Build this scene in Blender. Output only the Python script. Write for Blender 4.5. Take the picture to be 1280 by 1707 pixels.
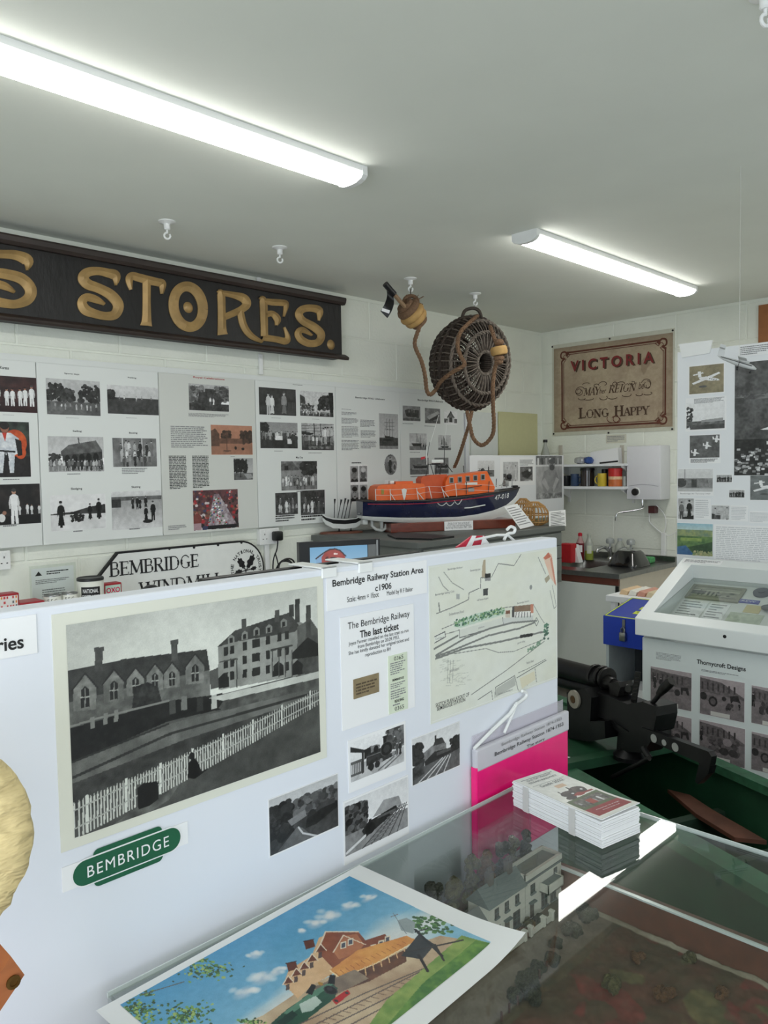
import bpy, bmesh, math, random
import numpy as np
from mathutils import Vector, Matrix

for _o in list(bpy.data.objects):
    bpy.data.objects.remove(_o)
SC = bpy.context.scene
COL = SC.collection

# ------------------------------------------------------------------ camera
EYE = 1.5
FOC, YAW, PIT, ROL = 1306.2, math.radians(44.867), math.radians(-3.193), math.radians(-0.983)
_F = np.array([math.cos(PIT)*math.cos(YAW), math.cos(PIT)*math.sin(YAW), math.sin(PIT)])
_R0 = np.array([math.sin(YAW), -math.cos(YAW), 0.0])
_U0 = np.cross(_R0, _F)
_R = math.cos(ROL)*_R0 + math.sin(ROL)*_U0
_U = -math.sin(ROL)*_R0 + math.cos(ROL)*_U0
CAMP = np.array([0, 0, EYE])
cd = bpy.data.cameras.new('camera')
cam = bpy.data.objects.new('camera', cd)
COL.objects.link(cam)
cd.sensor_fit = 'HORIZONTAL'
cd.sensor_width = 36.0
cd.lens = FOC/1280*36
cd.clip_start = 0.02
cam.matrix_world = Matrix(((_R[0], _U[0], -_F[0], 0), (_R[1], _U[1], -_F[1], 0), (_R[2], _U[2], -_F[2], EYE), (0, 0, 0, 1)))
SC.camera = cam

def PX(x, y, ax, v):
    """point of the photograph's ray (x, y) on the real plane axis = v (the walls and boards stand square to each other)"""
    d = _F + _R*((x-640)/FOC) - _U*((y-853.5)/FOC)
    return CAMP + d*((v-CAMP[ax])/d[ax])

def PD(x, y, dep):
    return CAMP + (_F + _R*((x-640)/FOC) - _U*((y-853.5)/FOC))*dep

# ------------------------------------------------------------------ world, light, exposure
SC.view_settings.view_transform = 'Standard'
SC.view_settings.look = 'None'
SC.view_settings.gamma = 1.0
SC.view_settings.use_curve_mapping = False
SC.view_settings.exposure = 0.0
wd = bpy.data.worlds.new('world')
SC.world = wd
wd.use_nodes = True
wd.node_tree.nodes['Background'].inputs[0].default_value = (0.75, 0.85, 1.0, 1)
wd.node_tree.nodes['Background'].inputs[1].default_value = 1.0
LAMP_STRENGTH = 17.0
WINDOW_POWER = 17.0
DOOR_FILL_POWER = 66.0
def daylight_or_fill(name, loc, rot, sx, sy, power):
    a = bpy.data.lights.new(name, 'AREA'); a.shape = 'RECTANGLE'; a.size = sx; a.size_y = sy; a.energy = power; a.color = (0.84, 0.91, 1.0)
    o = bpy.data.objects.new(name, a); COL.objects.link(o); o.location = loc; o.rotation_euler = rot
daylight_or_fill('window_daylight', (0.6, -2.62, 1.55), (math.radians(90), 0, 0), 3.4, 1.3, WINDOW_POWER)
daylight_or_fill('door_fill_light', (-2.18, -0.6, 1.15), (math.radians(90), 0, math.radians(-90)), 2.2, 2.0, DOOR_FILL_POWER)  # fill light added at an invented door, lifts ceiling and right-hand boards

# ------------------------------------------------------------------ materials
MATS = {}
def lin(c):
    c = np.asarray(c, dtype=float)
    return np.where(c <= 0.04045, c/12.92, ((c+0.055)/1.055)**2.4)
def M(name, rgb, rough=0.5, metal=0.0, var=0.06, scale=30.0, bump=0.0, bscale=None, coat=0.0, stretch=None, spec=0.5):
    """procedural material: sRGB colour, noise variation and fine relief"""
    if name in MATS: return MATS[name]
    m = bpy.data.materials.new(name); m.use_nodes = True
    nt = m.node_tree; b = nt.nodes['Principled BSDF']
    l = lin(np.array(rgb)/255.0)
    tc = nt.nodes.new('ShaderNodeTexCoord')
    src = tc.outputs['Object']
    if stretch:
        mp = nt.nodes.new('ShaderNodeMapping'); mp.inputs['Scale'].default_value = stretch
        nt.links.new(src, mp.inputs['Vector']); src = mp.outputs[0]
    nz = nt.nodes.new('ShaderNodeTexNoise'); nz.inputs['Scale'].default_value = scale; nz.inputs['Detail'].default_value = 4
    nt.links.new(src, nz.inputs['Vector'])
    rp = nt.nodes.new('ShaderNodeValToRGB')
    rp.color_ramp.elements[0].position = 0.3; rp.color_ramp.elements[1].position = 0.7
    rp.color_ramp.elements[0].color = (*[max(0, v*(1-var)) for v in l], 1)
    rp.color_ramp.elements[1].color = (*[min(1, v*(1+var)) for v in l], 1)
    nt.links.new(nz.outputs['Fac'], rp.inputs['Fac'])
    nt.links.new(rp.outputs[0], b.inputs['Base Color'])
    b.inputs['Roughness'].default_value = rough
    b.inputs['Metallic'].default_value = metal
    b.inputs['Specular IOR Level'].default_value = spec
    if coat: b.inputs['Coat Weight'].default_value = coat; b.inputs['Coat Roughness'].default_value = 0.08
    if bump:
        n2 = nz
        if bscale:
            n2 = nt.nodes.new('ShaderNodeTexNoise'); n2.inputs['Scale'].default_value = bscale; n2.inputs['Detail'].default_value = 3
            nt.links.new(src, n2.inputs['Vector'])
        bp = nt.nodes.new('ShaderNodeBump'); bp.inputs['Strength'].default_value = bump; bp.inputs['Distance'].default_value = 0.01
        nt.links.new(n2.outputs['Fac'], bp.inputs['Height']); nt.links.new(bp.outputs[0], b.inputs['Normal'])
    MATS[name] = m
    return m
def glass(name, tint=(1, 1, 1), rough=0.0, ior=1.5, haze=0.0, hazecol=(1, 1, 1)):
    if name in MATS: return MATS[name]
    m = bpy.data.materials.new(name); m.use_nodes = True
    nt = m.node_tree; nt.nodes.remove(nt.nodes['Principled BSDF'])
    out = nt.nodes['Material Output']
    tr = nt.nodes.new('ShaderNodeBsdfTransparent'); tr.inputs[0].default_value = (*tint, 1)
    gl = nt.nodes.new('ShaderNodeBsdfGlossy'); gl.inputs['Roughness'].default_value = rough
    fr = nt.nodes.new('ShaderNodeFresnel'); fr.inputs['IOR'].default_value = ior
    mx = nt.nodes.new('ShaderNodeMixShader')
    # the same air-to-glass reflectance on both faces of the pane
    ge = nt.nodes.new('ShaderNodeNewGeometry'); mi = nt.nodes.new('ShaderNodeMix'); mi.inputs[2].default_value = ior; mi.inputs[3].default_value = 1/ior
    nt.links.new(ge.outputs['Backfacing'], mi.inputs[0]); nt.links.new(mi.outputs[0], fr.inputs['IOR'])
    nt.links.new(fr.outputs[0], mx.inputs[0])
    base = tr.outputs[0]
    if haze:
        df = nt.nodes.new('ShaderNodeBsdfDiffuse'); df.inputs[0].default_value = (*hazecol, 1)
        m2 = nt.nodes.new('ShaderNodeMixShader'); m2.inputs[0].default_value = haze
        nt.links.new(tr.outputs[0], m2.inputs[1]); nt.links.new(df.outputs[0], m2.inputs[2]); base = m2.outputs[0]
    nt.links.new(base, mx.inputs[1]); nt.links.new(gl.outputs[0], mx.inputs[2])
    nt.links.new(mx.outputs[0], out.inputs['Surface'])
    MATS[name] = m
    return m
def emit(name, rgb, s):
    m = bpy.data.materials.new(name); m.use_nodes = True
    b = m.node_tree.nodes['Principled BSDF']
    b.inputs['Base Color'].default_value = (0.9, 0.9, 0.9, 1)
    b.inputs['Emission Color'].default_value = (*rgb, 1); b.inputs['Emission Strength'].default_value = s
    MATS[name] = m
    return m
def printmat(name, rough=0.4, emission=0.0):
    if name in MATS: return MATS[name]
    m = bpy.data.materials.new(name); m.use_nodes = True
    nt = m.node_tree; b = nt.nodes['Principled BSDF']
    a = nt.nodes.new('ShaderNodeAttribute'); a.attribute_name = 'Col'
    nt.links.new(a.outputs['Color'], b.inputs['Base Color'])
    b.inputs['Roughness'].default_value = rough
    if emission:
        nt.links.new(a.outputs['Color'], b.inputs['Emission Color']); b.inputs['Emission Strength'].default_value = emission
    MATS[name] = m
    return m
PRINT = printmat('printed_picture', 0.38)
MWALL = M('painted_block_wall', (234, 237, 226), 0.75, var=0.03, scale=6, bump=0.25, bscale=60)
MCEIL = M('ceiling_paint', (230, 233, 224), 0.85, var=0.02, scale=3)
MFLOOR = M('grey_floor', (206, 204, 198), 0.6, var=0.1, scale=8)
WHITE = M('white_board', (232, 234, 236), 0.45, var=0.015, scale=5)
WHITEP = M('white_plastic', (236, 237, 235), 0.35, var=0.01)
PAPER = M('white_paper', (240, 240, 240), 0.6, var=0.01, scale=10)
INK = M('black_ink', (22, 22, 24), 0.6, var=0.05)
GREYINK = M('grey_ink', (132, 132, 134), 0.6, var=0.08)
BLACK = M('black_plastic', (20, 20, 22), 0.35, var=0.08)
METAL = M('chrome', (215, 215, 218), 0.12, 1.0, var=0.02)
STEEL = M('brushed_steel', (150, 150, 150), 0.3, 1.0, var=0.1, scale=40)

# ------------------------------------------------------------------ mesh helpers
def wloc(o):
    v = Vector((0, 0, 0))
    while o is not None:
        v += o.location; o = o.parent
    return v
class MB:
    def __init__(s): s.v = []; s.f = []
    def add(s, vs, fs):
        k = len(s.v); s.v += [tuple(map(float, p)) for p in vs]; s.f += [tuple(i+k for i in f) for f in fs]; return s
    def box(s, a, b):
        x0, y0, z0 = a; x1, y1, z1 = b
        return s.add([(x0, y0, z0), (x1, y0, z0), (x1, y1, z0), (x0, y1, z0), (x0, y0, z1), (x1, y0, z1), (x1, y1, z1), (x0, y1, z1)],
                     [(0, 3, 2, 1), (4, 5, 6, 7), (0, 1, 5, 4), (1, 2, 6, 5), (2, 3, 7, 6), (3, 0, 4, 7)])
    def bbox(s, a, b, r=0.005):
        """box with bevelled edges"""
        bm = bmesh.new(); bmesh.ops.create_cube(bm, size=1)
        a = Vector(a); b = Vector(b)
        for v in bm.verts: v.co = Vector(((v.co[i]+0.5)*(b[i]-a[i])+a[i] for i in range(3)))
        r = min(r, min(abs(b[i]-a[i]) for i in range(3))*0.45)
        bmesh.ops.bevel(bm, geom=bm.edges[:], offset=r, segments=2, affect='EDGES', profile=0.5)
        bm.verts.index_update()
        s.add([v.co[:] for v in bm.verts], [[v.index for v in f.verts] for f in bm.faces]); bm.free(); return s
    def prism(s, poly, d):
        """polygon of 3D points pushed along d"""
        n = len(poly); d = np.array(d, float)
        vs = [np.array(p, float) for p in poly] + [np.array(p, float)+d for p in poly]
        return s.add(vs, [tuple(range(n))[::-1], tuple(range(n, 2*n))] + [(i, (i+1) % n, (i+1) % n+n, i+n) for i in range(n)])
    def tube(s, path, r, n=8, closed=False, cap=True):
        P = [np.array(p, float) for p in path]; m = len(P)
        R = r if hasattr(r, '__len__') else [r]*m
        k = len(s.v); up = None; rings = []
        for i in range(m):
            if closed: t = P[(i+1) % m]-P[i-1]
            else: t = P[min(i+1, m-1)]-P[max(i-1, 0)]
            t = t/(np.linalg.norm(t)+1e-12)
            if up is None:
                up = np.array([0, 0, 1.0]) if abs(t[2]) < 0.9 else np.array([1.0, 0, 0])
            a = up-t*np.dot(up, t); a = a/(np.linalg.norm(a)+1e-12); up = a; b = np.cross(t, a)
            s.v += [tuple(P[i]+R[i]*(a*math.cos(2*math.pi*j/n)+b*math.sin(2*math.pi*j/n))) for j in range(n)]
        q = m if closed else m-1
        for i in range(q):
            i2 = (i+1) % m
            for j in range(n):
                s.f.append((k+i*n+j, k+i*n+(j+1) % n, k+i2*n+(j+1) % n, k+i2*n+j))
        if cap and not closed:
            s.f.append(tuple(k+j for j in range(n))[::-1]); s.f.append(tuple(k+(m-1)*n+j for j in range(n)))
        return s
    def lathe(s, prof, o, ax=(0, 0, 1), n=24, cap=True, a0=0, a1=2*math.pi):
        """prof: (radius, height) along ax from point o"""
        ax = np.array(ax, float); ax = ax/np.linalg.norm(ax); o = np.array(o, float)
        h = np.array([1.0, 0, 0]) if abs(ax[0]) < 0.8 else np.array([0, 1.0, 0])
        u = np.cross(ax, h); u /= np.linalg.norm(u); w = np.cross(ax, u)
        k = len(s.v); m = len(prof)
        for r, z in prof:
            s.v += [tuple(o+ax*z+r*(u*math.cos(2*math.pi*j/n)+w*math.sin(2*math.pi*j/n))) for j in range(n)]
        for i in range(m-1):
            for j in range(n):
                s.f.append((k+i*n+j, k+i*n+(j+1) % n, k+(i+1)*n+(j+1) % n, k+(i+1)*n+j))
        if cap:
            s.f.append(tuple(k+j for j in range(n))[::-1]); s.f.append(tuple(k+(m-1)*n+j for j in range(n)))
        return s
    def sphere(s, c, r, n=12, m=8):
        r = r if hasattr(r, '__len__') else (r, r, r)
        k = len(s.v)
        for i in range(m+1):
            t = math.pi*i/m
            for j in range(n):
                p = 2*math.pi*j/n
                s.v.append((c[0]+r[0]*math.sin(t)*math.cos(p), c[1]+r[1]*math.sin(t)*math.sin(p), c[2]+r[2]*math.cos(t)))
        for i in range(m):
            for j in range(n):
                s.f.append((k+i*n+j, k+(i+1)*n+j, k+(i+1)*n+(j+1) % n, k+i*n+(j+1) % n))
        return s
    def loft(s, rings, closed=True, cap=True):
        k = len(s.v); n = len(rings[0])
        for r in rings: s.v += [tuple(map(float, p)) for p in r]
        for i in range(len(rings)-1):
            for j in range(n if closed else n-1):
                s.f.append((k+i*n+j, k+i*n+(j+1) % n, k+(i+1)*n+(j+1) % n, k+(i+1)*n+j))
        if cap and closed:
            s.f.append(tuple(k+j for j in range(n))[::-1]); s.f.append(tuple(k+(len(rings)-1)*n+j for j in range(n)))
        return s
    def xf(s, mat, k0=0):
        for i in range(k0, len(s.v)): s.v[i] = tuple(mat @ Vector(s.v[i]))
        return s
    def build(s, name, mat, parent=None, smooth=False, loc=None, angle=40):
        me = bpy.data.meshes.new(name)
        o = bpy.data.objects.new(name, me); COL.objects.link(o)
        if parent is not None: o.parent = parent
        if loc is None and parent is None:
            a = np.array(s.v); loc = ((a[:, 0].min()+a[:, 0].max())/2, (a[:, 1].min()+a[:, 1].max())/2, a[:, 2].min())
        off = wloc(parent) if parent is not None else Vector(loc)
        if parent is None: o.location = off
        me.from_pydata([(v[0]-off[0], v[1]-off[1], v[2]-off[2]) for v in s.v], [], s.f)
        bm = bmesh.new(); bm.from_mesh(me); bmesh.ops.recalc_face_normals(bm, faces=bm.faces[:]); bm.to_mesh(me); bm.free()
        if smooth:
            me.polygons.foreach_set('use_smooth', [True]*len(me.polygons))
            try: me.set_sharp_from_angle(angle=math.radians(angle))
            except Exception: pass
        me.materials.append(mat if not isinstance(mat, str) else MATS[mat])
        return o
def tag(o, label=None, cat=None, group=None, kind=None):
    if label: o['label'] = label
    if cat: o['category'] = cat
    if group: o['group'] = group
    if kind: o['kind'] = kind
    return o
def thing(name, loc, label, cat, group=None):
    o = bpy.data.objects.new(name, None); COL.objects.link(o)
    o.empty_display_size = 0.05
    o.location = Vector([float(v) for v in loc])
    return tag(o, label, cat, group)
def struct(o): o['kind'] = 'structure'; return o
def catmull(P, k=6, closed=False):
    P = [np.array(p, float) for p in P]; out = []; n = len(P)
    rng = range(n if closed else n-1)
    for i in rng:
        if closed: a, b, c, d = P[i-1], P[i], P[(i+1) % n], P[(i+2) % n]
        else: a, b, c, d = P[max(i-1, 0)], P[i], P[i+1], P[min(i+2, n-1)]
        for j in range(k):
            t = j/k
            out.append(0.5*((2*b)+(c-a)*t+(2*a-5*b+4*c-d)*t*t+(3*b-a-3*c+d)*t**3))
    if not closed: out.append(P[-1])
    return out

# ------------------------------------------------------------------ flat surfaces carrying print
class Frame:
    """a flat surface: origin, right u, up v, outward normal n; ax/val set when it lies square to the room"""
    def __init__(s, o, u, v, ax=None, val=None):
        s.o = np.array(o, float); s.u = np.array(u, float); s.v = np.array(v, float); s.n = np.cross(s.u, s.v); s.ax = ax; s.val = val
    def P(s, a, b, h=0.0): return s.o+s.u*a+s.v*b+s.n*h
    def uv(s, x, y):
        d = _F + _R*((x-640)/FOC) - _U*((y-853.5)/FOC)
        t = np.dot(s.o-CAMP, s.n)/np.dot(d, s.n); q = CAMP+d*t-s.o
        return float(np.dot(q, s.u)), float(np.dot(q, s.v))
    def rect(s, x0, y0, x1, y1):
        a = s.uv(x0, y0); b = s.uv(x1, y1)
        return (min(a[0], b[0]), min(a[1], b[1]), max(a[0], b[0]), max(a[1], b[1]))
def FY(y): return Frame((0, y, 0), (1, 0, 0), (0, 0, 1), 1, y)          # faces -Y (the camera's left-hand boards)
def FX(x): return Frame((x, 0, 0), (0, -1, 0), (0, 0, 1), 0, x)         # faces -X (the camera's right-hand boards)
def FZ(z): return Frame((0, 0, z), (1, 0, 0), (0, 1, 0), 2, z)          # faces up
def slab(fr, r, h0, h1, name, mat, parent=None, bev=0, curl=0):
    mb = MB()
    pts = [fr.P(r[0], r[1], h0), fr.P(r[2], r[1], h0), fr.P(r[2], r[3], h0), fr.P(r[0], r[3], h0)]
    mb.prism(pts, fr.n*(h1-h0))
    return mb.build(name, mat, parent)

def vnoise(h, w, ch, rng):
    g = rng.random((max(2, int(ch*h/max(w, 1))+2), max(2, ch)+1))
    yy = np.linspace(0, g.shape[0]-1.001, h); xx = np.linspace(0, g.shape[1]-1.001, w)
    y0 = yy.astype(int); x0 = xx.astype(int); fy = (yy-y0)[:, None]; fx = (xx-x0)[None]
    return (g[y0][:, x0]*(1-fy)*(1-fx)+g[y0][:, x0+1]*(1-fy)*fx+g[y0+1][:, x0]*fy*(1-fx)+g[y0+1][:, x0+1]*fy*fx)
def C3(c):
    if np.isscalar(c): return np.array([c, c, c], float)
    return np.array(c, float)/255.0
class Pic:
    """a small painter for printed pictures; x right, y down, 0..1 (or the photograph's own pixels through .fr)"""
    def __init__(s, w, h, seed=0, asp=1.0, fr=None, r=None):
        s.w, s.h = w, h; s.rng = np.random.default_rng(seed); s.asp = asp; s.fr = fr; s.r = r
        s.a = np.ones((h, w, 3)); s.Y, s.X = np.mgrid[0:h, 0:w]; s.X = (s.X)/(w-1.0); s.Y = s.Y/(h-1.0)
    def T(s, p):
        if s.fr is None: return p
        a, b = s.fr.uv(*p); r = s.r
        return ((a-r[0])/(r[2]-r[0]), 1-(b-r[1])/(r[3]-r[1]))
    def put(s, m, c, c2=None, sc=12):
        if c2 is None: s.a[m] = C3(c)
        else:
            n = vnoise(s.h, s.w, sc, s.rng)*0.6+vnoise(s.h, s.w, sc*3, s.rng)*0.4
            n = np.clip((n-0.25)*2, 0, 1)[..., None]
            t = C3(c)*(1-n)+C3(c2)*n; s.a[m] = t[m]
        return s
    def grad(s, c0, c1, y0=0, y1=1):
        t = np.clip((s.Y-y0)/(y1-y0), 0, 1)[..., None]; m = (s.Y >= y0) & (s.Y <= y1)
        g = C3(c0)*(1-t)+C3(c1)*t; s.a[m] = g[m]; return s
    def mpoly(s, pts):
        pts = [s.T(p) for p in pts]
        m = np.zeros((s.h, s.w), bool); n = len(pts)
        for i in range(n):
            x0, y0 = pts[i]; x1, y1 = pts[(i+1) % n]
            if y0 == y1: continue
            c = ((s.Y >= min(y0, y1)) & (s.Y < max(y0, y1)) & (s.X < x0+(s.Y-y0)*(x1-x0)/(y1-y0)))
            m ^= c
        return m
    def poly(s, pts, c, c2=None, sc=12): return s.put(s.mpoly(pts), c, c2, sc)
    def rect(s, x0, y0, x1, y1, c, c2=None, sc=12): return s.put((s.X >= x0) & (s.X < x1) & (s.Y >= y0) & (s.Y < y1), c, c2, sc)
    def ell(s, cx, cy, rx, ry, c, c2=None, sc=12):
        if s.fr is not None:
            q = s.T((cx, cy)); e = s.T((cx+rx, cy)); f = s.T((cx, cy+ry)); cx, cy = q; rx = abs(e[0]-q[0])+1e-6; ry = abs(f[1]-q[1])+1e-6
        return s.put(((s.X-cx)/rx)**2+((s.Y-cy)/ry)**2 < 1, c, c2, sc)
    def line(s, pts, w, c):
        if s.fr is not None: 
            w = w/ (s.w*1.0)
        pts = [s.T(p) for p in pts]
        for (x0, y0), (x1, y1) in zip(pts[:-1], pts[1:]):
            dx, dy = x1-x0, (y1-y0)/s.asp; L = dx*dx+dy*dy+1e-12
            t = np.clip(((s.X-x0)*dx+((s.Y-y0)/s.asp)*dy)/L, 0, 1)
            s.put((s.X-x0-t*dx)**2+((s.Y-y0)/s.asp-t*dy)**2 < (w/2)**2, c)
        return s
    def blobs(s, x0, x1, y0, y1, n, r, c, c2, a=1.2):
        for _ in range(int(n*1.8)):
            x = s.rng.uniform(x0, x1); y = s.rng.uniform(y0, y1); q = r*s.rng.uniform(0.3, .85); t = s.rng.random()
            s.ell(x, y, q, q*a, tuple((C3(c)*(1-t)+C3(c2)*t)*255))
        return s
    def soft(s, cx, cy, rx, ry, c, al=.6):
        if s.fr is not None:
            q = s.T((cx, cy)); e = s.T((cx+rx, cy)); f = s.T((cx, cy+ry)); cx, cy = q; rx = abs(e[0]-q[0])+1e-6; ry = abs(f[1]-q[1])+1e-6
        k = np.clip(1-((s.X-cx)/rx)**2-((s.Y-cy)/ry)**2, 0, 1)[..., None]*al
        s.a = s.a*(1-k)+C3(c)*k; return s
    def folk(s, x0, x1, yb, h, n, lo=0.05, hi=0.9, col=None, headc=0.75):
        """standing people: head, shoulders, arms, skirt or two legs"""
        for i in range(n):
            x = x0+(x1-x0)*(i+0.5)/n+s.rng.uniform(-.3, .3)*(x1-x0)/n; H = h*s.rng.uniform(0.85, 1.1); c = s.rng.uniform(lo, hi) if col is None else col
            b = yb+s.rng.uniform(-.01, .01); w = H*0.115/s.asp
            c2 = max(0, c*s.rng.uniform(.35, 1.05)) if col is None else c
            if s.rng.random() < .55 or col is not None:
                s.poly([(x-w*.85, b), (x-w*.8, b-H*.48), (x+w*.05, b-H*.48), (x-w*.2, b)], c2).poly([(x+w*.85, b), (x+w*.8, b-H*.48), (x-w*.05, b-H*.48), (x+w*.2, b)], c2)
            else: s.poly([(x-w*1.1, b-H*.08), (x-w*.55, b-H*.5), (x+w*.55, b-H*.5), (x+w*1.1, b-H*.08)], c2).rect(x-w*.4, b-H*.1, x+w*.4, b, max(0, c2*.4))
            s.poly([(x-w*.7, b-H*.44), (x-w*1.0, b-H*.78), (x-w*.35, b-H*.84), (x+w*.35, b-H*.84), (x+w*1.0, b-H*.78), (x+w*.7, b-H*.44)], c)
            for sg in (-1, 1): s.poly([(x+sg*w*1.0, b-H*.78), (x+sg*w*1.3, b-H*.6), (x+sg*w*1.15, b-H*.42), (x+sg*w*.85, b-H*.44), (x+sg*w*.8, b-H*.7)], c*.88 if np.isscalar(c) else c)
            s.ell(x, b-H*0.91, w*0.5, H*0.075, headc); s.ell(x, b-H*0.955, w*0.52, H*0.05, s.rng.uniform(.05, .3))
        return s
    def grain(s, amp=0.04, sc=20, amp2=0.06):
        n = (s.rng.random((s.h, s.w))-0.5)*amp+(vnoise(s.h, s.w, sc, s.rng)-0.5)*amp2
        s.a = np.clip(s.a+n[..., None], 0, 1); return s
    def tone(s, c, g=1.0):
        L = s.a.mean(axis=2, keepdims=True)**g; s.a = np.clip(L*C3(c), 0, 1); return s
    def mesh(s, fr, r, h, name, parent=None, mat=None, mask=None, bend=None):
        w, hh = s.w, s.h
        us = r[0]+(r[2]-r[0])*s.X; vs = r[3]-(r[3]-r[1])*s.Y
        hb = np.full(us.shape, h) if bend is None else h+bend(s.X, s.Y)
        P = fr.o+us[..., None]*fr.u+vs[..., None]*fr.v+fr.n*hb[..., None]
        P = P.reshape(-1, 3)
        off = np.array(wloc(parent)) if parent is not None else P.mean(axis=0)
        i = np.arange(w*hh).reshape(hh, w)
        q = np.stack([i[1:, :-1], i[1:, 1:], i[:-1, 1:], i[:-1, :-1]], -1).reshape(-1, 4)
        if mask is not None:
            mm = mask(s.X, s.Y); k = (mm[1:, :-1] & mm[1:, 1:] & mm[:-1, 1:] & mm[:-1, :-1]).reshape(-1); q = q[k]
        me = bpy.data.meshes.new(name)
        me.vertices.add(len(P)); me.vertices.foreach_set('co', (P-off).astype(np.float32).ravel())
        me.loops.add(q.size); me.loops.foreach_set('vertex_index', q.ravel().astype(np.int32))
        me.polygons.add(len(q)); me.polygons.foreach_set('loop_start', np.arange(0, q.size, 4, dtype=np.int32))
        me.update(calc_edges=True); me.validate()
        at = me.color_attributes.new('Col', 'FLOAT_COLOR', 'POINT')
        c = np.ones((w*hh, 4), np.float32); c[:, :3] = lin(s.a).reshape(-1, 3)
        at.data.foreach_set('color', c.ravel())
        me.materials.append(mat or PRINT)
        o = bpy.data.objects.new(name, me); COL.objects.link(o)
        if parent is not None: o.parent = parent
        else: o.location = Vector(off)
        return o

_fontcache = {}
def textmesh(s, off=0.0, sp=1.0, shear=0.0):
    k = (s, off, sp, shear)
    if k in _fontcache: return _fontcache[k]
    c = bpy.data.curves.new('t', 'FONT'); c.body = s; c.offset = off; c.resolution_u = 4; c.space_character = sp; c.shear = shear
    o = bpy.data.objects.new('t', c); COL.objects.link(o)
    dg = bpy.context.evaluated_depsgraph_get()
    me = bpy.data.meshes.new_from_object(o.evaluated_get(dg))
    V = np.array([v.co[:] for v in me.vertices]); Fc = [tuple(p.vertices) for p in me.polygons]
    bpy.data.objects.remove(o); bpy.data.curves.remove(c); bpy.data.meshes.remove(me)
    _fontcache[k] = (V, Fc)
    return V, Fc
def text(fr, s, r, h=0.0008, mat=INK, parent=None, name='lettering', off=0.0, sp=1.0, shear=0.0, slope=0.0, thick=0.0):
    """lettering stretched into the rectangle r of frame fr"""
    V, Fc = textmesh(s, off, sp, shear)
    if not len(V): return None
    lo = V.min(axis=0); hi = V.max(axis=0)
    a = r[0]+(V[:, 0]-lo[0])/(hi[0]-lo[0])*(r[2]-r[0]); b = r[1]+(V[:, 1]-lo[1])/(hi[1]-lo[1])*(r[3]-r[1])
    b = b+slope*(a-r[0])
    mb = MB().add([fr.P(x, y, h) for x, y in zip(a, b)], Fc)
    return mb.build(name, mat, parent)
def lines(fr, r, n, parent, mat=GREYINK, h=0.0008, name='printed_text', seed=1, fill=0.5, ragged=0.15, word=0.02):
    """a block of body text: words as small printed dashes"""
    rng = random.Random(seed); mb = MB(); H = (r[3]-r[1])/n
    for i in range(n):
        y1 = r[3]-i*H-H*(1-fill)/2; y0 = y1-H*fill; x = r[0]; end = r[2]-(r[2]-r[0])*(rng.random()*ragged if i < n-1 else 0.4)
        W = r[2]-r[0]
        while x < end:
            w = min(W*rng.uniform(word, word*4.5), end-x)
            mb.add([fr.P(x, y0, h), fr.P(x+w, y0, h), fr.P(x+w, y1, h), fr.P(x, y1, h)], [(0, 1, 2, 3)]); x += w+W*word*0.5
    return tag(mb.build(name, mat, parent), kind='stuff')
def stroke(fr, pts, h0, ridge, k=6, inpx=True):
    """raised letter stroke: points (x, y, width) in the photograph's pixels laid on frame fr"""
    Q = catmull([np.array(p, float) for p in pts], k); mb_v = []; n = len(Q)
    for i in range(n):
        t = Q[min(i+1, n-1)][:2]-Q[max(i-1, 0)][:2]; t = t/(np.linalg.norm(t)+1e-9); nn = np.array([-t[1], t[0]])
        w = Q[i][2]/2; c = Q[i][:2]; row = []
        for a, hh in ((-1, 0), (-1, .35), (0, 1), (1, .35), (1, 0)):
            q = c+nn*w*a
            u, v = fr.uv(*q) if inpx else q
            row.append(fr.P(u, v, h0+ridge*hh))
        mb_v.append(row)
    return mb_v

# ------------------------------------------------------------------ room shell
XR, YL, ZC = 5.09, 3.36, 2.5
XN, YB = -2.3, -2.75
struct(MB().box((XN-.1, YB-.1, -.1), (XR+.1, YL+.1, 0)).build('floor', MFLOOR))
struct(MB().box((XN-.1, YB-.1, ZC), (XR+.1, YL+.1, ZC+.1)).build('ceiling', MCEIL))
wl = struct(MB().box((XN-.1, YL+.004, 0), (XR+.1, YL+.1, ZC)).build('wall_left', MWALL))
wr = struct(MB().box((XR+.004, YB-.1, 0), (XR+.1, YL+.004, ZC)).build('wall_right', MWALL))
struct(MB().box((XN-.1, YB-.1, 0), (XN, -1.75, ZC)).box((XN-.1, .55, 0), (XN, YL+.004, ZC)).box((XN-.1, -1.75, 2.2), (XN, .55, ZC)).build('wall_near', MWALL))
dr = struct(MB().box((XN-.07, -1.75, 0), (XN-.02, -1.69, 2.2)).box((XN-.07, .49, 0), (XN-.02, .55, 2.2)).box((XN-.07, -.63, 0), (XN-.02, -.57, 2.2)).box((XN-.07, -1.69, 2.14), (XN-.02, .49, 2.2)).build('added_door_1', WHITEP))  # invented glazed door, never in view, added for the fill light
MB().box((XN-.05, -1.69, .0), (XN-.045, .49, 2.14)).build('pane', glass('added_door_pane', (1, 1, 1)), dr)
wx0, wx1, wz0, wz1 = -1.2, 2.4, 0.85, 2.25
struct(MB().box((XN, YB-.1, 0), (XR, YB, wz0)).box((XN, YB-.1, wz1), (XR, YB, ZC)).box((XN, YB-.1, wz0), (wx0, YB, wz1)).box((wx1, YB-.1, wz0), (XR, YB, wz1)).build('wall_back', MWALL))
wf = MB()
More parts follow.
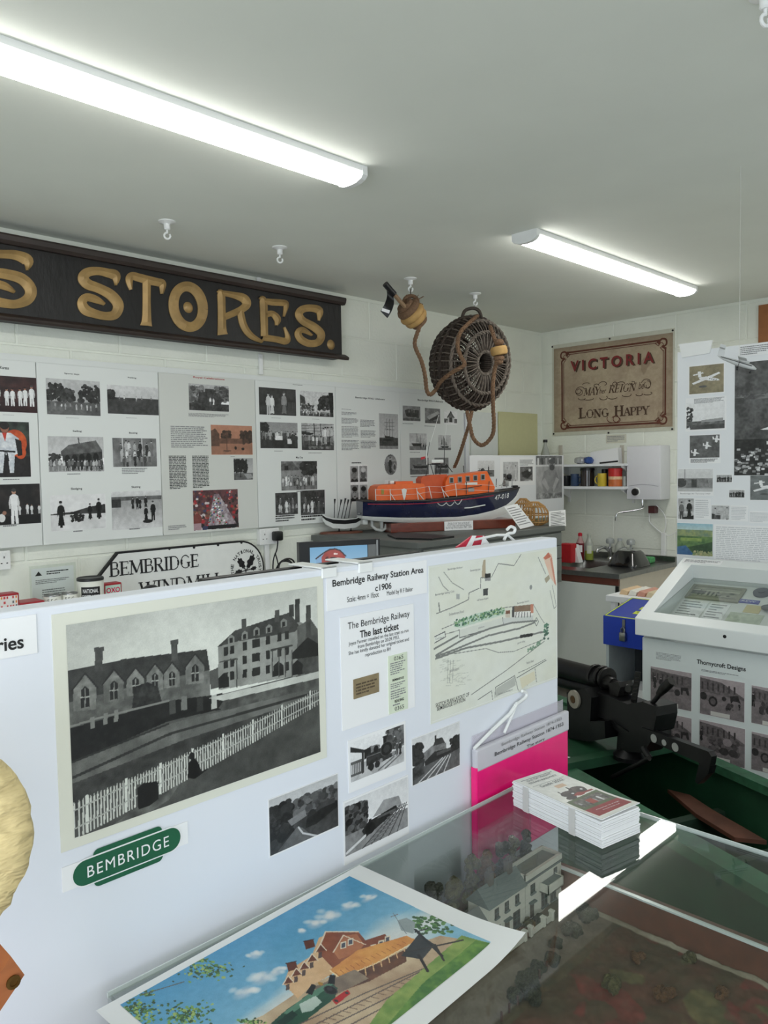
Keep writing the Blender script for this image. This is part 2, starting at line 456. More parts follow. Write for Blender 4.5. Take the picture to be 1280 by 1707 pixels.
for a, b in (((wx0, wz0), (wx1, wz0+.05)), ((wx0, wz1-.05), (wx1, wz1)), ((wx0, wz0), (wx0+.05, wz1)), ((wx1-.05, wz0), (wx1, wz1)), ((.57, wz0), (.63, wz1))):
    wf.box((a[0], YB-.07, a[1]), (b[0], YB-.02, b[1]))
w1 = struct(wf.build('window_1', WHITEP))
MB().box((wx0, YB-.05, wz0), (wx1, YB-.045, wz1)).build('pane', glass('window_pane', (1, 1, 1)), w1)

# painted concrete blocks of the two visible walls, each a piece of its own
BW, BH, GAP = 0.45, 0.225, 0.006
def blockmesh(nm, n):
    bw = BW-GAP; bh = BH-GAP; c = 0.004; D = 0.0045
    if n == 'left': v = [(0, D, 0), (bw, D, 0), (bw, D, bh), (0, D, bh), (c, 0, c), (bw-c, 0, c), (bw-c, 0, bh-c), (c, 0, bh-c)]
    else: v = [(D, 0, 0), (D, bw, 0), (D, bw, bh), (D, 0, bh), (0, c, c), (0, bw-c, c), (0, bw-c, bh-c), (0, c, bh-c)]
    f = [(4, 5, 6, 7), (0, 1, 5, 4), (1, 2, 6, 5), (2, 3, 7, 6), (3, 0, 4, 7)]
    if n != 'left': f = [t[::-1] for t in f]
    me = bpy.data.meshes.new(nm); me.from_pydata(v, [], f); me.materials.append(MWALL); return me
bml = blockmesh('block', 'left'); bmr = blockmesh('block', 'right')
for row in range(2, 12):
    z = ZC-BH*(row-1)-0.01+BH
    z = ZC-0.012-BH*(row-1)
    if z < 0.7: continue
    x = XR-0.01-BW*(0.5 if row % 2 else 1)
    first = True
    while x > 0.75:
        o = bpy.data.objects.new('block', bml); COL.objects.link(o); o.parent = wl
        w = 0.5 if (first and row % 2) else 1
        o.scale = (w, 1, 1)
        o.location = Vector((x, YL, z-0.0))-wloc(wl); x -= BW; first = False
    y = YL-0.01-BW*(0.8 if row % 2 else 0.3); first = True
    while y > 1.0:
        o = bpy.data.objects.new('block', bmr); COL.objects.link(o); o.parent = wr
        w = (0.8 if row % 2 else 0.3) if first else 1
        o.scale = (1, w, 1)
        o.location = Vector((XR, y, z))-wloc(wr); y -= BW; first = False

# ------------------------------------------------------------------ ceiling lamps and hooks
MDIFF = emit('lit_diffuser', (1.0, 0.985, 0.95), LAMP_STRENGTH)
def batten(x0, x1, y, label):
    t = thing('ceiling_light', ((x0+x1)/2, y, ZC-.07), label, 'lamp', 'long batten lights on the ceiling')
    pr = [(-.062, .07), (-.062, .052), (-.056, .046), (.056, .046), (.062, .052), (.062, .07)]
    MB().loft([[(x, y+a, ZC-.07+b) for a, b in pr] for x in (x0+.015, x1-.015)]).build('housing', WHITEP, t)
    dp = [(-.058, .049), (-.058, .04), (-.05, .032), (-.03, .026), (0, .024), (.03, .026), (.05, .032), (.058, .04), (.058, .049)]
    MB().loft([[(x, y+a, ZC-.07+b) for a, b in dp] for x in (x0+.022, x1-.022)]).build('diffuser', MDIFF, t, True)
    for xa, xb in ((x0, x0+.022), (x1-.022, x1)):
        ep = [(-.064, .07), (-.064, .04), (-.052, .029), (-.03, .022), (0, .02), (.03, .022), (.052, .029), (.064, .04), (.064, .07)]
        MB().loft([[(x, y+a, ZC-.07+b) for a, b in ep] for x in (xa, xb)]).build('end_cap', WHITEP, t)
    return t
batten(0.28, 1.86, 1.965, 'long lit white batten light on the ceiling above the STORES sign')
batten(2.85, 4.46, 1.965, 'lit white batten light on the ceiling nearest the corner with the painted banner')
batten(-1.6, 0.0, -0.9, 'added batten light, out of view, on the ceiling behind the viewpoint')  # unseen lamp, added to help light the room
batten(2.9, 4.5, -0.9, 'added batten light, out of view, on the ceiling over the far right of the room')  # second added lamp, also out of view
def hook(px, py, label, hang=True, turn=0.4):
    p = PX(px, py, 2, ZC)
    t = thing('ceiling_hook', (p[0], p[1], ZC-.07), label, 'hook', 'white plastic hooks screwed to the ceiling')
    MB().lathe([(.034, 0), (.034, -.004), (.02, -.008), (.0125, -.012), (.0125, -.03), (.009, -.034)], (p[0], p[1], ZC), (0, 0, 1), 20).build('rose', WHITEP, t, True)
    c, s = math.cos(turn), math.sin(turn)
    pts = [(0, -.03), (0, -.045)]+[(.012*math.sin(a)-0.0, -.057-.012*math.cos(a)+0.0) for a in np.linspace(math.pi, math.pi*2.7, 10)]
    q = [(p[0]+(a)*c*1.0, p[1]-a*s, ZC+b) for a, b in pts]
    MB().tube(q, .0042, 8).build('hook_arm', WHITEP, t, True)
    return p
hook(278, 369, 'white ceiling hook above the letters T and O of STORES')
hook(466, 412, 'white ceiling hook above the letters E and S of STORES')
HK1 = hook(684, 464, 'white ceiling hook holding the coiled rope and float')
HK2 = hook(792, 489, 'white ceiling hook holding the wicker lobster pot')
hook(1276, -12, 'white ceiling hook at the top right edge near the camera')

# ------------------------------------------------------------------ STORES sign on the left wall
SY = YL-0.075
FS = FY(SY)
MSIGN = M('black_sign_paint', (25, 23, 23), 0.5, var=0.35, scale=9, bump=0.3, bscale=40, stretch=(1, 1, 0.35))
MSIGNW = M('dark_moulding', (52, 42, 38), 0.5, var=0.25, scale=14, stretch=(.3, 1, 1))
MGOLD = M('gilt_letter', (174, 142, 92), 0.42, 0.25, var=0.22, scale=14, bump=0.1)
tl = PX(0, 392, 1, SY); tr = PX(570, 499, 1, SY); br_ = PX(570, 598, 1, SY)
sx1 = br_[0]; sz0 = br_[2]; sz1 = tr[2]
sg = thing('shop_sign', (1.9, YL-.04, sz0), 'long black wooden shop sign with gilded raised letters STORES', 'sign')
MB().box((0.35, SY, sz0), (sx1, YL-.002, sz1)).build('sign_board', MSIGN, sg)
pf = [(0, 0), (-.02, .0), (-.03, .012), (-.034, .03), (-.03, .038), (0, .038)]
MB().loft([[(x, SY+a, sz1-.035+b) for a, b in pf] for x in (0.35, sx1+.012)]).build('top_moulding', MSIGNW, sg)
pf = [(0, 0), (-.03, -.004), (-.036, .004), (-.034, .012), (-.018, .022), (0, .03)]
MB().loft([[(x, SY+a, sz0-.006+b) for a, b in pf] for x in (0.35, sx1+.022)]).build('bottom_moulding', MSIGNW, sg)
ZA = lambda P: [(x/4.2667, 390+y/4.2667, w/4.2667) for x, y, w in P]
ZB = lambda P: [(300+x/4.2667, 420+y/4.2667, w/4.2667) for x, y, w in P]
LET = [
 [ZA([(190, 262, 12), (196, 195, 80), (120, 155, 70), (20, 145, 60), (-80, 150, 70), (-130, 200, 70), (-80, 270, 70), (30, 285, 72), (150, 320, 78), (215, 395, 84), (195, 465, 78), (110, 500, 62), (10, 490, 65), (-90, 460, 70), (-120, 400, 60), (-60, 355, 55), (30, 372, 55), (102, 415, 22)])],
 [ZA([(822, 368, 14), (820, 300, 70), (760, 278, 62), (690, 265, 58), (620, 275, 68), (588, 312, 76), (620, 358, 74), (700, 388, 68), (785, 435, 74), (838, 505, 76), (815, 572, 70), (750, 585, 58), (670, 568, 62), (605, 540, 74), (580, 490, 66), (612, 452, 58), (680, 468, 52), (740, 500, 24)])],
 [ZA([(1040, 320, 58), (1040, 480, 56), (1040, 600, 64), (1036, 655, 84)]), ZA([(928, 398, 22), (916, 330, 52), (935, 300, 56), (985, 312, 58), (1060, 332, 60), (1120, 345, 56), (1152, 358, 54), (1148, 428, 20)])],
 None,
 [ZB([(262, 275, 14), (288, 300, 52), (294, 420, 54), (296, 545, 60), (300, 590, 74)]), ZB([(285, 290, 36), (370, 306, 44), (448, 330, 62), (470, 372, 62), (430, 412, 50), (310, 465, 46)]), ZB([(425, 415, 48), (448, 520, 50), (500, 595, 44), (582, 640, 22)])],
 [ZB([(560, 322, 14), (588, 345, 50), (594, 450, 52), (597, 560, 50), (598, 600, 50)]), ZB([(590, 348, 36), (650, 358, 46), (715, 362, 46), (752, 375, 40), (735, 462, 14)]), ZB([(610, 445, 44), (655, 440, 40), (690, 480, 50), (682, 525, 18)]), ZB([(580, 608, 46), (680, 622, 44), (750, 635, 48), (762, 600, 34), (738, 535, 14)])],
 [ZB([(984, 490, 14), (988, 420, 54), (930, 400, 50), (870, 408, 52), (842, 442, 54), (870, 490, 54), (950, 535, 58), (1000, 585, 56), (982, 640, 52), (920, 652, 50), (860, 625, 52), (836, 580, 48), (868, 555, 42), (935, 592, 18)])],
]
for L in LET:
    mb = MB()
    if L is None:
        n = 40; ring = []
        for i in range(n+1):
            a = 2*math.pi*i/n; ring.append((313+24.5*math.cos(a)-2*math.sin(a)*0, 511.5+33.5*math.sin(a)+24.5*math.cos(a)*.17, 16.5))
        mb.loft(stroke(FS, ring, 0, .014, 2), closed=False, cap=False)
        mb.build('gilt_letter', MGOLD, sg, True)
        mb = MB(); u, v = FS.uv(313.5, 512.5)
        mb.lathe([(.026, 0), (.022, .006), (.012, .012), (.003, .014)], FS.P(u, v, 0), FS.n, 18).build('gilt_dot', MGOLD, sg, True)
        continue
    for S in L: mb.loft(stroke(FS, S, 0, .014, 6), closed=False, cap=False)
    mb.build('gilt_letter', MGOLD, sg, True)
u, v = FS.uv(300+1073/4.2667, 420+660/4.2667)
MB().lathe([(.028, 0), (.024, .006), (.012, .012), (.003, .014)], FS.P(u, v, 0), FS.n, 18).build('gilt_full_stop', MGOLD, sg, True)
# white cable trunking strips showing above and below the sign
for k, (px, y0, y1) in enumerate(((432, 462, 497), (435, 590, 624))):
    a = PX(px, y0, 1, YL-.012); b = PX(px, y1, 1, YL-.012)
    tag(MB().bbox((a[0]-.012, YL-.014, b[2]), (a[0]+.012, YL-.0005, min(a[2], ZC-.002)), .003).build('cable_trunking', WHITEP),
        ('short white cable trunking on the wall above the STORES sign', 'short white cable trunking on the wall just below the STORES sign')[k], 'trunking')

# ------------------------------------------------------------------ picture painters
def K_land(p, sky=.8, far=.45, gr=.45, hz=.5, trees=(), n=0, fh=.2, lo=.1, hi=.9, yb=.85):
    p.grad(sky, sky*.92, 0, hz).rect(0, hz, 1, 1, gr, gr*.75, 8)
    for (a, b, c, d, q) in trees: p.blobs(a, b, c, d, 46, .055, q, q*1.9+.05, p.w/p.h)
    if n: p.folk(.1, .95, yb, fh, n, lo, hi)
    return p.grain(.06, 24, .1)
def K_group(p, bg=.3, n=8, h=.55, rows=1, lo=.1, hi=.95, yb=.95, gr=.4, top=0.0):
    p.rect(0, 0, 1, 1, bg, bg*.5, 6).rect(0, .72, 1, 1, gr, gr*.7, 8)
    if top: p.rect(0, 0, 1, .3, top, top*.8, 5)
    for k in range(rows): p.folk(.05, .95, yb-.2*(rows-1-k), h, n, lo, hi)
    return p.grain(.08, 26, .12)
def K_dogi(p): return p.rect(0, 0, 1, 1, (38, 22, 24), (70, 38, 38), 7).rect(0, .72, 1, 1, (52, 20, 24), (36, 16, 20), 5).folk(-.02, 1, .82, .55, 10, col=.9, headc=(170, 120, 100)).grain(.05)
def K_dogi_man(p):
    p.rect(0, 0, 1, 1, (24, 24, 26), (60, 70, 62), 5).rect(0, .62, 1, 1, (24, 20, 22), (40, 36, 38), 4)
    p.ell(.62, .38, .3, .24, (214, 96, 44), (180, 70, 36), 5).ell(.75, .55, .14, .12, (200, 84, 40))
    p.poly([(.04, .34), (.2, .2), (.52, .2), (.72, .3), (.74, .55), (.6, .6), (.56, .92), (.46, .92), (.42, .6), (.34, .6), (.28, .92), (.12, .92), (.16, .56), (.06, .5)], (232, 234, 236), (190, 196, 204), 9)
    p.poly([(.0, .3), (.1, .28), (.1, .6), (0, .66)], (26, 26, 28)).poly([(.62, .3), (.78, .34), (.8, .6), (.68, .62)], (26, 26, 28))
    p.poly([(.3, .2), (.42, .2), (.37, .36)], (196, 60, 46)).ell(.37, .1, .11, .1, (150, 96, 78)).ell(.37, .07, .12, .07, (30, 26, 26))
    p.line([(.18, .52), (.6, .54)], .045, (16, 16, 18)).line([(.36, .54), (.33, .76)], .03, (16, 16, 18)).line([(.4, .54), (.44, .7)], .03, (16, 16, 18))
    return p.grain(.04)
def K_dogi_boy(p):
    p.rect(0, 0, 1, 1, (22, 22, 24), (48, 42, 42), 6).rect(0, .3, .3, .7, (110, 34, 40), (60, 26, 30), 4).rect(0, .78, 1, 1, (16, 16, 18))
    p.folk(.66, 1, .76, .26, 4, col=.86, headc=(150, 110, 92))
    p.folk(.5, .64, .97, .82, 1, col=.93, headc=(180, 140, 118)); return p.ell(.42, .82, .05, .1, .86).ell(.46, .7, .03, .05, (150, 110, 92)).grain(.04)
def K_pavil(p):
    p.grad(.74, .82, 0, .6).rect(0, .8, 1, 1, .78, .6, 8).blobs(.0, .2, .5, .8, 26, .06, .12, .3)
    p.poly([(.22, .42), (.36, .24), (.86, .1), (.97, .38), (.97, .5), (.22, .55)], .3, .42, 10).poly([(.25, .52), (.97, .42), (.97, .86), (.25, .84)], .28, .16, 9)
    for i in range(5): p.ell(.33+.13*i, .64-.015*i, .05, .12, .07)
    p.line([(.54, .04), (.55, .2)], .02, .3)
    return p.folk(.02, .98, .97, .34, 18, .08, .92).grain(.07, 26, .08)
def K_box(p): p.rect(0, 0, 1, 1, .56, .4, 5); p.line([(.22, 0), (.22, .6)], .02, .8); p.line([(.66, 0), (.66, .6)], .02, .8); p.folk(.08, .95, .62, .5, 7, .06, .85).folk(.15, .85, .82, .45, 7, .1, .95); return p.folk(.2, .75, .99, .4, 7, .1, .9).grain(.08)
def K_sled(p):
    p.rect(0, 0, 1, 1, .9).poly([(0, .52), (.4, .48), (.7, .36), (1, .3), (1, .56), (.6, .58), (0, .58)], .12, .3, 8).poly([(0, .55), (1, .56), (1, 1), (0, 1)], .9, .82, 5)
    p.folk(.14, .3, .92, .8, 1, .03, .06).folk(.68, .94, .74, .55, 2, .03, .07).blobs(.36, .58, .56, .74, 26, .035, .05, .2, 1.5); return p.grain(.03)
def K_skate(p):
    p.grad(.86, .8, 0, .18).rect(0, .14, 1, .26, .3, .45, 9).grad(.62, .84, .24, 1).rect(0, .2, .18, .42, .16, .3, 8)
    p.folk(.35, .7, .48, .32, 4, .05, .12).folk(.62, .9, .82, .5, 2, .04, .08); return p.ell(.7, .82, .1, .05, .1).grain(.07, 20, .1)
def K_castle(p):
    p.grad(.72, .6, 0, .6).blobs(.0, .35, .1, .7, 60, .08, .2, .6, 1.3).blobs(.65, 1, .1, .6, 50, .08, .15, .5, 1.3)
    p.poly([(.25, .3), (.4, .28), (.4, .15), (.62, .15), (.64, .28), (.78, .32), (.8, .75), (.2, .75)], .26, .14, 12).rect(0, .72, 1, 1, .12, .3, 10)
    p.folk(.48, .68, .78, .32, 2, .8, .92); return p.grain(.1, 30, .14)
def K_green(p):
    p.grad(.8, .74, 0, .5).rect(0, .55, 1, 1, .62, .7, 5).poly([(0, .2), (.1, .12), (.2, .3), (.2, .72), (0, .72)], .45, .3, 8)
    p.blobs(.26, .46, .2, .55, 50, .05, .16, .4, 1.3).blobs(.72, 1, .2, .6, 70, .06, .16, .36, 1.3).rect(.2, .45, .75, .62, .38, .5, 9)
    p.line([(.37, .4), (.37, .85)], .025, .3).ell(.37, .87, .1, .03, .4).ell(.58, .77, .03, .06, .12).ell(.76, .8, .04, .05, .12)
    p.grain(.06, 20, .08); return p.tone((226, 160, 128), .9)
def K_tree(p): p.grad(.62, .74, 0, .7).rect(0, .68, 1, 1, .3, .42, 6).blobs(.02, .7, .08, .62, 110, .08, .04, .16, 1.2).poly([(.5, .7), (.9, .72), (1, .9), (.7, .95)], .6); return p.line([(.36, .5), (.34, .85)], .04, .05).grain(.05)
def K_party(p):
    p.rect(0, 0, 1, 1, (66, 40, 44), (110, 70, 72), 12)
    for _ in range(150):
        x = p.rng.uniform(0, 1); y = p.rng.uniform(.0, 1); c = [(168, 44, 52), (206, 196, 196), (60, 62, 92), (120, 84, 70), (46, 38, 40), (190, 130, 120)][p.rng.integers(6)]
        p.ell(x, y, .02+.03*y, .02+.035*y, c)
    p.poly([(.46, .1), (.56, .1), (.95, .9), (.3, .9)], (196, 190, 194), (120, 100, 108), 14)
    for _ in range(60):
        y = p.rng.uniform(.2, .9); x = .51+p.rng.uniform(-.5, .5)*y*.5; p.ell(x, y, .02, .02, [(170, 50, 60), (70, 110, 70), (60, 80, 130), (240, 240, 240)][p.rng.integers(4)])
    p.ell(.08, .72, .1, .14, (120, 60, 56)).rect(0, .82, .16, 1, (170, 140, 146)).rect(.3, .9, .95, 1, (26, 24, 28)); return p.grain(.06, 30, .05)
def K_kids(p):
    p.rect(0, 0, 1, 1, .1, .22, 7)
    for i in range(8): p.rect(.7+.035*i, .48, .72+.035*i, .98, .26)
    p.folk(.1, .32, .99, .85, 1, .8, .85).folk(.3, .48, .99, .72, 1, .88, .92).folk(.5, .72, .99, .85, 1, .55, .65); return p.grain(.05)
def K_street(p):
    p.rect(0, 0, 1, 1, .82).poly([(0, .15), (.14, .24), (.16, .5), (0, .5)], .2, .4, 8).blobs(.55, 1, .15, .7, 90, .07, .08, .3, 1.2).poly([(.85, 0), (1, 0), (1, 1), (.9, 1)], .08, .16, 6)
    p.blobs(0, .4, .5, .9, 60, .04, .1, .5, 1.2).rect(0, .82, 1, 1, .12, .3, 14); return p.folk(0, .9, .98, .22, 22, .2, .95).grain(.1, 30, .15)
def K_march(p): p.grad(.56, .62, 0, .45).blobs(0, .2, .05, .4, 30, .07, .08, .2, 1.2).rect(0, .4, 1, .66, .3, .5, 14).rect(0, .62, 1, 1, .22, .12, 6); p.folk(0, 1, .68, .34, 26, .15, .95); p.rect(.4, .52, .58, .68, .92); p.rect(.72, .62, .86, .82, .88); return p.folk(.84, 1, .96, .6, 2, .2, .4).grain(.08)
def K_fete(p):
    p.rect(0, 0, 1, 1, .8, .6, 8)
    for i in range(3): p.line([(0, .1+.1*i), (1, .02+.12*i)], .012, .3)
    p.line([(.38, 0), (.4, .6)], .03, .15).line([(.58, 0), (.6, .6)], .02, .2).poly([(0, .3), (.38, .36), (.3, .44), (0, .42)], .15).rect(0, .45, 1, 1, .3, .16, 12)
    p.folk(.0, 1, .82, .4, 16, .15, .95).folk(.6, .95, .75, .6, 4, .75, .95); return p.rect(.2, .84, .9, .93, .55, .2, 22).grain(.1)
def K_may(p):
    p.rect(0, 0, 1, 1, .55, .35, 6).poly([(0, .12), (.3, .0), (.5, .3), (0, .34)], .3, .42, 12).rect(0, .32, .5, .55, .6, .48, 6).blobs(.55, 1, 0, .45, 60, .08, .06, .22, 1.2).rect(.1, .15, .2, .3, .1)
    return p.folk(.02, 1, .85, .36, 14, .2, .95).folk(.1, .7, .97, .34, 5, .3, .9).grain(.08)
def K_court(p): p.rect(0, 0, 1, 1, .16, .3, 8).rect(0, .78, 1, 1, .35, .2, 8); p.folk(.15, .85, .66, .42, 4, .1, .5).folk(.06, .96, .9, .45, 6, .3, .9); return p.folk(.4, .62, .95, .6, 1, .85, .9).grain(.07)
def K_ship(p):
    p.grad(.66, .74, 0, .68).rect(0, .67, 1, .9, .16, .3, 9).rect(0, .9, 1, 1, .6, .5, 8).poly([(.24, .54), (.3, .62), (.82, .66), (.86, .6), (.8, .68), (.3, .68)], .12)
    for x in (.4, .54, .68): p.line([(x, .14), (x, .64)], .02, .25)
    for x in (.4, .54, .68):
        for y in (.24, .34, .44): p.line([(x-.12, y), (x+.12, y+.01)], .018, .35)
    return p.line([(.24, .54), (.54, .16)], .012, .4).rect(.2, .72, .6, .76, .05).grain(.04)
def K_man_wheel(p): p.rect(0, 0, 1, 1, .5, .35, 5).poly([(0, .2), (1, .0), (1, .3), (0, .4)], .65, .5, 5).folk(.35, .65, .92, .72, 1, .12, .16).ell(.8, .62, .16, .2, .62).ell(.8, .62, .1, .13, .3); return p.grain(.06)
def K_heads(p):
    p.rect(0, 0, 1, 1, .92)
    for i, (x, y, hc, cc) in enumerate(((.25, .25, .45, .12), (.76, .25, .35, .2), (.25, .77, .6, .1), (.76, .77, .5, .14))):
        p.rect(x-.23, y-.22, x+.22, y+.22, .7, .5, 4).poly([(x-.22, y+.22), (x-.16, y+.12), (x+.16, y+.12), (x+.22, y+.22)], cc).ell(x, y, .14, .16, hc)
        p.ell(x, y-.11, .15, .07, .1 if i != 1 else .75).ell(x-.05, y-.02, .025, .012, .1).ell(x+.05, y-.02, .025, .012, .1).rect(x-.05, y+.08, x+.05, y+.095, .2)
    return p.grain(.1)
def K_sea(p, kind=0):
    if kind == 0: p.rect(0, 0, 1, 1, .6, .45, 5).poly([(.1, .3), (.3, .2), (.9, .25), (.9, .75), (.2, .7)], .16, .3, 8).rect(0, .78, 1, 1, .4, .25, 8).folk(.3, .7, .6, .4, 3, .2, .6)
    if kind == 1: p.rect(0, 0, 1, 1, .55, .4, 5).poly([(.1, .55), (.85, .15), (.95, .3), (.25, .75)], .62, .7, 5).poly([(.1, .55), (.25, .75), (.95, .35), (.9, .6), (.3, .9)], .2).rect(0, .8, 1, 1, .25, .4, 9)
    if kind == 2: p.rect(0, 0, 1, 1, .92).poly([(.25, .5), (.5, .08), (.76, .5)], .5, .35, 5).rect(.28, .48, .74, .86, .75).rect(.38, .5, .62, .86, .2).rect(0, .6, .26, .9, .3, .5, 8).rect(.76, .6, 1, .9, .3, .5, 8).line([(.25, .5), (.5, .08)], .06, .15).line([(.5, .08), (.76, .5)], .06, .15)
    if kind == 3: p.rect(0, 0, 1, 1, .82, .7, 5).line([(.4, 0), (.42, .6)], .02, .3).line([(.6, .1), (.6, .6)], .02, .3).poly([(.4, .05), (.6, .55), (.36, .5)], .62).poly([(.1, .58), (.7, .58), (.62, .74), (.2, .74)], .15).rect(0, .74, 1, 1, .55, .4, 9).folk(.6, .98, .9, .36, 4, .05, .4)
    if kind == 4: p.rect(0, 0, 1, 1, .84, .74, 5).poly([(.3, .1), (.34, .66), (.2, .62)], .4).poly([(.4, .05), (.72, .66), (.38, .68)], .45).poly([(.18, .72), (.84, .7), (.74, .84), (.3, .84)], .14).rect(0, .84, 1, 1, .5, .4, 7)
    if kind == 5: p.rect(0, 0, 1, 1, .55, .48, 5).poly([(.12, .4), (.4, .5), (.95, .44), (.88, .64), (.25, .66)], .2).rect(.35, .36, .6, .5, .4).poly([(0, .62), (1, .62), (1, 1), (0, 1)], .5, .35, 9).rect(.1, .64, .95, .7, .8, .5, 12)
    return p.grain(.06)
def ph(parent, fr, x0, y0, x1, y1, fn, seed=1, name='photograph', h=.0006, res=.95, mask=None, mat=None, label=None, **kw):
    r = fr.rect(x0, y0, x1, y1)
    w = int(max(34, min(260, (x1-x0)*res*1.75))); hh = int(max(22, min(260, w*(r[3]-r[1])/(r[2]-r[0]))))
    p = Pic(w, hh, seed, (r[2]-r[0])/(r[3]-r[1])); fn(p, **kw)
    o = p.mesh(fr, r, h, name, parent, mat, mask)
    if label: o['label'] = label
    return o

# ------------------------------------------------------------------ long display boards on the left wall
BZ1 = PX(0, 588, 1, YL-.02)[2]; BZ0 = PX(14, 913.4, 1, YL-.03)[2]
PY = YL-.03
FP = FY(PY)
MPAN = M('display_panel_white', (226, 229, 226), 0.5, var=0.01, scale=4)
MPANG = M('display_panel_grey', (212, 214, 208), 0.5, var=0.01, scale=4)
RED = M('red_ink', (176, 40, 48), 0.6, var=0.05)
tag(MB().box((0.6, YL-.02, BZ0+.01), (4.128, YL-.0005, BZ1)).build('backing_board', MPAN), 'long white backing board behind the row of photo panels on the left wall', 'board')
ptop = PX(266, 620.6, 1, PY)[2]
edges = [(-95, 66, MPAN), (66, 268, MPAN), (268, 428, MPANG), (428, 561, MPAN), (561, 668, MPAN), (668, 770, MPAN)]
plabels = ['white wall panel of karate photographs at the far left', 'white wall panel with photographs of sports days, putting, sailing, boxing, sledging and skating',
           'pale grey wall panel headed Royal Celebrations in red', 'white wall panel of coronation and May Day photographs', 'white wall panel on lifeboats with text columns and a tall ship photograph', 'white wall panel on lifeboats behind the lobster pot']
PAN = []
for (x0, x1, m), lb in zip(edges, plabels):
    a = PX(x0, 760, 1, PY)[0]; b = PX(x1, 760, 1, PY)[0]
    t = thing('photo_board', ((a+b)/2, PY, BZ0), lb, 'notice board', 'printed panels along the left wall')
    MB().bbox((a+.0015, PY, BZ0), (b-.0015, YL-.0202, ptop), .0015).build('panel_sheet', m, t)
    PAN.append(t)
def cap(parent, fr, s, x0, y0, x1, y1, mat=INK, off=.01, name='heading'): return text(fr, s, fr.rect(x0, y0, x1, y1), .0008, mat, parent, name, off)
A0, A1, B_, C_, D_, E_ = PAN
ph(A0, FP, -60, 622, 63, 689, K_dogi, 3); ph(A0, FP, -18, 702, 52, 795, K_dogi_man, 4); ph(A0, FP, -50, 809, 69, 872, K_dogi_boy, 5)
cap(A0, FP, 'Karate', 0, 610, 15, 616)
for q in ((5, 691, 35, 693), (5, 798, 50, 800), (5, 875, 42, 877)): lines(FP, FP.rect(*q), 1, A0, seed=q[0])
ph(A1, FP, 76, 630, 168, 694, K_land, 6, sky=.75, hz=.62, gr=.42, trees=((0, .3, .15, .6, .1), (.3, .5, .3, .6, .14), (.6, 1, .1, .62, .1)), n=9, fh=.2, lo=.5, hi=.9)
ph(A1, FP, 178, 641, 265, 693, K_land, 7, sky=.84, hz=.42, gr=.27, trees=((0, .12, .2, .45, .1),), n=5, fh=.22, lo=.4, hi=.9, yb=.55)
ph(A1, FP, 79, 727, 174, 786, K_pavil, 8); ph(A1, FP, 187, 730, 262, 778, K_box, 9)
ph(A1, FP, 83, 826, 177, 880, K_sled, 10); ph(A1, FP, 185, 820, 271, 878, K_skate, 11)
for s, q in (('Sports days', (107, 621, 132, 626)), ('Putting', (213, 628, 227, 632)), ('Sailing', (121, 717, 136, 721)), ('Boxing', (215, 720, 229, 724)), ('Sledging', (118, 813, 137, 817)), ('Skating', (219, 810, 234, 814))): cap(A1, FP, s, *q)
for q in ((110, 696, 145, 698), (210, 696, 240, 698), (112, 789, 148, 791), (122, 884, 148, 886), (215, 880, 245, 882)): lines(FP, FP.rect(*q), 1, A1, seed=q[0])
lines(FP, FP.rect(203, 780, 247, 790), 4, A1, seed=3)
ph(B_, FP, 314, 639, 382, 687, K_castle, 12); ph(B_, FP, 351, 708, 421, 758, K_green, 13); ph(B_, FP, 389, 764, 422, 800, K_tree, 14); ph(B_, FP, 321, 818, 398, 879, K_party, 15)
cap(B_, FP, 'Royal Celebrations', 322, 627, 374, 635, RED, .015)
lines(FP, FP.rect(314, 688, 384, 697), 4, B_, seed=4); lines(FP, FP.rect(284, 709, 347, 747), 12, B_, seed=5, word=.03)
lines(FP, FP.rect(281, 759, 312, 815), 22, B_, INK, seed=6, word=.06, fill=.5, ragged=.03); lines(FP, FP.rect(320, 759, 349, 813), 22, B_, INK, seed=7, word=.06, fill=.5, ragged=.03)
lines(FP, FP.rect(384, 760, 396, 762), 1, B_, seed=8); lines(FP, FP.rect(280, 876, 311, 882), 3, B_, seed=9)
cap(C_, FP, 'Coronations', 488, 640, 504, 643)
ph(C_, FP, 431, 645, 494, 694, K_kids, 16); ph(C_, FP, 499.5, 651, 556, 696, K_street, 17); ph(C_, FP, 433, 703, 496.5, 748, K_march, 18); ph(C_, FP, 502, 705, 557, 751, K_fete, 19)
cap(C_, FP, 'May Day', 493, 761, 505, 765)
ph(C_, FP, 468, 769, 529, 816, K_may, 20); ph(C_, FP, 458.5, 822, 497, 857, K_court, 21); ph(C_, FP, 500.5, 818, 542, 857, K_court, 22)
for q in ((452, 696, 478, 698), (520, 698, 540, 700), (457, 751, 480, 753), (514, 754, 550, 756), (494, 818, 510, 820)): lines(FP, FP.rect(*q), 1, C_, seed=q[0])
lines(FP, FP.rect(459, 859, 496, 868), 3, C_, INK, seed=2); lines(FP, FP.rect(502, 859, 541, 866), 2, C_, INK, seed=5)
cap(D_, FP, 'Bembridge RNLI Lifeboats', 592, 661, 641, 668)
for q, n in (((569, 681, 596, 684), 1), ((569, 686, 597, 693), 3), ((569, 696, 597, 707), 5), ((569, 710, 598, 730), 9), ((569, 733, 599, 751), 8), ((600, 699, 627, 713), 6), ((601, 717, 628, 730), 6), ((601, 734, 629, 748), 6)): lines(FP, FP.rect(*q), n, D_, seed=n+q[1], word=.04, fill=.5)
ph(D_, FP, 631.5, 689, 664, 749, K_ship, 23)
ph(D_, FP, 640, 757, 662, 792, K_man_wheel, 24, mask=lambda X, Y: (X-.5)**2+(Y-.5)**2 < .252)
